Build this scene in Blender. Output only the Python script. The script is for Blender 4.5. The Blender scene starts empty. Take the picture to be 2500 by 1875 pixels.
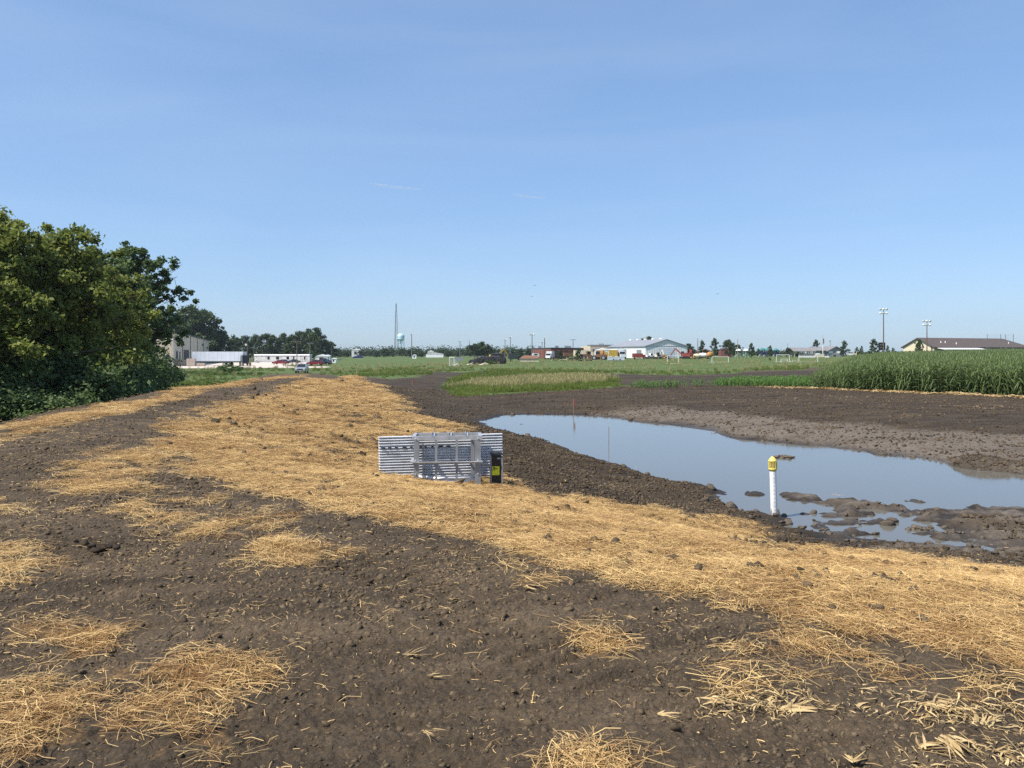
import bpy, math, random
import numpy as np
from mathutils import Vector, Matrix

# ---------------------------------------------------------------- camera, sky, sun, exposure
scene = bpy.context.scene
col = scene.collection
CAM_Z, F, CX, HY = 1.65, 2000.0, 1250.0, 860.0      # eye height, focal length and horizon, in photograph pixels
cam = bpy.data.cameras.new('camera')
cam.sensor_width = 36.0
cam.lens = 36.0 * F / 2500.0
cam.shift_y = -(937.5 - HY) / 2500.0
cam.clip_start = 0.05
cam.clip_end = 30000.0
cam_ob = bpy.data.objects.new('camera', cam)
col.objects.link(cam_ob)
cam_ob.location = (0, 0, CAM_Z)
cam_ob.rotation_euler = (math.radians(90), 0, 0)
scene.camera = cam_ob

SUN_E, SUN_A = math.radians(54), math.radians(31)   # elevation; heading the light travels, from +X towards +Y
world = bpy.data.worlds.new('World')
scene.world = world
world.use_nodes = True
wn = world.node_tree
sky = wn.nodes.new('ShaderNodeTexSky')
sky.sky_type = 'NISHITA'
sky.sun_disc = False
sky.sun_elevation = SUN_E
sky.sun_rotation = math.atan2(-math.cos(SUN_A), -math.sin(SUN_A)) % (2 * math.pi)
sky.altitude = 0
sky.air_density = 1.0
sky.dust_density = 0.45
sky.ozone_density = 8.0
sg = wn.nodes.new('ShaderNodeGamma'); sg.inputs[1].default_value = .56         # hazy summer air: soften the horizon-to-zenith range
sm = wn.nodes.new('ShaderNodeMix'); sm.data_type = 'RGBA'; sm.blend_type = 'MULTIPLY'; sm.inputs[0].default_value = 1
sm.inputs[7].default_value = (1.54, 1.84, 2.22, 1)
wn.links.new(sky.outputs[0], sg.inputs[0]); wn.links.new(sg.outputs[0], sm.inputs[6])
# faint streaks of cirrus all over the dome
stc = wn.nodes.new('ShaderNodeTexCoord'); smp = wn.nodes.new('ShaderNodeMapping'); smp.inputs['Scale'].default_value = (1.2, 1.2, 7.0); smp.inputs['Rotation'].default_value = (.12, .25, .3)
snz = wn.nodes.new('ShaderNodeTexNoise'); snz.inputs['Scale'].default_value = 1.6; snz.inputs['Detail'].default_value = 7; snz.inputs['Distortion'].default_value = .6
srp = wn.nodes.new('ShaderNodeMapRange'); srp.inputs[1].default_value = .42; srp.inputs[2].default_value = .78; srp.inputs[3].default_value = 0; srp.inputs[4].default_value = .09
sci = wn.nodes.new('ShaderNodeMix'); sci.data_type = 'RGBA'; sci.inputs[7].default_value = (5.6, 6.3, 7.0, 1)
wn.links.new(stc.outputs['Generated'], smp.inputs[0]); wn.links.new(smp.outputs[0], snz.inputs[0]); wn.links.new(snz.outputs[0], srp.inputs[0])
wn.links.new(srp.outputs[0], sci.inputs[0]); wn.links.new(sm.outputs[2], sci.inputs[6])
wn.links.new(sci.outputs[2], wn.nodes['Background'].inputs[0])
wn.nodes['Background'].inputs[1].default_value = 0.113
sun = bpy.data.lights.new('sun', 'SUN')
sun.energy = 5.0
sun.angle = math.radians(0.53)
sun.color = (1.0, 0.94, 0.85)
sun_ob = bpy.data.objects.new('sun', sun)
col.objects.link(sun_ob)
L = Vector((math.cos(SUN_E) * math.cos(SUN_A), math.cos(SUN_E) * math.sin(SUN_A), -math.sin(SUN_E)))
sun_ob.rotation_euler = L.to_track_quat('-Z', 'Y').to_euler()
sun_ob.location = (-40, -20, 60)
vs = scene.view_settings
vs.view_transform = 'Standard'
vs.look = 'None'
vs.exposure = 0.45
vs.gamma = 1.0
vs.use_curve_mapping = False
scene.cycles.max_bounces = 5
scene.cycles.diffuse_bounces = 2
scene.cycles.glossy_bounces = 2
scene.cycles.transparent_max_bounces = 12
scene.cycles.volume_bounces = 0
scene.cycles.use_denoising = False

rng = np.random.default_rng(7)
random.seed(7)

# ---------------------------------------------------------------- helpers
def P(px, py, d):
    return Vector(((px - CX) / F * d, d, CAM_Z - (py - HY) / F * d))

def tag(o, label=None, cat=None, group=None, kind=None):
    if label: o['label'] = label
    if cat: o['category'] = cat
    if group: o['group'] = group
    if kind: o['kind'] = kind
    return o

def empty(name, loc, rz=0.0, label=None, cat=None, group=None, scale=1.0):
    o = bpy.data.objects.new(name, None)
    col.objects.link(o)
    o.location = loc
    o.rotation_euler = (0, 0, rz)
    o.scale = (scale,) * 3 if not isinstance(scale, tuple) else scale
    o.empty_display_size = 0.2
    return tag(o, label, cat, group)

def copy_tree(o, parent=None):
    c = o.copy()
    col.objects.link(c)
    if parent: c.parent = parent
    for ch in list(o.children): copy_tree(ch, c)
    return c

def mesh_np(name, v, f, mat=None, smooth=False, colors=None):
    """mesh from numpy arrays; f is (M,4) or (M,3); colors is one rgba per vertex"""
    me = bpy.data.meshes.new(name)
    v = np.asarray(v, np.float32); f = np.asarray(f, np.int32)
    k = f.shape[1]
    me.vertices.add(len(v)); me.vertices.foreach_set('co', v.ravel())
    me.loops.add(f.size); me.loops.foreach_set('vertex_index', f.ravel())
    me.polygons.add(len(f))
    me.polygons.foreach_set('loop_start', np.arange(0, f.size, k, dtype=np.int32))
    me.polygons.foreach_set('loop_total', np.full(len(f), k, np.int32))
    if smooth: me.polygons.foreach_set('use_smooth', np.ones(len(f), bool))
    if colors is not None:
        a = me.color_attributes.new('tint', 'FLOAT_COLOR', 'POINT')
        a.data.foreach_set('color', np.asarray(colors, np.float32).ravel())
    me.update(calc_edges=True)
    if mat: me.materials.append(mat)
    return me

def link(name, me, parent=None, loc=None, rz=None):
    o = bpy.data.objects.new(name, me)
    col.objects.link(o)
    if parent: o.parent = parent
    if loc is not None: o.location = loc
    if rz is not None: o.rotation_euler = (0, 0, rz)
    return o

class MB:
    """collects boxes, tubes and prisms into one mesh"""
    def __init__(s): s.v, s.f, s.sm = [], [], False
    def add(s, v, f):
        n = len(s.v); s.v += [tuple(p) for p in v]; s.f += [tuple(i + n for i in q) for q in f]; return s
    def box(s, x0, x1, y0, y1, z0, z1, tx=0, ty=0):
        v = [(x0, y0, z0), (x1, y0, z0), (x1, y1, z0), (x0, y1, z0),
             (x0 + tx, y0 + ty, z1), (x1 - tx, y0 + ty, z1), (x1 - tx, y1 - ty, z1), (x0 + tx, y1 - ty, z1)]
        return s.add(v, [(3, 2, 1, 0), (4, 5, 6, 7), (0, 1, 5, 4), (1, 2, 6, 5), (2, 3, 7, 6), (3, 0, 4, 7)])
    def tube(s, a, b, r0, r1=None, n=6, cap=True):
        r1 = r0 if r1 is None else r1
        a, b = Vector(a), Vector(b); d = (b - a).normalized()
        u = d.orthogonal().normalized(); w = d.cross(u)
        v = []
        for c, r in ((a, r0), (b, r1)):
            for i in range(n):
                t = 2 * math.pi * i / n
                v.append(c + (u * math.cos(t) + w * math.sin(t)) * r)
        f = [(i, (i + 1) % n, n + (i + 1) % n, n + i) for i in range(n)]
        if cap: f += [tuple(range(n))[::-1], tuple(range(n, 2 * n))]
        return s.add(v, f)
    def bar(s, a, b, w, h):
        """rectangular bar from a to b, w across, h deep"""
        a, b = Vector(a), Vector(b); d = (b - a).normalized()
        u = d.cross(Vector((0, 0, 1)))
        u = Vector((1, 0, 0)) if u.length < 1e-3 else u.normalized()
        q = u.cross(d).normalized()
        v = [c + u * (i * w / 2) + q * (j * h / 2) for c in (a, b) for i, j in ((-1, -1), (1, -1), (1, 1), (-1, 1))]
        return s.add(v, [(3, 2, 1, 0), (4, 5, 6, 7), (0, 1, 5, 4), (1, 2, 6, 5), (2, 3, 7, 6), (3, 0, 4, 7)])
    def prism(s, poly, y0, y1):
        """polygon in x,z pushed along y"""
        n = len(poly)
        v = [(x, y0, z) for x, z in poly] + [(x, y1, z) for x, z in poly]
        f = [(i, (i + 1) % n, n + (i + 1) % n, n + i) for i in range(n)] + [tuple(range(n))[::-1], tuple(range(n, 2 * n))]
        return s.add(v, f)
    def prism_x(s, poly, x0, x1):
        """polygon in y,z pushed along x"""
        n = len(poly)
        v = [(x0, y, z) for y, z in poly] + [(x1, y, z) for y, z in poly]
        f = [(i, (i + 1) % n, n + (i + 1) % n, n + i) for i in range(n)] + [tuple(range(n))[::-1], tuple(range(n, 2 * n))]
        return s.add(v, f)
    def prism_z(s, poly, z0, z1):
        n = len(poly)
        v = [(x, y, z0) for x, y in poly] + [(x, y, z1) for x, y in poly]
        f = [(i, (i + 1) % n, n + (i + 1) % n, n + i) for i in range(n)] + [tuple(range(n))[::-1], tuple(range(n, 2 * n))]
        return s.add(v, f)
    def lathe(s, prof, n=16, c=(0, 0)):
        v, f = [], []
        for r, z in prof:
            for i in range(n):
                t = 2 * math.pi * i / n
                v.append((c[0] + r * math.cos(t), c[1] + r * math.sin(t), z))
        for k in range(len(prof) - 1):
            for i in range(n):
                j = (i + 1) % n
                f.append((k * n + i, k * n + j, (k + 1) * n + j, (k + 1) * n + i))
        f.append(tuple(range(n))[::-1]); f.append(tuple(range((len(prof) - 1) * n, len(prof) * n)))
        return s.add(v, f)
    def ball(s, c, r, n=8, m=6, jit=0.0):
        v, f = [], []
        rx, ry, rz_ = r if isinstance(r, tuple) else (r, r, r)
        for k in range(m + 1):
            a = math.pi * k / m
            for i in range(n):
                t = 2 * math.pi * i / n
                q = 1 + jit * (random.random() - .5)
                v.append((c[0] + rx * q * math.sin(a) * math.cos(t), c[1] + ry * q * math.sin(a) * math.sin(t), c[2] - rz_ * q * math.cos(a)))
        for k in range(m):
            for i in range(n):
                j = (i + 1) % n
                f.append((k * n + i, k * n + j, (k + 1) * n + j, (k + 1) * n + i))
        return s.add(v, f)
    def mesh(s, name, mat, smooth=False):
        me = bpy.data.meshes.new(name)
        me.from_pydata(s.v, [], s.f)
        import bmesh
        bm = bmesh.new(); bm.from_mesh(me)
        bmesh.ops.recalc_face_normals(bm, faces=bm.faces)
        bm.to_mesh(me); bm.free()
        if smooth: me.polygons.foreach_set('use_smooth', [True] * len(me.polygons))
        me.materials.append(mat)
        me.update()
        return me
    def build(s, name, mat, parent=None, smooth=False, loc=None, rz=None):
        return link(name, s.mesh(name, mat, smooth), parent, loc, rz)

# ---------------------------------------------------------------- materials
def new_mat(name):
    m = bpy.data.materials.new(name); m.use_nodes = True
    return m, m.node_tree.nodes, m.node_tree.links, m.node_tree.nodes['Principled BSDF']

def pm(name, c, rough=0.6, metal=0.0, var=0.18, scale=3.0, bump=0.0, bscale=20.0, spec=0.5):
    """painted or plain surface: base colour with blotchy wear and fine relief"""
    m, N, K, b = new_mat(name)
    tc = N.new('ShaderNodeTexCoord')
    nz = N.new('ShaderNodeTexNoise'); nz.inputs['Scale'].default_value = scale; nz.inputs['Detail'].default_value = 6
    K.new(tc.outputs['Object'], nz.inputs['Vector'])
    mr = N.new('ShaderNodeMapRange'); mr.inputs[1].default_value = .3; mr.inputs[2].default_value = .7
    mr.inputs[3].default_value = 1 - var; mr.inputs[4].default_value = 1 + var * .5
    K.new(nz.outputs['Fac'], mr.inputs[0])
    mx = N.new('ShaderNodeMix'); mx.data_type = 'RGBA'; mx.blend_type = 'MULTIPLY'; mx.inputs[0].default_value = 1
    mx.inputs[6].default_value = (*c, 1)
    K.new(mr.outputs[0], mx.inputs[7])
    K.new(mx.outputs[2], b.inputs['Base Color'])
    b.inputs['Roughness'].default_value = rough
    b.inputs['Metallic'].default_value = metal
    b.inputs['Specular IOR Level'].default_value = spec
    if bump:
        n2 = N.new('ShaderNodeTexNoise'); n2.inputs['Scale'].default_value = bscale; n2.inputs['Detail'].default_value = 5
        K.new(tc.outputs['Object'], n2.inputs['Vector'])
        bp = N.new('ShaderNodeBump'); bp.inputs['Strength'].default_value = bump; bp.inputs['Distance'].default_value = .05
        K.new(n2.outputs['Fac'], bp.inputs['Height']); K.new(bp.outputs[0], b.inputs['Normal'])
    return m

def ribbed(name, c, pitch, axis='X', rough=.5, metal=.0, depth=.6):
    """profiled metal cladding: fine upright ribs as relief"""
    m = pm(name, c, rough, metal, .1, .6)
    N, K = m.node_tree.nodes, m.node_tree.links
    tc = N.new('ShaderNodeTexCoord')
    wv = N.new('ShaderNodeTexWave'); wv.wave_type = 'BANDS'; wv.bands_direction = axis
    wv.inputs['Scale'].default_value = 2 * math.pi / (20 * pitch) * 1.0
    K.new(tc.outputs['Object'], wv.inputs['Vector'])
    bp = N.new('ShaderNodeBump'); bp.inputs['Strength'].default_value = depth; bp.inputs['Distance'].default_value = .06
    K.new(wv.outputs['Fac'], bp.inputs['Height'])
    K.new(bp.outputs[0], N['Principled BSDF'].inputs['Normal'])
    return m

def leafy(name, lo, hi, trans=0.25, rough=.55, inst=0.25):
    """foliage: per-leaf tint, some light let through"""
    m, N, K, b = new_mat(name)
    at = N.new('ShaderNodeAttribute'); at.attribute_name = 'tint'
    oi = N.new('ShaderNodeObjectInfo')
    ad = N.new('ShaderNodeMath'); ad.operation = 'MULTIPLY_ADD'; ad.inputs[1].default_value = inst; ad.inputs[2].default_value = -inst / 2
    K.new(oi.outputs['Random'], ad.inputs[0])
    tn = N.new('ShaderNodeAttribute'); tn.attribute_type = 'INSTANCER'; tn.attribute_name = 'tone'     # drift from place to place
    a1 = N.new('ShaderNodeMath'); a1.operation = 'ADD'
    K.new(tn.outputs['Fac'], a1.inputs[0]); K.new(ad.outputs[0], a1.inputs[1])
    a2 = N.new('ShaderNodeMath'); a2.operation = 'ADD'; a2.use_clamp = True
    K.new(at.outputs['Fac'], a2.inputs[0]); K.new(a1.outputs[0], a2.inputs[1])
    mx = N.new('ShaderNodeMix'); mx.data_type = 'RGBA'
    mx.inputs[6].default_value = (*lo, 1); mx.inputs[7].default_value = (*hi, 1)
    K.new(a2.outputs[0], mx.inputs[0])
    K.new(mx.outputs[2], b.inputs['Base Color'])
    b.inputs['Roughness'].default_value = rough
    b.inputs['Specular IOR Level'].default_value = .3
    if trans:
        t = N.new('ShaderNodeBsdfTranslucent'); K.new(mx.outputs[2], t.inputs[0])
        ms = N.new('ShaderNodeMixShader'); ms.inputs[0].default_value = trans
        K.new(b.outputs[0], ms.inputs[1]); K.new(t.outputs[0], ms.inputs[2])
        K.new(ms.outputs[0], N['Material Output'].inputs[0])
    return m

M = {}
def defmats():
    M['galv'] = pm('galvanised steel', (.74, .75, .76), .36, .22, .22, 9, .05, 60)
    M['frame'] = pm('dull galvanised steel', (.44, .45, .46), .45, .3, .25, 9)
    M['steel'] = pm('grey painted steel', (.30, .31, .32), .45, .3, .22, 7)
    M['black'] = pm('black plastic', (.012, .013, .016), .35, 0, .2, 6)
    M['yellow'] = pm('yellow plastic', (.84, .66, .14), .45, 0, .12, 8)
    M['sticker'] = pm('yellow label', (.72, .74, .02), .5, 0, .05, 8)
    M['ink'] = pm('dark ink', (.02, .02, .03), .6, 0, .2, 30)
    M['paper'] = pm('pale label', (.5, .5, .5), .5, 0, .1)
    M['pvc'] = pm('white plastic pipe', (.82, .82, .80), .35, 0, .12, 5)
    mN, mK = M['pvc'].node_tree.nodes, M['pvc'].node_tree.links      # mud splashed up the foot of the pipe
    tco = mN.new('ShaderNodeTexCoord'); sz = mN.new('ShaderNodeSeparateXYZ'); mK.new(tco.outputs['Object'], sz.inputs[0])
    nn = mN.new('ShaderNodeTexNoise'); nn.inputs['Scale'].default_value = 22; nn.inputs['Detail'].default_value = 6; mK.new(tco.outputs['Object'], nn.inputs['Vector'])
    hz_ = mN.new('ShaderNodeMapRange'); hz_.inputs[1].default_value = .0; hz_.inputs[2].default_value = .38; hz_.inputs[3].default_value = .95; hz_.inputs[4].default_value = .05
    mK.new(sz.outputs[2], hz_.inputs[0])
    sp_ = mN.new('ShaderNodeMath'); sp_.operation = 'MULTIPLY'; mK.new(hz_.outputs[0], sp_.inputs[0]); mK.new(nn.outputs['Fac'], sp_.inputs[1])
    th = mN.new('ShaderNodeMapRange'); th.inputs[1].default_value = .30; th.inputs[2].default_value = .42; mK.new(sp_.outputs[0], th.inputs[0])
    pb = mN['Principled BSDF']; old = pb.inputs['Base Color'].links[0].from_socket
    mm = mN.new('ShaderNodeMix'); mm.data_type = 'RGBA'; mK.new(th.outputs[0], mm.inputs[0]); mK.new(old, mm.inputs[6]); mm.inputs[7].default_value = (.16, .125, .09, 1)
    mK.new(mm.outputs[2], pb.inputs['Base Color'])
    M['wood'] = pm('weathered wood', (.30, .21, .14), .8, 0, .3, 12, .2)
    M['pole'] = pm('creosoted wood pole', (.13, .085, .06), .8, 0, .3, 2)
    M['greypole'] = pm('grey pole', (.16, .17, .18), .6, .2, .2, 2)
    M['pink'] = pm('pink flagging', (.42, .12, .08), .7, 0, .1)
    M['white'] = pm('white paint', (.80, .80, .78), .5, 0, .08, 1.0)
    M['dirtywhite'] = pm('worn white paint', (.62, .62, .60), .6, 0, .35, 1.2)
    M['beige'] = ribbed('beige cladding', (.52, .46, .34), 1.2, 'X')
    M['beige_flat'] = pm('beige wall', (.50, .45, .35), .6, 0, .1, .3)
    M['cream'] = pm('cream wall', (.66, .58, .42), .7, 0, .08, .5)
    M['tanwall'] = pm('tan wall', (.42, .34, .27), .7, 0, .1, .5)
    M['whiteclad'] = ribbed('white cladding', (.72, .72, .70), .9, 'X')
    M['whiteclad_y'] = ribbed('white side cladding', (.78, .78, .76), .9, 'Y')
    M['greyroof'] = pm('grey metal roof', (.30, .31, .33), .55, .2, .15, .5)
    M['shingle'] = pm('brown shingle roof', (.100, .076, .064), .85, 0, .2, 1.5, .4, 8)
    M['greyshingle'] = pm('grey shingle roof', (.22, .21, .21), .85, 0, .2, 1.5, .4, 8)
    M['darktrim'] = pm('dark green trim', (.03, .045, .04), .5, 0, .15)
    M['brick'] = pm('red brick', (.20, .075, .055), .85, 0, .25, 2, .3, 15)
    M['brickpale'] = pm('lighter brick', (.27, .115, .085), .85, 0, .25, 2, .3, 15)
    M['block'] = pm('pale concrete block', (.46, .38, .31), .85, 0, .3, 2)
    M['concrete'] = pm('concrete', (.45, .43, .39), .85, 0, .2, 1)
    M['glass'] = pm('dark glass', (.02, .025, .03), .08, 0, .1)
    M['dark'] = pm('dark opening', (.015, .016, .018), .7, 0, .2)
    M['tyre'] = pm('tyre rubber', (.014, .014, .015), .8, 0, .2)
    M['rim'] = pm('wheel rim', (.55, .56, .57), .35, .7, .1)
    M['silver'] = pm('silver car paint', (.50, .53, .56), .25, .6, .05)
    M['redcar'] = pm('dark red car paint', (.20, .012, .022), .25, .1, .05)
    M['blackcar'] = pm('black car paint', (.013, .014, .018), .22, .1, .05)
    M['greycar'] = pm('grey car paint', (.09, .10, .11), .25, .3, .05)
    M['whitecar'] = pm('white car paint', (.8, .8, .8), .25, 0, .04)
    M['lamp'] = pm('lamp lens', (.8, .82, .85), .15, .2, .04)
    M['trailer'] = pm('pale trailer side', (.56, .61, .68), .45, .1, .1, .6)
    M['machine_yellow'] = pm('yellow machine paint', (.46, .31, .05), .5, 0, .25, 2)
    M['machine_red'] = pm('red machine paint', (.26, .05, .035), .55, 0, .3, 2)
    M['rust'] = pm('rusty iron', (.22, .11, .06), .85, .1, .4, 2.5)
    M['orange'] = pm('orange paint', (.40, .20, .05), .5, 0, .2, 2)
    M['teal'] = pm('teal plastic', (.03, .22, .20), .5, 0, .1)
    M['blue'] = pm('dark blue plastic', (.03, .04, .16), .5, 0, .15)
    M['palegreen'] = pm('pale green plastic', (.30, .45, .36), .5, 0, .1)
    M['tank'] = pm('pale blue tank paint', (.50, .70, .76), .5, 0, .06, .3)
    M['net'] = pm('black netting', (.016, .016, .018), .9, 0, .5, 3, .5, 14)
    M['bark'] = pm('bark', (.10, .075, .055), .9, 0, .35, 6, .5, 25)
    M['leaf'] = leafy('broad leaves', (.080, .120, .024), (.290, .320, .066), .45)
    M['leaf2'] = leafy('cottonwood and shade-toned thicket leaves', (.050, .095, .030), (.155, .220, .070), .40)
    M['leaf3'] = leafy('dark distant leaves', (.030, .058, .022), (.088, .128, .040), .28)
    M['bush'] = leafy('bush leaves', (.035, .075, .012), (.10, .17, .03))
    M['grass'] = leafy('green grass blades', (.065, .100, .016), (.210, .255, .052), .35)
    M['seedgrass'] = leafy('seeding dry grass', (.20, .21, .07), (.50, .42, .21), .25)
    M['corn'] = leafy('corn leaves', (.060, .095, .028), (.170, .225, .075), .3, .45)
    M['cornlow'] = leafy('young corn leaves', (.07, .14, .025), (.16, .27, .06), .3, .45)
    M['straw'] = leafy('straw', (.25, .125, .040), (.76, .53, .225), .1, .6, .40)
    M['husk'] = leafy('dry corn residue', (.30, .195, .08), (.66, .49, .245), .1, .7, .2)
    M['crumb'] = leafy('crumbled soil', (.032, .022, .0125), (.140, .101, .060), 0, .95, .65)
    M['clod'] = pm('soil clod', (.098, .073, .049), .95, 0, .5, 8, .3, 60, .1)
    M['mudclod'] = pm('drying mud', (.15, .122, .092), .95, 0, .55, 7, .5, 40, .2)
defmats()
# ---------------------------------------------------------------- noise and terrain
def _h(ix, iy, seed):
    n = (ix.astype(np.int64) * 374761393 + iy.astype(np.int64) * 668265263 + seed * 1442695041) & 0x7fffffff
    n = ((n ^ (n >> 13)) * 1274126177) & 0x7fffffff
    return ((n ^ (n >> 16)) & 0xffff) / 65535.0

def vn(x, y, seed=0):
    ix, iy = np.floor(x), np.floor(y)
    fx, fy = x - ix, y - iy
    u, v = fx * fx * (3 - 2 * fx), fy * fy * (3 - 2 * fy)
    a, b = _h(ix, iy, seed), _h(ix + 1, iy, seed)
    c, d = _h(ix, iy + 1, seed), _h(ix + 1, iy + 1, seed)
    return (a + (b - a) * u) * (1 - v) + (c + (d - c) * u) * v

def fbm(x, y, seed=0, o=3):
    s, a, t = 0, 1.0, 0
    for k in range(o):
        s = s + a * (vn(x * 2 ** k + 17.3 * k, y * 2 ** k - 9.1 * k, seed + k) - .5); t += a; a *= .5
    return s / t * 2            # about -1 .. 1

WATER = -2.1
ctrl = []
def pix(px, py, z):
    d = (CAM_Z - z) * F / (py - HY)
    return ((px - CX) / F * d, d, z)
def far(d, pairs):
    for px, z in pairs: ctrl.append(((px - CX) / F * d, d, z))

crest = [(14, -10, 0), (9, -4, 0), (5.6, .4, 0), (2.6, 4.2, 0), (1.2, 5.5, 0), (-.17, 6.9, 0), (-1.6, 8.2, 0), (-3.2, 10, 0), (-5.2, 13, 0),
         (-7.2, 16.5, 0), (-9, 23.6, 0), (-10.4, 33, 0), (-11.8, 47, -.15), (-13.5, 60, -.4), (-18.5, 80, -1.0), (-24, 100, -1.5),
         (-29.5, 120, -1.9), (-38, 150, -2.3)]
outer = [(5, -14, 0), (2, -9, 0), (-2, -4, 0), (-6, 3, 0), (-9, 10, 0), (-11, 17.8, 0), (-13, 23.6, 0), (-14.6, 33, 0), (-16, 47, -.15),
         (-18, 60, -.4), (-23, 80, -1), (-28, 100, -1.5), (-33.5, 120, -1.9)]
toe = [(-10, -12, -2.0), (-13, 2, -2.0), (-15.5, 11, -2.1), (-17.5, 18, -2.1), (-19, 24, -2.2), (-20.5, 33, -2.2), (-22, 47, -2.2), (-24.5, 60, -2.3),
       (-29, 80, -2.4), (-33.5, 100, -2.4), (-39, 125, -2.45)]
near_shore = [pix(x, y, WATER) for x, y in ((1180, 1025), (1300, 1068), (1400, 1103), (1550, 1152), (1700, 1190), (1830, 1245), (1895, 1272),
              (1960, 1300), (2100, 1322), (2250, 1335), (2450, 1340), (2800, 1350))]
far_shore = [pix(x, y, WATER) for x, y in ((1240, 1014), (1330, 1013), (1450, 1016), (1560, 1031), (1750, 1062), (1950, 1087), (2150, 1112),
             (2320, 1138), (2500, 1160), (2800, 1200), (3200, 1260))]
ctrl += crest + outer + toe + near_shore + far_shore
ctrl += [(-1, 1, 0), (-4, 4, 0), (-6, 9, 0), (3, -1, 0), (0, 4, 0), (-8.5, 13.5, 0.02), (-11.5, 28, .03), (-13.2, 40, -.02), (3, -6, 0)]
ctrl += [(-30, 20, -2.3), (-45, 50, -2.4), (-60, 90, -2.5), (-40, 0, -2.3), (-30, -40, -2.2), (40, -40, -1.5), (-100, 0, -2.5)]
ctrl += [pix(1600, 1080, -2.75), pix(1900, 1140, -2.8), pix(2300, 1185, -2.75), pix(1420, 1045, -2.6), pix(2800, 1250, -2.6), pix(2450, 1187, -2.45), pix(2600, 1203, -2.45), pix(2330, 1166, -2.4), pix(2180, 1145, -2.4)]     # pond bed
ctrl += [pix(2050, 1250, -2.17), pix(2200, 1255, -2.14), pix(2350, 1265, -2.06), pix(2480, 1265, -2.02), pix(2100, 1290, -2.2), pix(2250, 1305, -2.2),
         pix(2420, 1300, -2.06), pix(2550, 1310, -2.02)]                                                            # mud bar
ctrl += [pix(1006, 1177, -.70), pix(1090, 1184, -.74), pix(1165, 1186, -.78), pix(1228, 1187, -.82), (-1.6, 15.6, -.78), (-.5, 15.8, -.86)]   # levelled pad under the inlet
ctrl += [pix(2300, 1360, -1.85), pix(2480, 1385, -1.75), pix(2100, 1370, -1.75), pix(1950, 1340, -1.85)]
ctrl += [pix(1300, 985, -1.85), pix(1100, 985, -1.75), pix(1400, 962, -1.5), pix(1700, 952, -1.4), pix(1900, 1000, -1.65), pix(2200, 1005, -1.5),
         pix(2500, 1005, -1.4), pix(2500, 1085, -1.88), pix(2500, 1130, -1.97), pix(2300, 1112, -1.99), pix(2750, 1160, -1.95), pix(2050, 1080, -2.0), pix(2500, 970, -1.25), pix(2000, 950, -1.25), pix(1500, 942, -1.5), pix(1100, 962, -1.7),
         pix(1000, 947, -1.85), pix(930, 940, -1.95), pix(2200, 1070, -1.85), pix(1800, 1030, -1.85), pix(1600, 990, -1.75), pix(3000, 1000, -1.3), pix(3000, 1100, -1.9)]
far(100, ((1100, -1.9), (1300, -1.65), (1700, -1.4), (2050, -1.15), (2300, -.85), (2600, -.5), (3200, -.3)))
far(150, ((-200, -2.5), (400, -2.5), (900, -2.25), (1200, -1.85), (1500, -1.5), (1800, -1.4), (2050, -1.0), (2300, -.6), (2600, -.05), (3200, .2)))
far(200, ((0, -2.6), (400, -2.6), (700, -2.55), (1000, -1.9), (1250, -1.5), (1650, -1.15), (2000, -.9), (2300, -.2), (2600, .4)))
far(290, ((0, -2.6), (500, -2.65), (800, -2.3), (1100, -1.6), (1350, -.9), (1550, -.5), (1800, -.3), (2050, .1), (2300, 1.1), (2600, 1.6)))
far(450, ((-300, -2.3), (300, -2.3), (900, -1.9), (1300, -1.2), (1700, -.6), (2100, 0), (2500, .9), (3000, 1)))
far(800, ((-500, -1.6), (600, -1.5), (1250, -1.2), (1900, -.8), (2900, -.5)))
far(1500, ((-500, -1.5), (1250, -1.2), (2900, -1)))
ctrl += [(x, y, -1.3) for x, y in ((-1500, -500), (1500, -500), (0, -800), (-2500, 2500), (2500, 2500), (0, 3500), (-600, 100), (600, 100), (250, -60), (-250, -60))]
CT = np.array(ctrl)
def _tps_fit():
    x = CT[:, :2]; n = len(x)
    d2 = ((x[:, None] - x[None]) ** 2).sum(-1)
    K = .5 * d2 * np.log(d2 + 1e-9)
    A = np.zeros((n + 3, n + 3)); A[:n, :n] = K + np.eye(n) * .06
    A[:n, n] = 1; A[:n, n + 1:] = x; A[n, :n] = 1; A[n + 1:, :n] = x.T
    return np.linalg.solve(A, np.concatenate([CT[:, 2], [0, 0, 0]]))
TW = _tps_fit()
def base_z(X, Y):
    X = np.asarray(X, float); Y = np.asarray(Y, float); sh = X.shape
    X, Y = X.ravel(), Y.ravel(); out = np.empty(len(X)); n = len(CT)
    for i in range(0, len(X), 20000):
        x, y = X[i:i + 20000], Y[i:i + 20000]
        d2 = (x[:, None] - CT[None, :, 0]) ** 2 + (y[:, None] - CT[None, :, 1]) ** 2
        out[i:i + 20000] = (.5 * d2 * np.log(d2 + 1e-9)) @ TW[:n] + TW[n] + TW[n + 1] * x + TW[n + 2] * y
    r = np.hypot(X, Y); t = np.clip((r - 900) / 900, 0, 1)
    return (out * (1 - t) + (-1.3) * t).reshape(sh)

_DS = np.geomspace(1.6, 900, 1100)
def un(px, py):
    """the ground point that a pixel of the photograph shows"""
    X = (px - CX) / F * _DS; zr = CAM_Z - (py - HY) / F * _DS
    g = base_z(X, _DS) - zr
    k = np.argmax(g > 0) if (g > 0).any() else len(_DS) - 1
    k = max(k, 1)
    a, b = g[k - 1], g[k]
    t = -a / (b - a) if b > a else 1.0
    d = _DS[k - 1] + (_DS[k] - _DS[k - 1]) * min(max(t, 0), 1)
    return ((px - CX) / F * d, d)

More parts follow.
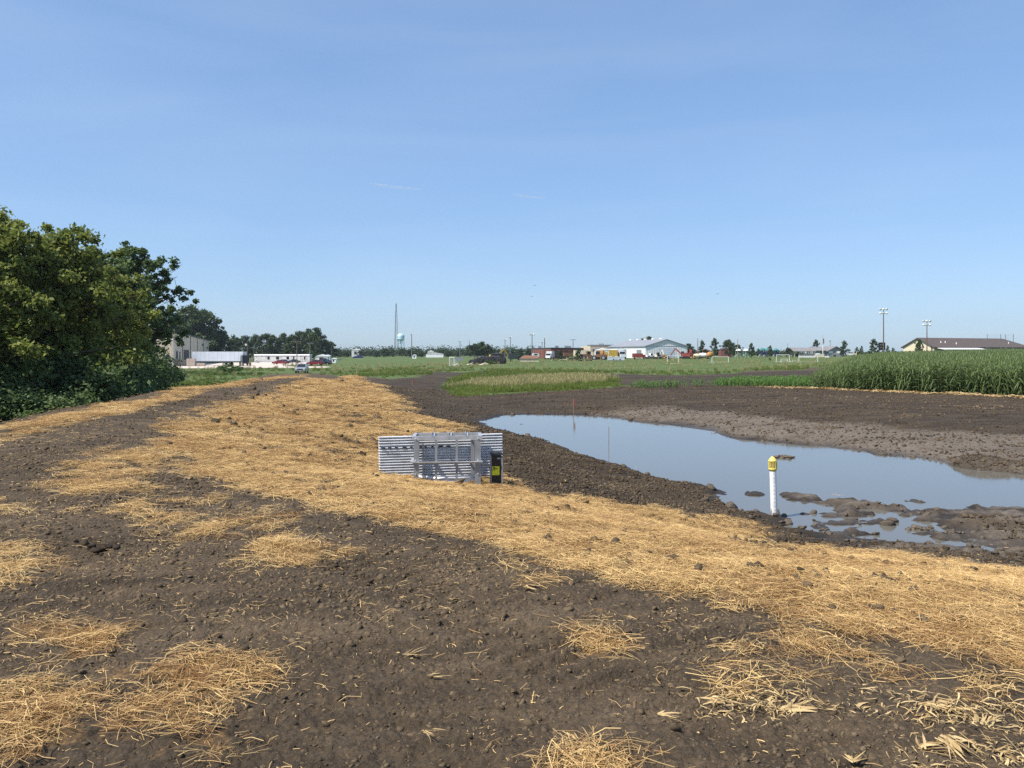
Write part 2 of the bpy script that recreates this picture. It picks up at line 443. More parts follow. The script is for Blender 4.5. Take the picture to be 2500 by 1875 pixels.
def sdf(X, Y, poly):
    """signed distance to a polygon, positive inside"""
    p = np.asarray(poly, float); n = len(p)
    lo, hi = p.min(0), p.max(0); mg = max(4.0, .12 * float(np.hypot(*p.mean(0))))
    near = (X > lo[0] - mg) & (X < hi[0] + mg) & (Y > lo[1] - mg) & (Y < hi[1] + mg)
    if X.size > 64 and near.sum() < .8 * X.size:
        out = np.full(X.shape, -mg)
        if near.any(): out[near] = sdf(X[near], Y[near], poly)
        return out
    best = np.full(X.shape, 1e18); ins = np.zeros(X.shape, bool)
    for i in range(n):
        ax, ay = p[i]; bx, by = p[(i + 1) % n]
        ex, ey = bx - ax, by - ay
        t = np.clip(((X - ax) * ex + (Y - ay) * ey) / (ex * ex + ey * ey + 1e-12), 0, 1)
        best = np.minimum(best, (X - ax - t * ex) ** 2 + (Y - ay - t * ey) ** 2)
        c = ((ay > Y) != (by > Y)) & (X < (bx - ax) * (Y - ay) / (by - ay + 1e-12) + ax)
        ins ^= c
    return np.where(ins, 1, -1) * np.sqrt(best)

def upoly(pts): return [un(x, y) for x, y in pts]

straw_main = upoly([(860, 917), (750, 930), (640, 958), (520, 1000), (420, 1040), (365, 1072), (385, 1110), (480, 1150), (620, 1205), (760, 1240), (900, 1285),
                    (1060, 1312), (1200, 1345), (1350, 1400), (1500, 1440), (1650, 1465), (1800, 1500), (2000, 1535), (2200, 1585), (2500, 1650), (2900, 1740),
                    (2900, 1480), (2500, 1402), (2350, 1372), (2200, 1354), (2050, 1350), (1930, 1362), (1830, 1350), (1770, 1322), (1880, 1302), (1850, 1287),
                    (1700, 1264), (1500, 1232), (1350, 1212), (1240, 1192), (1190, 1150), (1110, 1085), (1140, 1045), (1010, 1012), (985, 975), (935, 950), (890, 927)])
straw_outer = upoly([(0, 1046), (200, 1004), (400, 960), (560, 936), (690, 918), (760, 911), (760, 917), (600, 942), (430, 980), (260, 1022), (0, 1078)])
straw_spots = [(upoly(q), w) for q, w in (
    ([(260, 1640), (330, 1608), (480, 1600), (640, 1606), (655, 1650), (600, 1695), (540, 1712), (420, 1690), (290, 1690)], 1.0),
    ([(60, 1535), (180, 1522), (290, 1528), (300, 1550), (250, 1585), (150, 1600), (70, 1590)], .95),
    ([(430, 1790), (510, 1765), (560, 1785), (545, 1840), (420, 1850), (350, 1870), (380, 1820)], .85),
    ([(-100, 1600), (180, 1600), (420, 1700), (560, 1740), (400, 1830), (-100, 1860)], .42),
    ([(1370, 1880), (1390, 1800), (1440, 1782), (1510, 1800), (1535, 1880), (1500, 1930), (1390, 1930)], 1.0),
    ([(620, 1345), (660, 1310), (740, 1330), (795, 1370), (720, 1385), (640, 1380)], .85),
    ([(330, 1265), (420, 1250), (560, 1285), (545, 1310), (430, 1325), (400, 1305)], .75),
    ([(225, 1240), (340, 1222), (380, 1232), (330, 1255), (235, 1255)], .9),
    ([(160, 1150), (260, 1120), (330, 1150), (350, 1195), (250, 1215), (175, 1210)], .75),
    ([(380, 1090), (230, 1115), (200, 1130), (330, 1135), (420, 1150)], .55),
    ([(-60, 1225), (22, 1228), (22, 1250), (-60, 1256)], .9),
    ([(-60, 1362), (110, 1374), (140, 1390), (-60, 1400)], .8),
    ([(-60, 1320), (60, 1335), (170, 1360), (140, 1420), (-60, 1440)], .35),
    ([(1390, 1575), (1440, 1552), (1500, 1570), (1520, 1600), (1440, 1600)], .6),
    ([(1230, 1430), (1280, 1415), (1340, 1432), (1300, 1450)], .5),
    ([(1690, 1660), (1850, 1640), (2030, 1655), (2070, 1690), (1900, 1690), (1740, 1690)], .6),
    ([(420, 1215), (560, 1210), (700, 1260), (900, 1330), (860, 1370), (600, 1310), (450, 1260)], .30),
    ([(1350, 1470), (1700, 1500), (2500, 1690), (2500, 1760), (2100, 1700), (1600, 1560)], .30))]
grass_poly = [(-14, -30), (-15, 2), (-17.5, 11), (-19.5, 18), (-21, 24), (-22.2, 33), (-23.5, 47), (-26, 60), (-30, 80), (-34.5, 100), (-39, 125), (-43, 148)] + \
    upoly([(790, 913), (890, 919), (947, 926), (1015, 921), (1060, 907), (1139, 910), (1165, 905), (1300, 906), (1463, 911), (1560, 914), (1650, 916), (1800, 912), (1830, 905), (1963, 903)]) + \
    [(52, 145), (75, 175), (300, 120), (3500, 60), (3500, 3600), (-3500, 3600), (-3500, -30)]
grass_patch = upoly([(1085, 940), (1105, 922), (1200, 906), (1460, 909), (1505, 925), (1515, 943), (1430, 952), (1300, 957), (1180, 964), (1120, 970), (1098, 955)])
seed_patch = upoly([(1120, 948), (1160, 936), (1280, 926), (1440, 921), (1500, 926), (1440, 938), (1330, 944), (1200, 950)])
gravel_poly = upoly([(330, 904), (640, 901.5), (760, 900.5), (801, 898.5), (800, 895.5), (740, 896.8), (712, 897.5), (690, 893.5), (765, 889.5), (765, 886.5), (640, 886.5), (560, 888), (330, 892)])
clay_poly = upoly([(1440, 1016), (1500, 1000), (1620, 990), (1800, 1006), (2000, 1028), (2250, 1050), (2600, 1062), (2900, 1080), (2900, 1220), (2500, 1165), (2150, 1116), (1950, 1090), (1750, 1066), (1560, 1035)])
mud_poly = upoly([(2330, 1300), (2500, 1290), (2900, 1290), (2900, 1420), (2500, 1395), (2330, 1368), (2150, 1345), (2000, 1325), (2150, 1325)])
bar_poly = upoly([(1890, 1205), (2050, 1210), (2300, 1215), (2520, 1215), (2900, 1220), (2900, 1345), (2400, 1330), (2250, 1318), (2050, 1315), (1930, 1270)])
corn_poly = [un(1990, 948), (38.5, 95), (54.6, 130), (69, 165), (160, 175), (160, 60), (44, 44), un(2500, 968), un(2240, 957)]
graded_poly = upoly([(1250, 1190), (1110, 1085), (1140, 1045), (1010, 1012), (985, 975), (935, 950), (890, 927), (947, 926), (1015, 921), (1060, 908), (1463, 911), (1650, 916), (1963, 904), (2600, 962), (2900, 1000),
                     (2900, 1480), (2500, 1400), (2200, 1352), (1930, 1362), (1770, 1322), (1880, 1302), (1700, 1264), (1350, 1212)])
def fresh(X, Y):
    """freshly graded black topsoil, 0..1"""
    return np.clip((sdf(X, Y, graded_poly) + fbm(X * .6, Y * .6, 431, 3) * .8) / 1.2 + .5, 0, 1) * np.clip(.85 + .5 * fbm(X * .25, Y * .5, 433, 3), .3, 1)
track_dir = (-.627, .779)

def covers(X, Y):
    """straw, grass, clay and gravel cover, 0..1 each, by place"""
    r = np.hypot(X, Y)
    lf = fbm(X * .55, Y * .55, 5, 4); mf = fbm(X * 2.2, Y * 2.2, 9, 3); ff = fbm(X * 9, Y * 9, 15, 2)
    near = np.clip(r / 14, .35, 1.6)
    s = np.clip((sdf(X, Y, straw_main) + (lf * .9 + mf * .6 + ff * .45) * .6 * near) / (.7 * near) + .5, 0, 1)
    bare = np.clip((fbm(X * .8 + 40, Y * .8, 31, 4) * .7 + mf * .5 + ff * .45 - .16) * 3.0, 0, 1)      # soil showing through the mulch
    s = s * (1 - .8 * bare)
    so = np.clip((sdf(X, Y, straw_outer) + lf * .35 + mf * .25) / .4 + .3, 0, 1) * np.clip(.8 + mf * 1.2, 0, 1)
    s = np.maximum(s, so)
    for q, w in straw_spots:
        sd = sdf(X, Y, q)
        t = np.clip((sd + (mf * .7 + ff * .9) * .42 * near) / (.62 * near) + .5, 0, 1)
        s = np.maximum(s, t * np.clip(w + (mf * .9 + ff * .5) * (.9 if w < .8 else .45), 0, 1))
    g = np.clip((sdf(X, Y, grass_poly) + (lf + mf * .6) * np.clip(r / 60, .6, 3) * .7) / 1.2 + .5, 0, 1)
    g = np.maximum(g, np.clip((sdf(X, Y, grass_patch) + (lf + mf) * 1.0) / 1.0 + .5, 0, 1))
    gv = np.clip(sdf(X, Y, gravel_poly) / 1.5 + .5, 0, 1)
    cl = np.clip((sdf(X, Y, clay_poly) + (lf + mf * .5) * 1.6) / 1.6 + .4, 0, 1) * np.clip(.95 + .9 * fbm(X * .35, Y * .9, 77, 4), 0, 1)
    mu = np.clip((sdf(X, Y, mud_poly) + (lf + mf) * .5) / .5 + .5, 0, 1) * np.clip(.62 + 1.2 * fbm(X * 1.2, Y * 3.0, 71, 4), 0, 1)
    ba = np.clip(sdf(X, Y, bar_poly) / .6 + .5, 0, 1) * np.clip(.35 + 1.6 * fbm(X * 1.2, Y * 3.5, 73, 4), 0, 1)
    cl = np.maximum(np.maximum(cl, mu), ba)
    return s * (1 - g), g * (1 - gv), cl * (1 - g), gv

BARS = ((1955, 1216, 52, 13, .07), (2075, 1232, 60, 15, .08), (2080, 1250, 45, 12, .08), (2180, 1243, 40, 9, .05), (2340, 1262, 130, 22, .06), (2470, 1256, 110, 26, .07), (1850, 1207, 34, 9, .06),
        (2150, 1275, 45, 8, .05), (2040, 1278, 60, 7, .04), (1990, 1272, 14, 4, .05), (2080, 1295, 24, 6, .06), (2240, 1225, 30, 4, .03), (2300, 1310, 60, 10, .06))
def ground_z(X, Y, cell=None, cov=None):
    X = np.asarray(X, float); Y = np.asarray(Y, float)
    z = base_z(X, Y)
    r = np.hypot(X, Y)
    cell = r * .007 if cell is None else cell
    if cov is None: cov = covers(X, Y)
    s, g, cl, gv = cov
    soil = (1 - g * .85) * (1 - gv) * np.clip(1.4 - r / 150, .25, 1)
    u = X * track_dir[0] + Y * track_dir[1]; v = X * track_dir[1] - Y * track_dir[0]
    def w(lam): return np.clip(1.8 - cell / (lam * .40), 0, 1)
    slope = np.clip(-z / .35, 0, 1) * np.clip((z + 2.25) / .2, 0, 1)
    n = .06 * fbm(X * .5, Y * .5, 101, 2) * (.3 + slope) + .030 * fbm(X * 1.4, Y * 1.4, 111, 2) * w(.7) * (.5 + slope)
    n = n + .026 * fbm(v * 2.6, u * .35, 121, 2) * w(.35)
    a_, b_ = X * .80 + Y * .60, -X * .60 + Y * .80          # grader marks across the top
    rdg = 1 - np.abs(fbm(b_ * 5.5, a_ * 1.1, 125, 3))
    n = n + .048 * (rdg - .7) * w(.16) * np.clip(fbm(X * .35, Y * .35, 126, 2) * 1.5 + .6, .1, 1) * (1 - .6 * s)
    wob = fbm(u * .25, u * 0 + 3, 128, 2) * .25
    cleat = 0
    for v0 in (3.1, 1.5, -.2, -1.9, -3.4):
        band = np.clip((.26 - np.abs(v - v0 - wob - .25 * fbm(u * .1 + v0, u * 0, 129, 1))) / .07, 0, 1)
        cleat = cleat + band * (np.clip(np.sin(u * 2 * np.pi / .17) * 1.6, -1, 1) * .013 - .015)
    n = n + cleat * w(.17) * np.clip(1 + z / .15, 0, 1) * np.clip(.65 + fbm(X * .5, Y * .5, 130, 2) * 1.4, 0, 1)
    n = n + .055 * np.abs(fbm(X * 2.3, Y * 2.3, 127, 2)) * slope * w(.4)
    cl_n = fbm(X * 4.5, Y * 4.5, 131, 2)
    n = n + (.030 * np.abs(cl_n) * (.35 + slope) + .006 * cl_n) * w(.22)
    n = n + .014 * fbm(X * 13, Y * 13, 141, 2) * w(.08)
    n = n + (.016 * np.abs(fbm(X * 17, Y * 17, 146, 2)) + .006 * fbm(X * 34, Y * 34, 147, 1)) * w(.05)
    n = n + .07 * np.abs(fbm(X * 1.1, Y * 1.1, 145, 3)) * np.clip((r - 22) / 12, 0, 1) * w(.5)
    rough_patch = np.clip(fbm(X * .8, Y * .8, 151, 2) * 2 - .2, 0, 1)
    n = n + .05 * rough_patch * np.abs(fbm(X * 6, Y * 6, 161, 2)) * w(.16) * slope
    z2 = z + n * soil
    ba = np.clip(sdf(X, Y, bar_poly) / .5 + .5, 0, 1)
    rid = fbm(X * .8, Y * 2.6, 171, 3) * .20 + np.abs(fbm(X * 4, Y * 6, 181, 2)) * .08 + .0
    z2 = z2 + ba * rid
    for px, py, rx, ry, hh in BARS:
        d = (CAM_Z - WATER) * F / (py - HY); wx, wy = rx * d / F, ry * d / (py - HY)
        e = ((X - (px - CX) / F * d) / wx) ** 2 + ((Y - d) / wy) ** 2
        t = np.clip(1.35 - e + fbm(X * 2.5, Y * 4, 221, 3) * .9, 0, 1)
        z2 = np.maximum(z2, WATER - .12 + t * (hh + .12 + fbm(X * 5, Y * 7, 231, 3) * .05))
    # broken bank along the near shoreline and the far one
    bank = np.clip(1 - np.abs(z - WATER) / .22, 0, 1) * (1 - g)
    z2 = z2 + bank * (fbm(X * .9, Y * .9, 191, 3) * .10 + fbm(X * 3.2, Y * 3.2, 201, 2) * .05)
    z2 = z2 + s * .012 + g * np.clip(r / 80, 0, 1) * .05 * fbm(X * .3, Y * .3, 211, 3)
    return z2

def gz(x, y): return float(ground_z(np.array([x]), np.array([y]), np.array([.5]))[0])
def on(px, d, dz=0.0):
    """stand something at photograph column px, d metres out, on the ground there"""
    x = (px - CX) / F * d
    return Vector((x, d, gz(x, d) + dz))
def top_h(py, d, z0): return CAM_Z - (py - HY) / F * d - z0

def build_ground():
    th = np.concatenate([np.linspace(-180, -48, 34)[:-1], np.linspace(-48, -36, 60)[:-1], np.linspace(-36, 36, 640), np.linspace(36, 48, 60)[1:], np.linspace(48, 180, 34)[1:-1]])
    th = np.radians(th)
    r = [.9]
    while r[-1] < 3600:
        q = r[-1]
        r.append(q * (1.0048 if 2.2 < q < 9 else 1.0085 if q < 32 else (1.013 if q < 300 else 1.05)))
    r = np.array(r)
    R, T = np.meshgrid(r, th, indexing='ij')
    X, Y = R * np.sin(T), R * np.cos(T)
    cell = R * np.where((R > 2.2) & (R < 9), .0048, .0085)
    cov = covers(X, Y)
    Z = ground_z(X, Y, cell, cov)
    nr, nt = X.shape
    v = np.stack([X, Y, Z], -1).reshape(-1, 3)
    i = np.arange(nr - 1)[:, None] * nt; j = np.arange(nt)[None]; j2 = (j + 1) % nt
    f = np.stack([i + j, i + j2, i + nt + j2, i + nt + j], -1).reshape(-1, 4)[:, ::-1]
    c = np.stack([cov[0], cov[1], cov[2], cov[3]], -1).reshape(-1, 4)
    # a small cap under the camera
    n0 = len(v)
    v = np.vstack([v, [[0, 0, float(Z[0].mean())]]]); c = np.vstack([c, c[:1]])
    j = np.arange(nt)
    cap = np.stack([np.full(nt, n0), j, (j + 1) % nt, j], -1)
    me = bpy.data.meshes.new('ground')
    fl = np.concatenate([f.ravel(), cap[:, :3].ravel()]).astype(np.int32)
    me.vertices.add(len(v)); me.vertices.foreach_set('co', v.astype(np.float32).ravel())
    me.loops.add(len(fl)); me.loops.foreach_set('vertex_index', fl)
    me.polygons.add(len(f) + nt)
    me.polygons.foreach_set('loop_start', np.concatenate([np.arange(len(f)) * 4, len(f) * 4 + np.arange(nt) * 3]).astype(np.int32))
    me.polygons.foreach_set('loop_total', np.concatenate([np.full(len(f), 4), np.full(nt, 3)]).astype(np.int32))
    me.polygons.foreach_set('use_smooth', np.ones(len(f) + nt, bool))
    a = me.color_attributes.new('cover', 'FLOAT_COLOR', 'POINT')
    a.data.foreach_set('color', c.astype(np.float32).ravel())
    a = me.attributes.new('dry', 'FLOAT', 'POINT')          # 0 soaked at the waterline, 1 dry
    pond = sdf(X, Y, [(p[0], p[1]) for p in near_shore] + [(p[0], p[1]) for p in far_shore][::-1])
    dry = np.clip((Z - WATER - .01) / .10, 0, 1); dry = np.where(pond < -2.5, 1, np.maximum(dry, np.clip((-pond - 1.5), 0, 1)))
    a.data.foreach_set('value', np.concatenate([dry.ravel(), [1.0]]).astype(np.float32))
    a = me.attributes.new('topsoil', 'FLOAT', 'POINT')
    a.data.foreach_set('value', np.concatenate([fresh(X, Y).ravel(), [0.0]]).astype(np.float32))
    me.update(calc_edges=True)
    if me.polygons[0].normal.z < 0: me.flip_normals()
    me.materials.append(ground_mat())
    return tag(link('ground', me), kind='structure')

def ground_mat():
    m, N, K, b = new_mat('soil, mulch and turf')
    def noise(scale, detail=5, rough=.6, vec=None):
        n = N.new('ShaderNodeTexNoise'); n.inputs['Scale'].default_value = scale; n.inputs['Detail'].default_value = detail
        n.inputs['Roughness'].default_value = rough
        K.new(vec if vec else geo.outputs['Position'], n.inputs['Vector']); return n
    def ramp(src, stops):
        r = N.new('ShaderNodeValToRGB'); e = r.color_ramp.elements
        while len(e) < len(stops): e.new(.5)
        for k, (p, cc) in enumerate(stops): e[k].position = p; e[k].color = (*cc, 1)
        K.new(src, r.inputs[0]); return r
    def mix(fac, a, bb):
        x = N.new('ShaderNodeMix'); x.data_type = 'RGBA'
        if isinstance(fac, float): x.inputs[0].default_value = fac
        else: K.new(fac, x.inputs[0])
        K.new(a, x.inputs[6]); K.new(bb, x.inputs[7]); return x.outputs[2]
    geo = N.new('ShaderNodeNewGeometry')
    at = N.new('ShaderNodeAttribute'); at.attribute_name = 'cover'
    sp = N.new('ShaderNodeSeparateColor'); K.new(at.outputs['Color'], sp.inputs[0])
    soil_a = ramp(noise(34, 10, .78).outputs['Fac'], [(.30, (.018, .012, .007)), (.45, (.066, .046, .027)), (.60, (.122, .088, .054)), (.76, (.225, .170, .110))])
    soil_b = ramp(noise(.8, 5, .6).outputs['Fac'], [(.3, (.046, .032, .019)), (.5, (.086, .061, .037)), (.7, (.138, .102, .066))])
    soil0 = mix(.35, soil_a.outputs[0], soil_b.outputs[0])
    mp = N.new('ShaderNodeMapping'); mp.inputs['Rotation'].default_value = (0, 0, -.644); mp.inputs['Scale'].default_value = (.45, 2.4, 1)  # long dark streaks: shade of ridges and clods painted into the soil colour
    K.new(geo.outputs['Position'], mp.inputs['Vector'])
    streak_tone = N.new('ShaderNodeMapRange'); streak_tone.inputs[1].default_value = .32; streak_tone.inputs[2].default_value = .68; streak_tone.inputs[3].default_value = .52; streak_tone.inputs[4].default_value = 1.35
    K.new(noise(1.0, 7, .65, mp.outputs[0]).outputs['Fac'], streak_tone.inputs[0])
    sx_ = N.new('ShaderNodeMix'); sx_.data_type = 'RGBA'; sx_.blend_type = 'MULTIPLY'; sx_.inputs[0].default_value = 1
    K.new(soil0, sx_.inputs[6]); K.new(streak_tone.outputs[0], sx_.inputs[7])
    tsa = N.new('ShaderNodeAttribute'); tsa.attribute_name = 'topsoil'
    blk = N.new('ShaderNodeMix'); blk.data_type = 'RGBA'; blk.blend_type = 'MULTIPLY'; blk.inputs[7].default_value = (.56, .57, .60, 1)
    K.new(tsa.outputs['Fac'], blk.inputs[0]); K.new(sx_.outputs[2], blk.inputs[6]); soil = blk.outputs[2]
    straw = ramp(noise(60, 6, .75).outputs['Fac'], [(.28, (.045, .028, .013)), (.45, (.19, .105, .038)), (.62, (.38, .225, .085)), (.8, (.54, .36, .15))])
    turf_a = ramp(noise(.12, 6, .65).outputs['Fac'], [(.32, (.050, .080, .020)), (.5, (.085, .125, .032)), (.7, (.150, .165, .060))])
    turf_b = ramp(noise(3.5, 6, .7).outputs['Fac'], [(.3, (.035, .065, .014)), (.7, (.125, .165, .050))])
    turf = mix(.5, turf_a.outputs[0], turf_b.outputs[0])
    clay = ramp(noise(6, 8, .7).outputs['Fac'], [(.3, (.085, .067, .050)), (.55, (.155, .127, .098)), (.78, (.265, .222, .174))])
    gravel = ramp(noise(9, 6, .7).outputs['Fac'], [(.3, (.48, .40, .33)), (.7, (.66, .57, .49))])
    c = mix(sp.outputs[2], soil, clay.outputs[0])
    # matted litter shows only where the mulch is thick, broken by soil
    sb = N.new('ShaderNodeMath'); sb.operation = 'MULTIPLY_ADD'; sb.inputs[1].default_value = 1.5
    K.new(sp.outputs[0], sb.inputs[0])
    sn = N.new('ShaderNodeMapRange'); sn.inputs[1].default_value = .35; sn.inputs[2].default_value = .68; sn.inputs[3].default_value = -.45; sn.inputs[4].default_value = -1.15
    K.new(noise(19, 6, .7).outputs['Fac'], sn.inputs[0]); K.new(sn.outputs[0], sb.inputs[2])
    sc_ = N.new('ShaderNodeClamp'); K.new(sb.outputs[0], sc_.inputs[0])
    c = mix(sc_.outputs[0], c, straw.outputs[0])
    c = mix(sp.outputs[1], c, turf)
    c = mix(at.outputs['Alpha'], c, gravel.outputs[0])
    # soaked margin just above the water
    sx = N.new('ShaderNodeAttribute'); sx.attribute_name = 'dry'
    wet = N.new('ShaderNodeMapRange'); wet.inputs[3].default_value = .55; wet.inputs[4].default_value = 1.0
    K.new(sx.outputs['Fac'], wet.inputs[0])
    wm = N.new('ShaderNodeMix'); wm.data_type = 'RGBA'; wm.blend_type = 'MULTIPLY'; wm.inputs[0].default_value = 1
    K.new(c, wm.inputs[6]); K.new(wet.outputs[0], wm.inputs[7])
    K.new(wm.outputs[2], b.inputs['Base Color'])
    rr = N.new('ShaderNodeMapRange'); rr.inputs[1].default_value = .55; rr.inputs[2].default_value = 1; rr.inputs[3].default_value = .45; rr.inputs[4].default_value = .95
    K.new(wet.outputs[0], rr.inputs[0]); K.new(rr.outputs[0], b.inputs['Roughness'])
    b.inputs['Specular IOR Level'].default_value = .25
    h1 = noise(22, 8, .75); h2 = noise(110, 4, .7)
    ad = N.new('ShaderNodeMath'); ad.operation = 'MULTIPLY_ADD'; ad.inputs[1].default_value = .12
    K.new(h2.outputs['Fac'], ad.inputs[0]); K.new(h1.outputs['Fac'], ad.inputs[2])
    vo = N.new('ShaderNodeTexVoronoi'); vo.inputs['Scale'].default_value = 38; K.new(geo.outputs['Position'], vo.inputs['Vector'])
    vo2 = N.new('ShaderNodeTexVoronoi'); vo2.inputs['Scale'].default_value = 15; K.new(geo.outputs['Position'], vo2.inputs['Vector'])
    a3 = N.new('ShaderNodeMath'); a3.operation = 'MULTIPLY_ADD'; a3.inputs[1].default_value = -.55
    K.new(vo.outputs['Distance'], a3.inputs[0]); K.new(ad.outputs[0], a3.inputs[2])
    a4 = N.new('ShaderNodeMath'); a4.operation = 'MULTIPLY_ADD'; a4.inputs[1].default_value = -.6
    K.new(vo2.outputs['Distance'], a4.inputs[0]); K.new(a3.outputs[0], a4.inputs[2])
    bp = N.new('ShaderNodeBump'); bp.inputs['Strength'].default_value = 1.0; bp.inputs['Distance'].default_value = .022
    K.new(a4.outputs[0], bp.inputs['Height']); K.new(bp.outputs[0], b.inputs['Normal'])
    return m

ground = build_ground()

def build_water():
    m, N, K, b = new_mat('murky pond water')
    b.inputs['Base Color'].default_value = (.125, .118, .098, 1)
    b.inputs['Roughness'].default_value = .09
    b.inputs['IOR'].default_value = 1.33
    b.inputs['Specular IOR Level'].default_value = .36
    geo = N.new('ShaderNodeNewGeometry')
    nz = N.new('ShaderNodeTexNoise'); nz.inputs['Scale'].default_value = 5; nz.inputs['Detail'].default_value = 3
    K.new(geo.outputs['Position'], nz.inputs['Vector'])
    bp = N.new('ShaderNodeBump'); bp.inputs['Strength'].default_value = .06; bp.inputs['Distance'].default_value = .02
    K.new(nz.outputs['Fac'], bp.inputs['Height']); K.new(bp.outputs[0], b.inputs['Normal'])
    c = upoly([(1150, 1032)]) [0]
    pts = [(p[0], p[1]) for p in near_shore] + [(p[0], p[1]) for p in far_shore][::-1]
    pts = np.array(pts); ce = pts.mean(0)
    ex = ce + (pts - ce) * 1.0 + (pts - ce) / np.linalg.norm(pts - ce, axis=1)[:, None] * 1.6
    me = bpy.data.meshes.new('pond_water')
    me.from_pydata([(x, y, WATER) for x, y in ex], [], [tuple(range(len(ex)))])
    if me.polygons[0].normal.z < 0: me.flip_normals()
    me.materials.append(m)
    return tag(link('pond_water', me), kind='structure')
water = build_water()

# ---------------------------------------------------------------- scatter: many small pieces on points
def scatter(name, pts, rot, scl, protos, label, cat, tone=None):
    n = len(pts)
    me = bpy.data.meshes.new(name)
    me.vertices.add(n); me.vertices.foreach_set('co', np.asarray(pts, np.float32).ravel())
    a = me.attributes.new('rot', 'FLOAT_VECTOR', 'POINT'); a.data.foreach_set('vector', np.asarray(rot, np.float32).ravel())
    a = me.attributes.new('scl', 'FLOAT_VECTOR', 'POINT')
    scl = np.asarray(scl, np.float32)
    if scl.ndim == 1: scl = np.repeat(scl[:, None], 3, 1)
    a.data.foreach_set('vector', scl.ravel())
    a = me.attributes.new('idx', 'INT', 'POINT'); a.data.foreach_set('value', rng.integers(0, len(protos), n).astype(np.int32))
    if tone is not None:
        a = me.attributes.new('tone', 'FLOAT', 'POINT'); a.data.foreach_set('value', np.asarray(tone, np.float32))
    o = link(name, me)
    cc = bpy.data.collections.new(name + ' pieces')
    for k, pme in enumerate(protos):
        cc.objects.link(bpy.data.objects.new('%s_piece' % name, pme))
    ng = bpy.data.node_groups.new(name, 'GeometryNodeTree')
    ng.interface.new_socket('Geometry', in_out='INPUT', socket_type='NodeSocketGeometry')
    ng.interface.new_socket('Geometry', in_out='OUTPUT', socket_type='NodeSocketGeometry')
    gi, go = ng.nodes.new('NodeGroupInput'), ng.nodes.new('NodeGroupOutput')
    ip = ng.nodes.new('GeometryNodeInstanceOnPoints'); ci = ng.nodes.new('GeometryNodeCollectionInfo')
    ci.inputs['Collection'].default_value = cc; ci.inputs['Separate Children'].default_value = True; ci.inputs['Reset Children'].default_value = True
    def na(nm, ty):
        q = ng.nodes.new('GeometryNodeInputNamedAttribute'); q.data_type = ty; q.inputs['Name'].default_value = nm; return q.outputs[0]
    ng.links.new(gi.outputs[0], ip.inputs['Points']); ng.links.new(ci.outputs[0], ip.inputs['Instance'])
    ip.inputs['Pick Instance'].default_value = True
    ng.links.new(na('idx', 'INT'), ip.inputs['Instance Index'])
    ng.links.new(na('rot', 'FLOAT_VECTOR'), ip.inputs['Rotation']); ng.links.new(na('scl', 'FLOAT_VECTOR'), ip.inputs['Scale'])
    ng.links.new(ip.outputs[0], go.inputs[0])
    md = o.modifiers.new('pieces', 'NODES'); md.node_group = ng
    return tag(o, label, cat, kind='stuff')

def ring_points(r0, r1, per_m2, a0=-44, a1=44):
    dt = math.radians(a1 - a0)
    n = int(.5 * dt * (r1 * r1 - r0 * r0) * per_m2)
    r = np.sqrt(rng.random(n) * (r1 * r1 - r0 * r0) + r0 * r0); t = np.radians(a0) + rng.random(n) * dt
    return r * np.sin(t), r * np.cos(t)

def blade_strips(n, rad, length, width, zmax, tilt, curl, lo=0.0, hi=1.0, seg=2, taper=0.0):
    """n thin lying strips in a disc: straw, husk shreds"""
    V, Fc, C = [], [], []
    for _ in range(n):
        a = rng.random() * 2 * math.pi; rr = rad * math.sqrt(rng.random())
        c = np.array([rr * math.cos(a), rr * math.sin(a), rng.random() * zmax])
        h = rng.random() * 2 * math.pi; ti = rng.normal() * tilt
        d = np.array([math.cos(h) * math.cos(ti), math.sin(h) * math.cos(ti), math.sin(ti)])
        sd = np.array([-math.sin(h), math.cos(h), rng.normal() * .5]); sd /= np.linalg.norm(sd)
        l = length * (.4 + rng.random() ** 1.5 * 1.2); w = width * (.6 + .8 * rng.random())
        bend = rng.normal() * curl * l; up = abs(rng.normal()) * curl * l * .5
        t = rng.random() * (hi - lo) + lo
        n0 = len(V)
        for k in range(seg + 1):
            q = k / seg - .5
            p = c + d * l * q + np.array([-d[1], d[0], 0]) * bend * (1 - 4 * q * q) + np.array([0, 0, up * (1 - 4 * q * q)])
            ww = w * (1 - taper * abs(2 * q) ** 1.5)
            V.append(p - sd * ww / 2); V.append(p + sd * ww / 2); C += [(t, t, t, 1)] * 2
        for k in range(seg):
            Fc.append((n0 + 2 * k, n0 + 2 * k + 1, n0 + 2 * k + 3, n0 + 2 * k + 2))
    V = np.array(V); V[:, 2] -= min(0, np.percentile(V[:, 2], 20))
    return V, Fc, C

def strip_mesh(name, mat, *a, **k):
    V, Fc, C = blade_strips(*a, **k); return mesh_np(name, V, Fc, mat, colors=C)

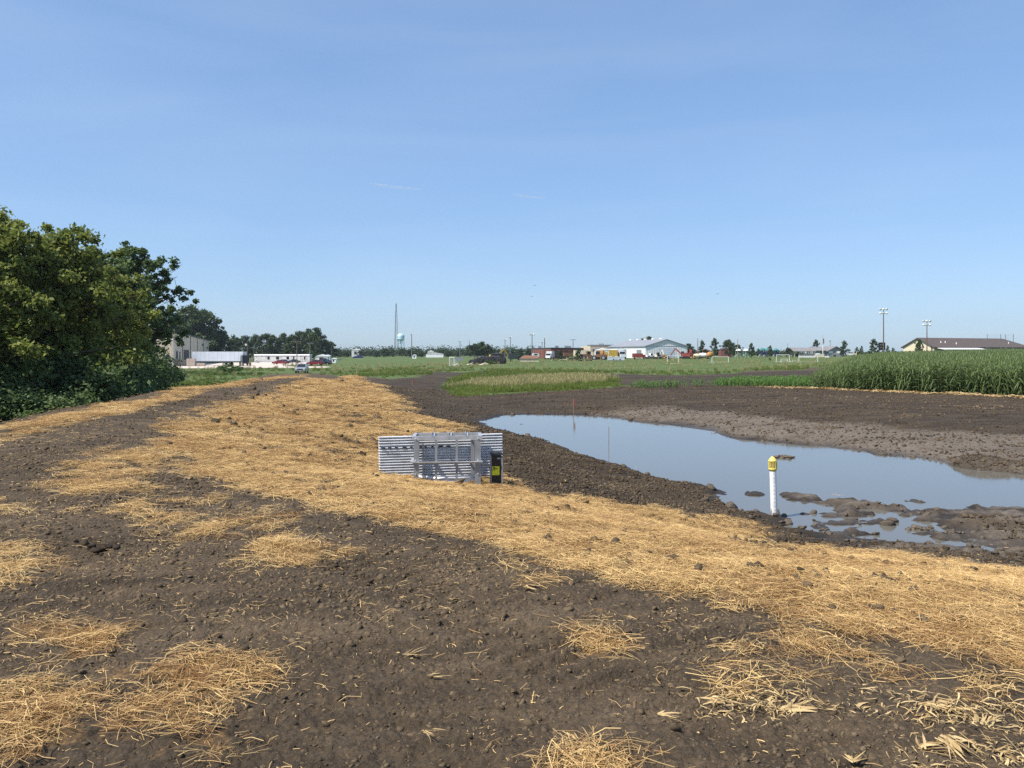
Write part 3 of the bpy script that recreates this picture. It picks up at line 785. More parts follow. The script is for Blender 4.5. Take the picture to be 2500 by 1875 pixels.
def build_straw():
    dense = [strip_mesh('straw_tuft', M['straw'], 60, .17, .15, .0028, .025, .14, .10) for _ in range(6)]
    sparse = [strip_mesh('loose_straw', M['straw'], 7, .30, .10, .0030, .012, .10, .14, .3, 1.0) for _ in range(5)]
    PX, PY, SC = [], [], []
    for r0, r1, n, sc in ((1.5, 8, 120, .80), (8, 16, 80, .90), (16, 36, 34, 1.15), (36, 120, 6.5, 2.2)):
        x, y = ring_points(r0, r1, n)
        s = covers(x, y)[0]
        k = rng.random(len(x)) < s ** 1.8
        PX.append(x[k]); PY.append(y[k]); SC.append(sc * (.75 + .5 * rng.random(k.sum())))
    x, y, sc = map(np.concatenate, (PX, PY, SC))
    z = ground_z(x, y)
    rot = np.stack([rng.normal(0, .08, len(x)), rng.normal(0, .08, len(x)), rng.random(len(x)) * 6.28], -1)
    scatter('straw_mulch', np.stack([x, y, z + .004], -1), rot, sc, dense, 'golden straw mulch blown over the berm slope', 'straw',
            tone=.22 * fbm(x * .35, y * .35, 311, 3) + .35 * fbm(x * 1.7, y * 1.7, 313, 3))
    PX, PY, SC = [], [], []
    for r0, r1, n, sc in ((1.5, 9, 46, .75), (9, 20, 22, .95), (20, 45, 4, 1.5)):
        x, y = ring_points(r0, r1, n)
        s, g, cl, gv = covers(x, y)
        pz = base_z(x, y)
        dens = np.clip(.26 + 1.0 * fbm(x * .6, y * .6, 301, 3) + .3 * (x < -.8) * (y < 7), .05, 1) * (1 - g) * np.where(pz < -.3, .12, 1) * np.where(y < 9, 1.0, .8)
        k = rng.random(len(x)) < np.maximum(dens, .9 * (s > .12) * (s < .9))
        PX.append(x[k]); PY.append(y[k]); SC.append(sc * (.7 + .6 * rng.random(k.sum())))
    x, y, sc = map(np.concatenate, (PX, PY, SC))
    k = base_z(x, y) > WATER + .12; x, y, sc = x[k], y[k], sc[k]
    rot = np.stack([np.zeros(len(x)), np.zeros(len(x)), rng.random(len(x)) * 6.28], -1)
    scatter('loose_straw', np.stack([x, y, ground_z(x, y) + .004], -1), rot, sc, sparse, 'single stalks of straw strewn over the dark soil', 'straw')
build_straw()

def build_chaff():
    bits = [strip_mesh('chaff', M['straw'], 16, .28, .028, .0032, .004, .10, .12, .45, 1.0) for _ in range(6)]
    PX, PY, SC = [], [], []
    for r0, r1, n, sc in ((2, 7, 16, .9), (7, 14, 9, 1.2), (14, 30, 3, 1.9)):
        x, y = ring_points(r0, r1, n, -37, 37)
        s, g, cl, gv = covers(x, y); pz = base_z(x, y)
        k = rng.random(len(x)) < np.clip(.5 + .9 * fbm(x * .8, y * .8, 321, 3), .12, 1) * (1 - g) * np.where(pz < -.4, .15, 1) * (s < .8)
        PX.append(x[k]); PY.append(y[k]); SC.append(sc * (.6 + .7 * rng.random(k.sum())))
    x, y, sc = map(np.concatenate, (PX, PY, SC))
    rot = np.stack([np.zeros(len(x)), np.zeros(len(x)), rng.random(len(x)) * 6.28], -1)
    scatter('straw_chaff', np.stack([x, y, ground_z(x, y) + .007], -1), rot, sc, bits, 'fine straw chaff flecked over the bare soil', 'straw', tone=.3 * fbm(x, y, 323, 2))
build_chaff()

def clod_mesh(name, mat, seed, n=7, m=5):
    q = np.random.default_rng(seed)
    V, Fc = [], []
    lob = q.normal(size=(7, 3)); lob /= np.linalg.norm(lob, axis=1)[:, None]; amp = q.random(7) * .5
    for k in range(m + 1):
        a = math.pi * k / m
        for i in range(n):
            t = 2 * math.pi * i / n + k * .3
            d = np.array([math.sin(a) * math.cos(t), math.sin(a) * math.sin(t), math.cos(a)])
            r = .66 + (np.maximum(lob @ d, 0) ** 2 * amp * 1.3).sum() + q.normal() * .17
            V.append(d * r * [1.25, .9, .62])
    for k in range(m):
        for i in range(n):
            j = (i + 1) % n
            Fc.append((k * n + i, (k + 1) * n + i, (k + 1) * n + j, k * n + j))
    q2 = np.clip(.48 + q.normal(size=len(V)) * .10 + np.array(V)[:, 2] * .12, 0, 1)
    return mesh_np(name, V, Fc, mat, colors=np.stack([q2, q2, q2, np.ones(len(V))], -1))
CLODS = [clod_mesh('soil_clod', M['crumb'], 50 + k) for k in range(9)]
MUDS = [clod_mesh('mud_lump', M['mudclod'], 80 + k) for k in range(5)]

def ridge_shade(x, y):
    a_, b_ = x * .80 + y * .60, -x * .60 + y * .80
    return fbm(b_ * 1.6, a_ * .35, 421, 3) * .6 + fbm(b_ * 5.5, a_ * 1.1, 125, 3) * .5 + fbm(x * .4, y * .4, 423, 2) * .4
def build_clods():
    PX, PY, SC = [], [], []
    for r0, r1, n, s0 in ((2.2, 4.6, 4400, .0052), (4.6, 8, 2000, .0075), (8, 15, 800, .0095), (15, 32, 260, .0130), (32, 75, 30, .020)):
        x, y = ring_points(r0, r1, n, -37, 37)
        s, g, cl, gv = covers(x, y)
        pz = base_z(x, y)
        slope = (pz < -.35)
        dens = (.30 + .95 * np.clip(fbm(x * .9, y * .9, 401, 3) + .1, 0, 1) + .35 * slope) * (1 - .80 * s) * (1 - g) * (pz > WATER + .03)
        k = rng.random(len(x)) < dens
        x, y, slope = x[k], y[k], slope[k]
        sz = s0 * (.45 + rng.exponential(.55, len(x))) * np.where(slope, 1.35, 1)
        PX.append(x); PY.append(y); SC.append(np.minimum(sz, s0 * 4.2))
    x, y, sc = map(np.concatenate, (PX, PY, SC))
    rot = rng.random((len(x), 3)) * [.8, .8, 6.28]
    scatter('soil_clods', np.stack([x, y, ground_z(x, y) - sc * .12], -1), rot, sc, CLODS, 'crumbs and small clods of dark soil', 'soil', tone=ridge_shade(x, y) * .55 - .20 * fresh(x, y))
build_clods()

def straw_clods():
    PX, PY, SC = [], [], []
    for r0, r1, n, s0 in ((3, 14, 60, .016), (14, 40, 15, .028), (40, 90, 1.8, .055)):
        x, y = ring_points(r0, r1, n)
        s = covers(x, y)[0]
        k = (s > .5) & (rng.random(len(x)) < np.clip(.15 + 1.6 * fbm(x * 1.3, y * 1.3, 411, 3), .03, 1)) & (base_z(x, y) < -.02)
        PX.append(x[k]); PY.append(y[k]); SC.append(np.minimum(s0 * (.5 + rng.exponential(.6, k.sum())), s0 * 3.2))
    x, y, sc = map(np.concatenate, (PX, PY, SC))
    scatter('clods_on_straw', np.stack([x, y, ground_z(x, y) + .012 + sc * .3], -1), rng.random((len(x), 3)) * [.9, .9, 6.28], sc, CLODS, 'dark clods poking through the straw on the slope', 'soil')
straw_clods()
# ---------------------------------------------------------------- trees, bushes, grass, corn
def leaf_quads(ctr, rad, n, size, q, up=.35, flat=.8, tint=.5):
    """n leaf-shaped quads round a clump centre"""
    d = q.normal(size=(n, 3)); d /= np.linalg.norm(d, axis=1)[:, None]
    r = rad * np.minimum(np.abs(q.normal(size=n)), 1.75) * .62
    c = np.asarray(ctr) + d * r[:, None] * [1, 1, flat]
    nr = d * .5 + q.normal(size=(n, 3)) * .7 + [0, 0, up]; nr /= np.linalg.norm(nr, axis=1)[:, None]
    t = np.cross(nr, q.normal(size=(n, 3))); t /= np.linalg.norm(t, axis=1)[:, None]
    b = np.cross(nr, t)
    s = size * (.6 + .8 * q.random(n))[:, None]
    v = np.stack([c - t * s * .62, c - b * s * .36 + nr * s * .08, c + t * s * .62, c + b * s * .36 + nr * s * .08], 1)
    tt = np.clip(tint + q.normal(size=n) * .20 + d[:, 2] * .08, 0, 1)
    return v.reshape(-1, 3), np.repeat(np.stack([tt, tt, tt, np.ones(n)], -1), 4, 0)

def limb_tube(mb, pts, r0, r1, n=5):
    k = len(pts) - 1
    for i in range(k):
        a, b = r0 + (r1 - r0) * i / k, r0 + (r1 - r0) * (i + 1) / k
        mb.tube(pts[i], pts[i + 1], a, b, n, cap=False)

def make_tree(seed, H, R, base, limbs, per, size, leafmat, clump=.22, sub=3, low=.12, spread=1.0, crown_top=1.0, open_=0.0):
    """trunk mesh and crown mesh of one tree"""
    q = np.random.default_rng(seed)
    wood = MB()
    lean = q.normal(size=2) * .03 * H
    tp = [Vector((lean[0] * t * t + q.normal() * .01 * H * t, lean[1] * t * t + q.normal() * .01 * H * t, H * .86 * t)) for t in (0, .2, .4, .6, .8, 1)]
    limb_tube(wood, tp, H * .021, H * .004, 7)
    V, C = [], []
    def trunk_at(t):
        t = min(max(t, 0), .999) * 5; i = int(t); return tp[i].lerp(tp[i + 1], t - i)
    for k in range(limbs):
        f = (k + q.random() * .8) / limbs
        hz = base + (1 - base) * f
        ang = k * 2.4 + q.random() * .9
        prof = math.sin(math.pi * min(1, (low + (1 - low) * f)) ** .85) ** .55
        reach = R * max(.22, prof) * (.72 + .45 * q.random()) * spread
        a = trunk_at(hz * .82 / .86 * .9)
        tip = Vector((a.x + math.cos(ang) * reach, a.y + math.sin(ang) * reach, min(H * crown_top * .97, a.z + H * (.05 + .13 * f) + reach * .18)))
        mid = a.lerp(tip, .5) + Vector((q.normal() * .06 * R, q.normal() * .06 * R, .04 * H))
        limb_tube(wood, [a, mid, tip], H * .0085 * (1.2 - .6 * f), H * .002, 4)
        tint0 = .50 + q.normal() * .16
        for s in range(sub):
            t = .38 + .62 * (s + q.random() * .8) / sub
            c = (a.lerp(mid, t * 2) if t < .5 else mid.lerp(tip, t * 2 - 1)) + Vector(q.normal(size=3) * R * .11)
            rad = R * clump * (.65 + .7 * q.random()) * (1.1 - .35 * t)
            v, cc = leaf_quads(c, rad, int(per * (.7 + .6 * q.random())), size, q, tint=tint0 + q.normal() * .08)
            V.append(v); C.append(cc)
            if open_ and q.random() < open_:
                e = c + Vector(q.normal(size=3) * rad * .9)
                wood.tube(a.lerp(tip, t), e, H * .0016, H * .0008, 3, cap=False)
    v, cc = leaf_quads((tp[-1].x, tp[-1].y, H * .92), R * clump * 1.0, per, size, q, tint=.55); V.append(v); C.append(cc)
    V, C = np.concatenate(V), np.concatenate(C)
    f = np.arange(len(V)).reshape(-1, 4)
    return wood.mesh('trunk', M['bark']), mesh_np('crown', V, f, leafmat, colors=C)

def make_bush(seed, H, R, n, per, size, mat):
    q = np.random.default_rng(seed)
    V, C = [], []
    wood = MB()
    for k in range(n):
        a = q.random() * 6.28; rr = R * math.sqrt(q.random()) * .8
        c = (rr * math.cos(a), rr * math.sin(a), H * (.18 + .62 * q.random() * (1 - .5 * rr / R)))
        wood.tube((c[0] * .2, c[1] * .2, 0), c, H * .012, H * .004, 4, cap=False)
        v, cc = leaf_quads(c, R * .34 * (.6 + .8 * q.random()), per, size, q, tint=.45 + q.normal() * .15)
        v[:, 2] = np.maximum(v[:, 2], .02)
        V.append(v); C.append(cc)
    V, C = np.concatenate(V), np.concatenate(C)
    return wood.mesh('stem', M['bark']), mesh_np('foliage', V, np.arange(len(V)).reshape(-1, 4), mat, colors=C)

def put_tree(name, meshes, loc, rz, sc, label, cat, group, parts=('trunk', 'crown')):
    r = empty(name, loc, rz, label, cat, group, sc)
    link(parts[0], meshes[0], r); link(parts[1], meshes[1], r)
    return r

# unit trees: height 10 m
TN = [make_tree(11 + k, 10, 3.9, .06, 30, 165, .185, M['leaf'], .165, 7, .30) for k in range(4)]           # dense near hardwoods
TC = [make_tree(31 + k, 10, 3.4, .34, 28, 100, .18, M['leaf2'], .105, 9, .22, open_=.6) for k in range(2)]   # open cottonwood
TD = [make_tree(41 + k, 10, 4.0, .10, 22, 110, .40, M['leaf3'], .26, 3, .25) for k in range(4)]           # distant hardwoods
TS = [make_tree(51 + k, 10, 3.3, .12, 16, 60, .50, M['leaf3'], .30, 3, .30) for k in range(2)]           # distant narrow trees
BN = [make_bush(71 + k, 4, 3.2, 46, 260, .17, M['leaf2']) for k in range(2)]                              # wood-edge thickets, darker leaf colour standing in for the shade there
BU = [make_bush(61 + k, 2, 1.6, 22, 110, .13, M['bush']) for k in range(3)]

def along(px, d, H, meshes, wide, name, label, cat, group, sink=.0, parts=('trunk', 'crown'), unit=10.0):
    p = on(px, d, -sink)
    s = H / unit
    return put_tree(name, meshes, p, random.random() * 6.28, (s * wide, s * wide, s), label, cat, group, parts)

# the wood goes on out of view to the left and shades its own foot
for k, (x_, y_, H_) in enumerate(((-33, 28, 12.5), (-37, 36, 13), (-29.5, 21, 11.5), (-41, 45, 13.5), (-35, 42, 12.5), (-33, 34, 12))):
    put_tree('bushy_tree', TN[k % 4], (x_, y_, gz(x_, y_) - .2), k * 1.3, (H_ / 10 * 1.15, H_ / 10 * 1.15, H_ / 10),
             '%s tree of the wood where it runs on past the left edge of view' % ('first', 'second', 'third', 'fourth', 'fifth', 'sixth')[k], 'tree', 'trees of the left wood')
# the wood on the left, near trees first
near_trees = [  # px, d, top py, variant, width
    (-300, 40, 545, 0, 1.05, 'broad bushy tree leaning out of the left edge of the picture'),
    (-60, 44, 520, 1, 1.0, 'bushy tree with yellowish upper leaves at the far left edge'),
    (55, 46, 503, 2, .95, 'tallest bushy tree of the left wood, its tip highest of all'),
    (150, 49, 540, 3, .95, 'bushy tree just right of the tallest one in the left wood'),
    (-160, 54, 500, 3, 1.1, 'tree standing behind the far left edge of the wood'),
    (225, 55, 600, 0, .92, 'yellow green tree on the sunny shoulder of the left wood'),
    (120, 62, 560, 1, 1.0, 'tree in the second row of the left wood, behind the tallest'),
    (290, 70, 690, 2, .85, 'lower dark tree in front of the open cottonwood'),
]
for px, d, py, k, w, lab in near_trees:
    g = on(px, d).z
    along(px, d, top_h(py, d, g), TN[k], w, 'bushy_tree', lab, 'tree', 'trees of the left wood')
for px, d, py, k, w, lab in ((330, 84, 585, 0, 1.05, 'open cottonwood whose ragged crown reaches right against the sky'),
                             (255, 80, 590, 1, .95, 'slender cottonwood left of the open ragged one'),
                             (318, 100, 740, 1, .9, 'small dark cottonwood left of the beige warehouse')):
    g = on(px, d).z
    along(px, d, top_h(py, d, g), TC[k], w, 'cottonwood_tree', lab, 'tree', 'trees of the left wood')
low = [(-120, 42, 860, 2.2), (30, 46, 835, 2.3), (120, 45, 850, 2.2), (205, 51, 845, 2.2), (270, 58, 850, 2.0), (330, 72, 835, 2.0), (352, 84, 852, 1.3),
       (418, 104, 893, 1.0), (300, 64, 818, 1.8), (60, 41, 930, 1.5), (180, 47, 925, 1.4), (250, 53, 920, 1.5)]
bl = ['dark bush at the foot of the far left tree', 'large dark bush under the tallest left tree', 'shaded bush between the two nearest tree trunks', 'shaded bush below the yellow green tree',
      'dark rounded bush in the shade of the wood', 'light green bush at the right end of the wood', 'sunlit bush below the open cottonwood', 'last bush before the lawn, beside the straw strip',
      'tall bush behind the shaded ones at the wood edge', 'low bush nearest the berm at the left edge', 'low shaded bush close to the berm edge', 'low bush in the middle of the wood edge']
for k, ((px, d, py, w), lab) in enumerate(zip(low, bl)):
    g = on(px, d).z
    H = max(1.2, top_h(py, d, g))
    p = on(px, d, -.1)
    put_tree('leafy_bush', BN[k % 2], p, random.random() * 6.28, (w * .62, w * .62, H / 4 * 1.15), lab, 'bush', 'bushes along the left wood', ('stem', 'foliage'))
for px, d, py, w, lab in ((562, 150, 884, 1.9, 'round bright green bush in front of the trailer'), (480, 150, 905, 1.9, 'low dark bush in the ditch left of the round one'),
                          (520, 140, 908, 2.2, 'low spreading bush in the ditch below the gravel lot'), (610, 142, 908, 1.8, 'low dark bush right of the round green one')):
    g = on(px, d).z
    put_tree('leafy_bush', BU[1], on(px, d, -.1), px, (w, w, max(.7, top_h(py, d, g)) / 2 * 1.1), lab, 'bush', 'bushes in the ditch by the lot', ('stem', 'foliage'))

# woods and trees behind the lots and fields
def row(items, group, where, pool=TD):
    for k, (px, py, d, w) in enumerate(items):
        g = on(px, d).z
        p = on(px, d, -.2)
        H = top_h(py, d, g) + .2
        put_tree('distant_tree', pool[k % len(pool)], p, random.random() * 6.28, (H / 10 * w, H / 10 * w, H / 10), where[k], 'tree', group)

row([(405, 765, 330, 1.0), (440, 752, 340, .95), (470, 742, 335, 1.0), (500, 752, 345, 1.0), (520, 785, 350, .9), (545, 806, 360, .9), (565, 825, 370, .8)],
    'big trees behind the warehouse',
    ['big tree behind the left end of the warehouse roof', 'second big tree behind the warehouse roof', 'tallest tree behind the warehouse', 'big tree over the right part of the warehouse roof',
     'tree just past the right end of the warehouse', 'tree sloping down right of the warehouse', 'lowest tree right of the warehouse, before the dip'])
wx = [(575, 822), (598, 818), (622, 815), (648, 812), (668, 816), (690, 812), (712, 815), (735, 806), (757, 801), (775, 798), (795, 828), (808, 832)]
row([(px, py, 390 + 12 * (k % 3), .95) for k, (px, py) in enumerate(wx)], 'wood behind the mobile home',
    ['%s tree of the wood behind the mobile home, counted from the left' % n for n in ('first', 'second', 'third', 'fourth', 'fifth', 'sixth', 'seventh', 'eighth', 'ninth', 'tenth', 'eleventh', 'twelfth')])
tx = [(825, 853), (845, 856), (880, 855), (905, 858), (920, 857), (940, 850), (960, 862), (982, 850), (1000, 852), (1028, 856), (1050, 858), (1072, 856), (1095, 855), (1118, 858),
      (1148, 842), (1172, 836), (1188, 845), (1208, 852), (1230, 852), (1250, 852), (1270, 850), (1290, 850)]
row([(px, py, 520 + 30 * (k % 4), 1.5) for k, (px, py) in enumerate(tx)], 'tree line on the horizon',
    ['%s tree of the horizon tree line, counted rightwards from the white hut' % n for n in ('first', 'second', 'third', 'fourth', 'fifth', 'sixth', 'seventh', 'eighth', 'ninth', 'tenth', 'eleventh', 'twelfth',
     'thirteenth', 'fourteenth', 'fifteenth', 'sixteenth', 'seventeenth', 'eighteenth', 'nineteenth', 'twentieth', 'twenty-first', 'twenty-second')])
row([(1581, 820, 420, 1.1), (1682, 838, 400, 1.3), (1778, 828, 420, 1.25), (1800, 840, 410, 1.0), (1990, 850, 420, 1.4), (2245, 827, 250, .62)],
    'round trees on the right', ['round treetop rising behind the white metal barn roof', 'dark tree right of the white metal barn', 'large round tree behind the brick sheds', 'smaller tree right of the large round one',
    'low wide trees behind the picnic shelter', 'young tree growing against the cream gable wall'])
row([(1714, 829, 300, .62), (1744, 824, 295, .7), (1835, 836, 290, .75), (1852, 850, 310, .8), (1881, 842, 280, .6), (1894, 850, 300, .7), (1923, 847, 280, .75), (1992, 828, 300, .7), (2061, 830, 290, .75),
     (2092, 846, 330, .8), (2103, 843, 330, .6), (2134, 826, 290, .85), (2167, 842, 380, .6), (2180, 848, 380, .9), (1412, 848, 262, .8), (1367, 856, 262, .9), (1784, 833, 285, .7)],
    'narrow young trees on the right', ['narrow tree behind the scrap machines', 'pointed tree beside the brick shed', 'pointed dark tree right of the play tower', 'pale young tree right of the pointed dark one',
    'columnar tree in front of the blue playset', 'pale small tree right of the columnar one', 'rounded young tree left of the picnic shelter', 'tree between the picnic shelter and the grey house',
    'tree right of the grey house', 'small tree behind the yellow pole', 'feathery young tree left of the scoreboard', 'full young tree beside the scoreboard', 'small conifer right of the scoreboard',
    'low tree between the scoreboard and the cream gable', 'dark tree at the right end of the brick hall', 'shrubby tree in front of the brick hall', 'dark tree in front of the round tree'], TS)

row([(1158, 838, 425, 1.25), (1176, 833, 430, 1.3), (1192, 842, 428, 1.2)], 'clump of trees behind the black heap',
    ['left tree of the round clump behind the black heap', 'tallest tree of the round clump behind the black heap', 'right tree of the round clump behind the black heap'])

def hedge_line():
    """far hedgerow and woods that read as one mass"""
    V, C = [], []
    q = np.random.default_rng(5)
    for px0, px1, d, h in ((800, 1310, 640, 7.5), (-300, 420, 420, 13), (2080, 2230, 560, 3.5), (1640, 1960, 640, 4.5), (2440, 2900, 620, 2.5)):
        n = int((px1 - px0) / 2.2)
        for k in range(n):
            px = px0 + (px1 - px0) * q.random(); dd = d * (1 + .1 * q.random())
            x = (px - CX) / F * dd; z = -1.4
            hh = h * (.55 + .55 * q.random())
            v, c = leaf_quads((x, dd, z + hh * .5), hh * .70, 110, 1.1, q, tint=.4 + .1 * q.normal(), flat=.85)
            v[:, 2] = np.maximum(v[:, 2], z - .5)
            V.append(v); C.append(c)
    V, C = np.concatenate(V), np.concatenate(C)
    o = link('distant_woods', mesh_np('distant_woods', V, np.arange(len(V)).reshape(-1, 4), M['leaf3'], colors=C))
    tag(o, 'low dark line of far woods along the horizon', 'woods', kind='stuff')
hedge_line()

def grass_tuft(seed, n, rad, h, w, mat, lean=.25, seed_head=0):
    q = np.random.default_rng(seed)
    V, Fc, C = [], [], []
    for _ in range(n):
        a = q.random() * 6.28; rr = rad * math.sqrt(q.random())
        p = np.array([rr * math.cos(a), rr * math.sin(a), 0.]); hh = h * (.5 + .7 * q.random())
        ba = q.random() * 6.28; ln = lean * hh * (.3 + q.random())
        sd = np.array([math.cos(ba + 1.57 + q.normal() * .6), math.sin(ba + 1.57), 0])
        t = np.clip(.5 + q.normal() * .25, 0, 1); n0 = len(V)
        for k, (zz, ww) in enumerate(((0, .8), (.55, 1.), (1, .15 + seed_head))):
            c = p + np.array([math.cos(ba), math.sin(ba), 0]) * ln * zz * zz + [0, 0, hh * zz]
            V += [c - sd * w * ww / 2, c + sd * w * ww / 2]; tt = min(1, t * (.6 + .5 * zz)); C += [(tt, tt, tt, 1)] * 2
        Fc += [(n0, n0 + 1, n0 + 3, n0 + 2), (n0 + 2, n0 + 3, n0 + 5, n0 + 4)]
    return mesh_np('grass_tuft', V, Fc, mat, colors=C)

def build_grass():
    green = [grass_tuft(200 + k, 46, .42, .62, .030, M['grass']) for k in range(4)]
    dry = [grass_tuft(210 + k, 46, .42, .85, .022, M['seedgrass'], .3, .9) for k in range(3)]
    def area(poly, n):
        p = np.array(poly); lo, hi = p.min(0), p.max(0)
        x = lo[0] + rng.random(n) * (hi[0] - lo[0]); y = lo[1] + rng.random(n) * (hi[1] - lo[1])
        k = sdf(x, y, poly) > -.6 + rng.random(n) * .8
        return x[k], y[k]
    def rz(n): return np.stack([np.zeros(n), np.zeros(n), rng.random(n) * 6.28], -1)
    # tall patch beyond the pond
    x, y = area(grass_patch, 9000); sd = sdf(x, y, seed_patch) + fbm(x * .5, y * .5, 501, 3) * 1.2
    isdry = sd > .2 + rng.normal(size=len(x)) * .5
    gx, gy = x[~isdry], y[~isdry]; dx, dy = x[isdry], y[isdry]
    # weedy fringe along the edges and tall weeds over the left rise
    fx, fy = ring_points(60, 200, .55, -36, 36)
    m = covers(fx, fy)
    sdg = sdf(fx, fy, grass_poly)
    keep = (m[1] > .4) & (m[3] < .2) & (rng.random(len(fx)) < np.where(fx < -8, np.clip(1.3 - sdg / 40, .0, 1), np.clip(1.1 - sdg / 13, .0, 1))) & (fbm(fx * .12, fy * .12, 511, 3) + .45 > rng.random(len(fx)) * .7)
    keep &= ~((fx > -52) & (fx < -33) & (fy > 148) & (fy < 166))
    fx, fy = fx[keep], fy[keep]
    # shaded grass along the foot of the wood
    lx, ly = ring_points(18, 110, 1.6, -44, -18)
    kk = (covers(lx, ly)[1] > .5) & (sdf(lx, ly, grass_poly) < 9)
    lx, ly = lx[kk], ly[kk]
    X, Y = np.concatenate([gx, fx, lx]), np.concatenate([gy, fy, ly])
    edge = np.clip(.45 + np.maximum(sdf(X, Y, grass_patch), 0) * .28, .4, 1.0)
    sc = (.42 + .5 * rng.random(len(X))) * np.where(np.arange(len(X)) < len(gx), edge * np.clip(.85 + .7 * fbm(X * .35, Y * .35, 521, 3), .45, 1.3), np.where(np.hypot(X, Y) > 120, .95, .8))
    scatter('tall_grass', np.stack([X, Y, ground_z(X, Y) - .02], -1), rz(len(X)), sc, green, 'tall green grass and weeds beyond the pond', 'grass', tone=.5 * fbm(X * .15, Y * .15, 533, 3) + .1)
    wx_, wy_ = ring_points(130, 260, .05, -36, 36); kk = (covers(wx_, wy_)[1] > .5); wx_, wy_ = wx_[kk], wy_[kk]
    X, Y = np.concatenate([dx, wx_]), np.concatenate([dy, wy_])
    scatter('seeding_grass', np.stack([X, Y, ground_z(X, Y) - .02], -1), rz(len(X)), .5 + .4 * rng.random(len(X)), dry, 'tan seeding grass in the patch beyond the pond', 'grass')
build_grass()

def corn_mesh(seed, H, nl, mat, tassel=True):
    q = np.random.default_rng(seed)
    V, Fc, C = [], [], []
    def strip(pts, ws, sd, t):
        n0 = len(V)
        for p, w in zip(pts, ws):
            V.extend([p - sd * w / 2, p + sd * w / 2]); C.extend([(t, t, t, 1)] * 2)
        for k in range(len(pts) - 1): Fc.append((n0 + 2 * k, n0 + 2 * k + 1, n0 + 2 * k + 3, n0 + 2 * k + 2))
    for a in (0, 1.57):
        sd = np.array([math.cos(a), math.sin(a), 0]); strip([np.array([0, 0, H * k / 3]) for k in range(4)], [.035, .03, .025, .012], sd, .55)
    a0 = q.random() * 3.14
    for k in range(nl):
        z = H * (.10 + .82 * k / nl); a = a0 + (k % 2) * math.pi + q.normal() * .35
        d = np.array([math.cos(a), math.sin(a), 0]); l = (.75 if .2 < k / nl < .8 else .5) * (.8 + .4 * q.random()) * H / 2.2
        sd = np.array([-d[1], d[0], 0]) + [0, 0, q.normal() * .35]; sd /= np.linalg.norm(sd)
        rise = .30 + .35 * k / nl + q.normal() * .08
        pts = [np.array([0, 0, z]) + d * l * s + np.array([0, 0, l * (rise * 2.2 * s - (1.1 + .5 * q.random()) * s * s)]) for s in (0, .28, .6, 1.0)]
        strip(pts, [.05, .085, .07, .006], sd, np.clip(.25 + .5 * k / nl + q.normal() * .16, 0, 1))
    if tassel:
        for k in range(4):
            a = k * 1.6; d = np.array([math.cos(a) * .12, math.sin(a) * .12, .28])
            strip([np.array([0, 0, H * .98]), np.array([0, 0, H * .98]) + d], [.02, .02], np.array([-math.sin(a), math.cos(a), 0]), 1.0)
    return mesh_np('corn_plant', V, Fc, mat, colors=C)

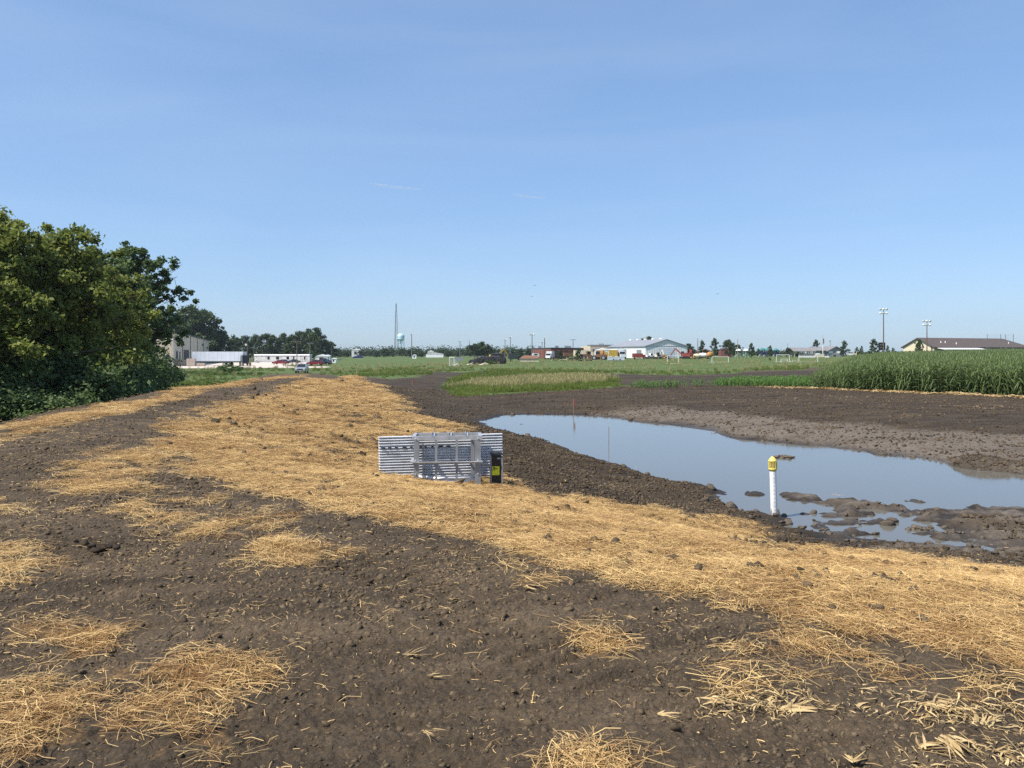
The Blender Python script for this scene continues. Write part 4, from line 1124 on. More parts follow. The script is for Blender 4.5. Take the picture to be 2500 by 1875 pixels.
def taper(q): return np.clip(.58 + .42 * (q - .36) / .09, .5, 1.0)      # the crop thins out towards its near corner
def build_corn():
    tall = [corn_mesh(301 + k, 2.15, 13, M['corn']) for k in range(5)]
    lowm = [corn_mesh(321 + k, 1.0, 9, M['cornlow'], False) for k in range(3)]
    # rows run along the front edge
    a = np.array(un(1990, 948)); b = np.array(un(2500, 968)); e = (b - a) / np.linalg.norm(b - a); nrm = np.array([-e[1], e[0]])
    if nrm[1] < 0: nrm = -nrm
    pts = []
    for r in range(0, 150):
        dist = r * .76
        st = .20 if r < 14 else (.30 if r < 40 else .5)
        u = np.arange(-45, 110, st)
        p = a[None] + e[None] * (u + rng.normal(size=len(u)) * .05)[:, None] + nrm[None] * (dist + rng.normal(size=len(u)) * .05)[:, None]
        pts.append(np.c_[p, np.full(len(p), r)])
    pts = np.concatenate(pts)
    k = (sdf(pts[:, 0], pts[:, 1], corn_poly) > -.4) & (pts[:, 0] / pts[:, 1] < .80)
    pts = pts[k]
    z = ground_z(pts[:, 0], pts[:, 1])
    vis = pts[:, 0] / pts[:, 1] < .64
    o = np.argsort(np.where(vis, np.hypot(pts[:, 0], pts[:, 1]), 1e9)[:])
    front = np.where(vis & (pts[:, 2] < 4))[0][:]
    front = front[np.argsort(pts[front, 2], kind='stable')][:300]
    sel = np.zeros(len(pts), bool); sel[front] = True
    for i in front:
        c = bpy.data.objects.new('corn_plant', tall[random.randrange(5)]); col.objects.link(c)
        c.location = (pts[i, 0], pts[i, 1], z[i] - .02); c.rotation_euler = (random.gauss(0, .04), random.gauss(0, .04), random.random() * 6.28)
        s = (.80 + .32 * random.random()) * taper(pts[i, 0] / pts[i, 1]); c.scale = (s, s, s)
        tag(c, 'green corn plant in the front rows along the bare soil', 'corn plant', 'corn plants in the front rows')
    r = ~sel
    scl = None
    rot = np.stack([rng.normal(0, .04, r.sum()), rng.normal(0, .04, r.sum()), rng.random(r.sum()) * 6.28], -1)
    scl = (.82 + .32 * rng.random(r.sum())) * taper(pts[r, 0] / pts[r, 1])
    scatter('corn_field', np.c_[pts[r, :2], z[r] - .02], rot, scl, tall, 'standing green corn filling the field on the right', 'corn', tone=.35 * fbm(pts[r, 0] * .12, pts[r, 1] * .12, 531, 3))
    # low young strip in front of it
    sx, sy = [], []
    for q0, q1, n in (((1545, 946), (1645, 944), 110), ((1670, 942), (1705, 941), 22), ((1740, 941), (1800, 941), 40), ((1760, 939), (1990, 942), 520), ((1800, 934), (1985, 934), 420)):
        A, B = np.array(un(*q0)), np.array(un(*q1))
        t = rng.random(n); p = A[None] * (1 - t)[:, None] + B[None] * t[:, None] + rng.normal(size=(n, 2)) * [.5, 1.3]
        sx.append(p[:, 0]); sy.append(p[:, 1])
    sx, sy = np.concatenate(sx), np.concatenate(sy)
    rot = np.stack([rng.normal(0, .1, len(sx)), rng.normal(0, .1, len(sx)), rng.random(len(sx)) * 6.28], -1)
    scatter('young_corn', np.stack([sx, sy, ground_z(sx, sy) - .02], -1), rot, .42 + .36 * rng.random(len(sx)), lowm, 'low light green corn strip left of the tall corn', 'corn')
    # dry leaves along the foot of the front row
    n = 420
    t = rng.random(n) * 48 - 12; p = a[None] + e[None] * t[:, None] - nrm[None] * (.35 + np.abs(rng.normal(size=n)) * .5)[:, None]
    k = p[:, 0] / p[:, 1] > .30; p = p[k]
    lit = [strip_mesh('corn_litter', M['husk'], 9, .35, .5, .03, .04, .2, .15) for _ in range(3)]
    rot = np.stack([np.zeros(len(p)), np.zeros(len(p)), rng.random(len(p)) * 6.28], -1)
    scatter('corn_litter', np.c_[p, ground_z(p[:, 0], p[:, 1]) + .01], rot, .7 + .6 * rng.random(len(p)), lit, 'dry corn leaves along the foot of the front corn row', 'litter')
build_corn()
# ---------------------------------------------------------------- near things
def text_mesh(name, body, size, mat):
    cu = bpy.data.curves.new(name, 'FONT'); cu.body = body; cu.size = size; cu.extrude = .0006
    o = bpy.data.objects.new(name, cu); col.objects.link(o)
    dg = bpy.context.evaluated_depsgraph_get()
    me = bpy.data.meshes.new_from_object(o.evaluated_get(dg))
    bpy.data.objects.remove(o); me.materials.clear(); me.materials.append(mat)
    return me

def inlet():
    d0 = 15.0
    x, y = un(1092, 1186)
    z = gz(x, y)
    sc = y / 2000.0                     # metres per photograph pixel at this distance
    W = 305 * sc
    rot = math.radians(4)
    root = empty('steel_inlet_frame', (x, y, z), rot, 'galvanised steel frame with corrugated sheet behind it, set in the straw slope', 'inlet')
    fw, fd, fh = 166 * sc, .70, 118 * sc
    x0, x1 = -fw / 2, fw / 2
    # corrugated sheet standing at the back of the frame
    sx0 = (926 - 1092) * sc * (y + fd) / y; sx1 = sx0 + W * (y + fd) / y * .99
    h = 96 * sc + .10; ncor = 16; n = ncor * 8
    V, Fc = [], []
    zb = .02
    for k in range(n + 1):
        t = k / n; zz = zb + h * t
        yy = fd + .045 + .030 * math.sin(t * ncor * 2 * math.pi)
        for xx in (sx0, sx1): V.append((xx, yy, zz))
    m = len(V)
    V += [(a, b + .004, c) for a, b, c in V]
    for k in range(n):
        a = 2 * k
        Fc.append((a, a + 1, a + 3, a + 2)); Fc.append((m + a + 2, m + a + 3, m + a + 1, m + a))
    me = mesh_np('corrugated_sheet', V, Fc, M['galv'], smooth=True)
    sheet = link('corrugated_sheet', me, root)
    sheet.rotation_euler = (0, math.radians(-1.2), 0)
    # printed mark on one crest, and the dark dashes of the rolled print above it
    k = 10; zc = zb + h * (k - .25) / ncor
    t = link('lettering', text_mesh('lettering', 'AK AK Steel', h / ncor * .95, M['ink']), sheet)
    t.location = (sx0 + .14, fd + .011, zc - h / ncor * .35); t.rotation_euler = (math.radians(90), 0, 0)
    zz = zb + h * (k + 1.75) / ncor
    for i in range(10):
        xx = sx0 + .02 + i * .135 + random.random() * .03
        MB().box(xx, xx + .045 + random.random() * .05, fd + .0095, fd + .0135, zz - .012, zz + .013).build('print_mark', M['ink'], sheet)
    # posts: angle iron with a web and a flange
    def post(px, yy, w, mat='steel', top=None):
        mb = MB(); t = fh if top is None else top
        mb.box(px - w / 2, px + w / 2, yy - .004, yy + .004, -.12, t)
        mb.box(px - w / 2, px - w / 2 + .008, yy + .005, yy + w * .9, -.12, t)
        return mb.build('post', M[mat], root)
    post(x0 + .055, .0, .085); post(x1 - .06, .0, .10)
    post(x0 + .05, fd - .10, .07); post(x1 - .14, fd - .10, .07)
    for px in ((1065 - 1092) * sc, (1115 - 1092) * sc):
        MB().box(px - .020, px + .020, -.004, .006, -.12, fh - .03).build('upright_bar', M['steel'], root)
    # top ring of channel beams with three cross angles standing above it
    for yy, s in ((0, 1), (fd - .12, 1)):
        MB().box(x0 - .02, x1 + .02, yy - .006, yy + .006, fh - .058, fh + .002).box(x0 - .02, x1 + .02, yy - .006, yy + .055, fh + .003, fh + .010).build('top_beam', M['frame'], root)
    for xx in (x0 - .015, x1 - .045):
        MB().box(xx, xx + .06, .056, fd - .13, fh + .0035, fh + .0105).box(xx, xx + .006, .06, fd - .135, fh - .05, fh + .002).build('top_side_beam', M['frame'], root)
    for f in (.27, .52, .765):
        xx = x0 + fw * f
        MB().box(xx, xx + .055, .0, fd - .12, fh + .0115, fh + .0175).box(xx, xx + .006, .0, fd - .12, fh + .018, fh + .055).build('cross_angle', M['frame'], root)
    # mid rail
    zm = fh * .48
    MB().box(x0 - .01, x1 + .02, -.075, -.012, zm, zm + .007).box(x0 - .01, x1 + .02, -.018, -.011, zm - .03, zm - .001).build('mid_rail', M['frame'], root)
    MB().box(x0 - .05, x0 + .03, -.06, fd - .2, zm + .009, zm + .015).build('side_rail', M['frame'], root)
    MB().box(x1 - .06, x1 + .02, -.06, fd - .2, zm + .009, zm + .015).build('side_rail', M['frame'], root)
    # curved corrugated collar at the foot, inside the frame
    V, Fc = [], []
    n1, n2 = 24, 20
    for i in range(n1 + 1):
        a = math.pi * (1.05 + .9 * i / n1)
        for k in range(n2 + 1):
            r = fw * .46 + .012 * math.sin(k / n2 * 3 * 2 * math.pi)
            V.append((r * math.cos(a), fd * .72 + r * math.sin(a) * .75, -.05 + .20 * k / n2))
    for i in range(n1):
        for k in range(n2):
            a = i * (n2 + 1) + k; Fc.append((a, a + n2 + 1, a + n2 + 2, a + 1))
    link('curved_collar', mesh_np('curved_collar', V, Fc, M['galv'], smooth=True), root)
    for xx, yy in ((x0 + .04, -.01), (x1 - .06, -.01)):
        for zz in (fh - .03, zm + .03, .2):
            MB().tube((xx, yy - .012, zz), (xx, yy + .002, zz), .012, n=6).build('bolt', M['galv'], root)
    return root
inlet()

def control_box():
    px = 1212
    y = un(1092, 1186)[1] + .25; x = (px - CX) / F * y
    z = CAM_Z - (1185 - HY) / F * y; sc = y / 2000.0
    r = empty('control_box', (x, y, z), math.radians(6), 'black upright control box with a yellow sticker at the right end of the sheet', 'control box')
    w, h = 23 * sc, 74 * sc
    MB().box(-w / 2, w / 2, 0, .20, -.4, h).build('housing', M['black'], r)
    MB().box(-w / 2 - .02, w / 2 + .03, -.03, .23, h + .002, h + .035, .006, .006).build('lid', M['black'], r)
    for s in (-1, 1):
        xx = s * (w / 2 + .018)
        MB().box(xx - .014, xx + .014, -.012, .03, -.1, h - .02).build('side_rail', M['steel'], r)
    st = MB().box(-w / 2 + .006, w / 2 - .03, -.006, -.002, h * .34, h * .63).build('sticker', M['sticker'], r)
    for k, (a, b, zz, t) in enumerate(((.02, .06, .585, .018), (.015, .105, .535, .016), (.015, .06, .50, .010))):
        MB().box(-w / 2 + a, min(-w / 2 + b, w / 2 - .04), -.0085, -.0065, h * zz, h * zz + t).build('print_line', M['ink'], st)
    MB().box(w / 2 - .075, w / 2 - .012, -.006, -.002, h * .87, h * .91).build('name_plate', M['paper'], r)
    return r
control_box()

def riser():
    x, y = un(1890, 1266)
    z = gz(x, y); sc = y / 2000.0
    r = empty('drain_riser', (x, y, z - .02), 0, 'white perforated drain riser with a yellow slotted cap at the water edge', 'riser')
    r.rotation_euler = (math.radians(1), math.radians(-2.0), 0)
    rad = 8.0 * sc; H = 114 * sc + .02
    MB().lathe([(rad, -.35), (rad, H)], 40).build('pipe', M['pvc'], r)
    for k in range(11):
        zz = H - (11 + k * 9.9) * sc
        MB().tube((-.004, -rad - .0012, zz), (-.004, -rad + .004, zz), .0085, n=8).build('hole', M['dark'], r)
    cap = empty('cap', (0, 0, H - .02)); cap.parent = r
    hc = 33 * sc; R = 10.4 * sc
    MB().lathe([(rad * 1.08, -.02), (R * .98, .02), (R, .045), (R * .95, .047)], 24).build('cap_collar', M['yellow'], cap, True)
    MB().lathe([(R * 1.0, hc * .66), (R * .97, hc * .70), (R * .55, hc * .88), (R * .16, hc * .99), (.002, hc)], 24).build('cap_cone', M['yellow'], cap, True)
    MB().lathe([(R * .55, .0), (R * .6, hc * .68)], 16).build('cap_core', M['steel'], cap, True)
    for k in range(16):
        a = 2 * math.pi * k / 16
        MB().bar((R * .93 * math.cos(a), R * .93 * math.sin(a), .04), (R * .93 * math.cos(a), R * .93 * math.sin(a), hc * .68), .013, .015).build('slat', M['yellow'], cap)
    return r
riser()

def stake(px, py, top, d=None, mat='wood', w=.03, label='', lean=0, flag=False, name='survey_stake'):
    x, y = un(px, py) if d is None else ((px - CX) / F * d, d)
    z = gz(x, y) if d is None else WATER
    h = (py - top) * y / 2000.0
    r = empty(name, (x, y, z), 0, label, 'stake')
    r.rotation_euler = (0, lean, .4)
    MB().box(-w / 2, w / 2, -w / 2, w / 2, -.3, h).build('shaft', M[mat], r)
    if flag:
        MB().add([(0, -w, h * .95), (w * 4, -w * 1.2, h * .9), (w * 3.2, -w, h * .45), (w * .4, -w * 1.1, h * .55), (0, -w * .8, h * .95), (w * 4, -w * 1.0, h * .9), (w * 3.2, -w * .8, h * .45), (w * .4, -w * .9, h * .55)],
                 [(0, 1, 2, 3), (7, 6, 5, 4), (0, 4, 5, 1), (1, 5, 6, 2), (2, 6, 7, 3), (3, 7, 4, 0)]).build('ribbon', M['pink'], r)
    return r
stake(1008, 945, 925, None, 'wood', .05, 'wooden survey stake with pink ribbon standing in the dark soil', 0, True)
stake(1400, 1012, 970, None, 'wood', .028, 'thin orange stake on the far bank of the pond', 0.02, True)
stake(1486, 1090, 1042, 3.75 * 2000 / 230, 'wood', .018, 'thin bare stick standing in the pond near the bank', 0.01)
stake(1174, 925, 902, None, 'greypole', .06, 'dark leaning post in the grass beyond the soil', .3)

# ---------------------------------------------------------------- clods, husks and other pieces one can pick out
big = [(255, 1340, .20, 'broad dark clod of torn soil on the left of the track'), (42, 1198, .07, 'small dark clod near the left edge'), (92, 1198, .07, 'small dark clod right of the one near the edge'),
       (1175, 1270, .14, 'large dark clod on the straw below the inlet frame'), (1330, 1252, .12, 'clod on the straw right of the large one'), (985, 1185, .16, 'clod in the straw just below the sheet'),
       (1100, 1195, .13, 'clod in the straw below the frame foot'), (1225, 1185, .14, 'clod beside the black control box'), (1390, 1085, .18, 'block of soil on the near bank of the pond'),
       (1270, 1052, .20, 'dark block of soil at the left shore of the pond'), (2165, 1440, .15, 'dark clod on the straw at the right, larger of two'), (2197, 1446, .10, 'smaller dark clod right of the larger one'),
       (2245, 1445, .10, 'dark clod on the straw near the right edge'), (1838, 1290, .12, 'clod at the foot of the white riser'), (1640, 1440, .12, 'dark clod on the upper edge of the straw'),
       (1500, 1330, .10, 'small clod in the middle of the straw band'), (1300, 1420, .10, 'clod on the soil by the pale husk'), (880, 1110, .16, 'clod left of the corrugated sheet'),
       (850, 1270, .11, 'clod on the lower edge of the straw, left of the middle'), (2130, 1345, .16, 'pale lump of mud beside the puddle'), (2250, 1305, .20, 'round mud lump in the puddle'),
       (2330, 1310, .18, 'second mud lump in the puddle'), (1915, 1182, .22, 'flat mud lump in the water right of the riser'), (2010, 1300, .10, 'small mud lump near the puddle edge')]
for k, (px, py, s, lab) in enumerate(big):
    x, y = un(px, py)
    if py < 1350 and px > 1900: z = max(gz(x, y), WATER)
    else: z = gz(x, y)
    me = (MUDS[k % 5] if px > 1900 and py < 1350 else CLODS[k % 7])
    # three lumps fused into one clod
    v = np.empty(len(me.vertices) * 3, np.float32); me.vertices.foreach_get('co', v); v = v.reshape(-1, 3)
    fc = np.array([p.vertices[:] for p in me.polygons])
    q = np.random.default_rng(900 + k); VV, FF = [], []
    for j in range(15):
        off = q.normal(size=3) * [.8, .6, .22] if j else np.zeros(3)
        a = q.random() * 6.28; R_ = np.array([[math.cos(a), -math.sin(a), 0], [math.sin(a), math.cos(a), 0], [0, 0, 1]])
        FF.append(fc + len(v) * j); VV.append((v * (.22 + .42 * q.random() if j else .7) * (1 + .22 * q.normal(size=(len(v), 1)))) @ R_.T + off)
    s = s * (.42 if y < 12 else (.6 if y < 20 else .9))
    VV = np.concatenate(VV) * s * [1.0, 1.0, .75]
    o = link('mud_clod' if me in MUDS else 'soil_clod', mesh_np('soil_clod', VV, np.concatenate(FF), me.materials[0]), None, (x, y, z + s * .12))
    tag(o, lab, 'clod', 'clods of soil lying about')

def husk_mesh(seed, l, w, n=5, mat='husk'):
    """torn husk: thin curled ribbons splayed from one end"""
    q = np.random.default_rng(seed); V, Fc, C = [], [], []
    for k in range(n):
        a = q.normal() * .45; ll = l * (.35 + .7 * q.random()); ww = w * (.35 + .9 * q.random())
        d = np.array([math.cos(a), math.sin(a), 0]); tw0 = q.normal() * .9; tw1 = q.normal() * .9
        side = np.array([-d[1], d[0], 0.]); up = .02 + .16 * q.random(); n0 = len(V); t = np.clip(.5 + q.normal() * .28, 0, 1)
        o = np.array([q.normal() * l * .06, q.normal() * w * 1.2, .004 + .010 * q.random()]); bend = q.normal() * .18
        for i in range(6):
            s = i / 5; tw = tw0 + (tw1 - tw0) * s
            sd = side * math.cos(tw) + np.array([0, 0, 1]) * math.sin(tw) * .7
            p = o + d * ll * s + side * bend * ll * s * s + np.array([0, 0, up * ll * s * (1.25 - s)])
            wd = ww * (.55 + .6 * math.sin(math.pi * min(1, s * .9 + .15))) * (1 - .75 * s ** 3) * (1 + .15 * q.normal())
            tt = np.clip(t + q.normal() * .06, 0, 1)
            V += [p - sd * wd / 2, p + sd * wd / 2]; C += [(tt, tt, tt, 1)] * 2
        for i in range(5): Fc.append((n0 + 2 * i, n0 + 2 * i + 1, n0 + 2 * i + 3, n0 + 2 * i + 2))
    V = np.array(V); V[:, 2] = np.maximum(V[:, 2], .001)
    return mesh_np('corn_stalk', V, Fc, M[mat], colors=C)
husks = [(1610, 1752, .24, .035, 2, -.6, 'pale split stalk lying alone on the dark soil'), (1278, 1440, .20, .05, 3, -.4, 'pale husk on the soil below the straw, left of the middle'),
         (1790, 1720, .30, .05, 7, 2.4, 'torn pale stalk at the left of the husk heap'), (1850, 1725, .34, .06, 8, .8, 'upright pale husk in the middle of the husk heap'),
         (1905, 1735, .32, .06, 8, .1, 'fan of pale husk at the right of the husk heap'), (2080, 1738, .26, .05, 6, 1.2, 'small torn stalk between the two husk heaps'),
         (2250, 1720, .34, .05, 6, -.5, 'pale stalk slanting down in the right husk heap'), (2300, 1800, .40, .055, 7, -1.35, 'large split stalk lying at the lower right'),
         (2400, 1780, .34, .05, 7, .4, 'curled husk near the right edge'), (2250, 1830, .28, .045, 5, .2, 'brown husk below the right husk heap'),
         (1050, 1660, .22, .02, 3, .3, 'thin curved stalk on the soil at the bottom middle'), (990, 1605, .26, .022, 4, .2, 'forked stalk on the soil at the bottom middle'),
         (1030, 1790, .30, .014, 2, -.5, 'thin straight stalk at the bottom of the picture'), (2080, 1860, .22, .03, 4, 1.0, 'short husk at the bottom right')]
for k, (px, py, l, w, n, a, lab) in enumerate(husks):
    x, y = un(px, py)
    o = link('corn_stalk', husk_mesh(700 + k, l * .58, w * .30, n * 3), None, (x, y, gz(x, y) + .004), a)
    tag(o, lab, 'stalk', 'torn corn stalks on the soil')

def residue():
    pieces = [husk_mesh(760 + k, .06, .007, 3) for k in range(5)] + [strip_mesh('husk_chip', M['husk'], 5, .10, .05, .008, .008, .25, .18, .1, 1, 3, .8) for _ in range(4)]
    heap = [strip_mesh('husk_heap', M['husk'], 20, .15, .075, .0085, .022, .30, .22, .0, 1, 3, .8) for _ in range(4)]
    x, y = ring_points(1.8, 12, 16)
    s, g, cl, gv = covers(x, y)
    dens = np.clip(.12 + .75 * np.clip(fbm(x * .7, y * .7, 601, 3), 0, 1) + .5 * (x > 1.2) * (y < 4.6), 0, 1) * (1 - s) * (base_z(x, y) > -.4)
    k = rng.random(len(x)) < dens; x, y = x[k], y[k]
    rot = np.stack([np.zeros(len(x)), np.zeros(len(x)), rng.random(len(x)) * 6.28], -1)
    scatter('corn_residue', np.stack([x, y, ground_z(x, y) + .003], -1), rot, .35 + .7 * rng.random(len(x)) ** 2, pieces, 'chips and shreds of dry corn stalk over the dark soil', 'residue')
    q = [(1770, 1725, 8), (1830, 1735, 10), (1900, 1730, 10), (1960, 1705, 6), (2060, 1735, 6), (2180, 1720, 6), (2250, 1735, 8), (2330, 1760, 9), (2420, 1770, 12), (2480, 1750, 10), (2450, 1850, 8), (2330, 1860, 6), (2200, 1850, 4), (60, 1410, 4), (30, 1340, 4), (2450, 1720, 6)]
    P_ = []
    for px, py, n in q:
        for _ in range(max(2, n // 2)): P_.append(un(px + rng.normal() * 40, py + rng.normal() * 14))
    P_ = np.array(P_)
    rot = np.stack([rng.normal(0, .15, len(P_)), rng.normal(0, .15, len(P_)), rng.random(len(P_)) * 6.28], -1)
    scatter('husk_heaps', np.c_[P_, ground_z(P_[:, 0], P_[:, 1]) + .005], rot, .5 + .5 * rng.random(len(P_)), heap, 'small heaps of pale shredded corn husk at the lower right', 'residue')
    # pale residue streaks on the far bare soil
    P_ = []
    for px, py, n in ((1900, 985, 26), (1870, 978, 14), (2050, 970, 30), (2150, 985, 20), (2380, 992, 40), (2470, 995, 26), (1980, 945, 20), (2300, 1012, 8), (1960, 960, 16)):
        for _ in range(n): P_.append(un(px + rng.normal() * 50, py + rng.normal() * 3.5))
    P_ = np.array(P_)
    rot = np.stack([np.zeros(len(P_)), np.zeros(len(P_)), rng.random(len(P_)) * 6.28], -1)
    scatter('far_residue', np.c_[P_, ground_z(P_[:, 0], P_[:, 1]) + .01], rot, 1.2 + 1.2 * rng.random(len(P_)), pieces[5:], 'pale streaks of corn residue on the bare soil by the corn', 'residue')
    # rough lumps on the mud bar and the banks
    x, y = ring_points(14, 60, 9, -6, 34)
    z = ground_z(x, y); s, g, cl, gv = covers(x, y)
    bz = base_z(x, y)
    near = np.clip(1 - np.abs(bz - WATER) / .14, 0, 1)
    k = (rng.random(len(x)) < near * np.where(y < 24, .8, .25)) & (z > WATER - .02) & (s < .2)
    x, y, z = x[k], y[k], z[k]
    sz = .03 + rng.exponential(.028, len(x))
    scatter('mud_lumps', np.stack([x, y, z + sz * .1], -1), rng.random((len(x), 3)) * [.6, .6, 6.28], np.minimum(sz, .16), MUDS, 'lumps of drying grey mud along the waterline', 'mud')
residue()
# ---------------------------------------------------------------- vehicles
def wheel(r, parent, x, y, rad, w, rim=True):
    s = 1 if y > 0 else -1
    t = MB().tube((x, y, rad), (x, y + s * w, rad), rad, n=14).build('wheel', M['tyre'], parent)
    if rim: MB().tube((x, y + s * (w - .01), rad), (x, y + s * (w + .012), rad), rad * .6, n=10).build('rim', M['rim'], t)
    return t

def car(name, label, cat, loc, rz, paint, kind='sedan', group=None, L=None, detail=True):
    """front of the car points to local +x"""
    r = empty(name, loc, rz, label, cat, group)
    if kind == 'sedan':
        L_, W, H = 4.7, 1.8, 1.45
        body = [(-2.35, .35), (-2.35, .85), (-1.7, .95), (1.0, .92), (2.1, .78), (2.35, .6), (2.33, .3), (-2.3, .28)]
        cab = [(-1.65, .93), (-1.05, 1.40), (.25, 1.43), (1.15, .91)]
    elif kind == 'suv':
        L_, W, H = 4.6, 1.85, 1.72
        body = [(-2.3, .4), (-2.3, 1.0), (-2.2, 1.08), (1.0, 1.05), (2.05, .95), (2.3, .72), (2.28, .35), (-2.25, .33)]
        cab = [(-2.2, 1.06), (-2.0, 1.66), (.1, 1.70), (1.0, 1.04)]
    elif kind == 'pickup':
        L_, W, H = 5.6, 1.95, 1.85
        body = [(-2.8, .55), (-2.8, 1.15), (1.2, 1.13), (2.5, 1.08), (2.8, .9), (2.8, .45), (-2.75, .45)]
        cab = [(-.75, 1.12), (-.6, 1.80), (.75, 1.82), (1.45, 1.11)]
    else:  # van
        L_, W, H = 5.2, 1.95, 2.2
        body = [(-2.6, .4), (-2.6, 1.2), (1.6, 1.2), (2.4, 1.05), (2.6, .7), (2.6, .35), (-2.55, .35)]
        cab = [(-2.58, 1.18), (-2.5, 2.15), (1.1, 2.18), (1.75, 1.17)]
    MB().prism(body, -W / 2, W / 2).build('body', M[paint], r)
    mb = MB(); n = len(cab); zc0 = min(z for _, z in cab); zc1 = max(z for _, z in cab)
    V = []
    for s in (-1, 1):
        for x, z in cab: V.append((x, s * (W / 2 - .04 - .16 * (z - zc0) / (zc1 - zc0)), z))
    mb.add(V, [(i, (i + 1) % n, n + (i + 1) % n, n + i) for i in range(n)] + [tuple(range(n))[::-1], tuple(range(n, 2 * n))])
    mb.build('cabin', M[paint], r)
    (bx0, bz0), (tx0, tz0), (tx1, tz1), (bx1, bz1) = cab
    yi = lambda z: W / 2 - .04 - .16 * (z - zc0) / (zc1 - zc0)
    def lerp(a, b, t): return a + (b - a) * t
    za, zb = lerp(zc0, zc1, .10), lerp(zc0, zc1, .86)
    # windscreen and rear window, each a thin pane proud of the cabin
    for nm, (bx, bz), (tx, tz), s in (('windscreen', cab[3], cab[2], 1), ('rear_window', cab[0], cab[1], -1)):
        if kind == 'van' and s < 0: continue
        a, b = (lerp(bx, tx, .10), lerp(bz, tz, .10)), (lerp(bx, tx, .90), lerp(bz, tz, .90))
        o = .012 * s
        v = [(a[0] + o, -yi(a[1]) + .07, a[1] + .012), (a[0] + o, yi(a[1]) - .07, a[1] + .012), (b[0] + o, yi(b[1]) - .07, b[1] + .012), (b[0] + o, -yi(b[1]) + .07, b[1] + .012)]
        v += [(x - o * .8, y, z - .01) for x, y, z in v]
        MB().add(v, [(0, 1, 2, 3), (7, 6, 5, 4), (0, 4, 5, 1), (1, 5, 6, 2), (2, 6, 7, 3), (3, 7, 4, 0)]).build(nm, M['glass'], r)
    def edge(z, front):
        (x0, z0), (x1, z1) = (cab[3], cab[2]) if front else (cab[0], cab[1])
        return lerp(x0, x1, (z - z0) / (z1 - z0))
    cuts = {'sedan': (0, .48, 1), 'suv': (0, .30, .62, 1), 'pickup': (0, .5, 1), 'van': (.72, 1)}[kind]
    for s in (-1, 1):
        for c0, c1 in zip(cuts[:-1], cuts[1:]):
            q = []
            for z, (u0, u1) in ((za, (c0, c1)), (zb, (c0, c1))):
                x0, x1 = edge(z, False) + .10, edge(z, True) - .10
                q.append((lerp(x0, x1, u0) + .03, z)); q.append((lerp(x0, x1, u1) - .03, z))
            p = [q[0], q[1], q[3], q[2]]
            v = [(x, s * (yi(z) + .010), z) for x, z in p] + [(x, s * (yi(z) - .004), z) for x, z in p]
            MB().add(v, [(0, 1, 2, 3), (7, 6, 5, 4), (0, 4, 5, 1), (1, 5, 6, 2), (2, 6, 7, 3), (3, 7, 4, 0)]).build('side_window', M['glass'], r)
    rad = {'sedan': .32, 'suv': .37, 'pickup': .40, 'van': .36}[kind]
    for x in (-L_ / 2 + .85, L_ / 2 - .85):
        for s in (-1, 1): wheel(None, r, x, s * (W / 2 - .18), rad, .2)
    xf = L_ / 2
    zf = body[4][1]
    for s in (-1, 1):
        MB().box(xf - .12, xf + .005, s * .72 - .17, s * .72 + .17, zf - .26, zf - .10).build('headlight', M['lamp'], r)
        MB().box(-xf - .01, -xf + .04, s * .76 - .1, s * .76 + .1, .72, .92).build('tail_light', M['machine_red'], r)
        MB().box(cab[3][0] - .1, cab[3][0] + .08, s * (W / 2 + .02), s * (W / 2 + .20), zc0 + .02, zc0 + .18).build('mirror', M[paint], r)
    MB().box(xf - .08, xf + .012, -.5, .5, zf - .32, zf - .12).build('grille', M['dark'], r)
    MB().box(xf - .1, xf + .03, -W / 2 + .1, W / 2 - .1, .30, .44).build('bumper', M['dark'], r)
    MB().box(xf + .031, xf + .036, -.16, .16, .36, .46).build('number_plate', M['paper'], r)
    return r

FR = -math.pi / 2        # facing the camera
p = on(737, 152, .02); car('parked_car', 'silver car parked nose-on at the far end of the berm track', 'car', p, FR + .10, 'silver', 'suv')
p = on(683, 262); car('parked_car', 'dark red low car on the gravel in front of the mobile home', 'car', p, math.pi - .25, 'redcar', 'sedan', 'cars on the gravel lot')
p = on(690, 282); car('parked_car', 'black car parked behind the dark red low car', 'car', p, math.pi + .1, 'blackcar', 'sedan', 'cars on the gravel lot')
p = on(716, 286); car('parked_car', 'grey car half hidden right of the black car', 'car', p, math.pi + .5, 'greycar', 'sedan', 'cars on the gravel lot')
p = on(769, 238); car('parked_car', 'dark red tall car on the gravel road right of the silver car', 'car', p, math.pi - .15, 'redcar', 'suv', 'cars on the gravel lot')
p = on(790, 246); car('parked_car', 'black low car just behind the dark red tall car', 'car', p, math.pi - .1, 'blackcar', 'sedan', 'cars on the gravel lot')
p = on(790, 290); car('pickup_truck', 'dark pickup truck parked at the right end of the mobile home', 'truck', p, -.1, 'blackcar', 'pickup', 'cars on the gravel lot')
p = on(632, 330); car('parked_van', 'pale grey van left of the mobile home', 'van', p, 2.6, 'greycar', 'van', 'cars on the gravel lot')
p = on(2073, 300); car('parked_car', 'white car parked beside the grey house', 'car', p, math.pi + .05, 'whitecar', 'sedan')

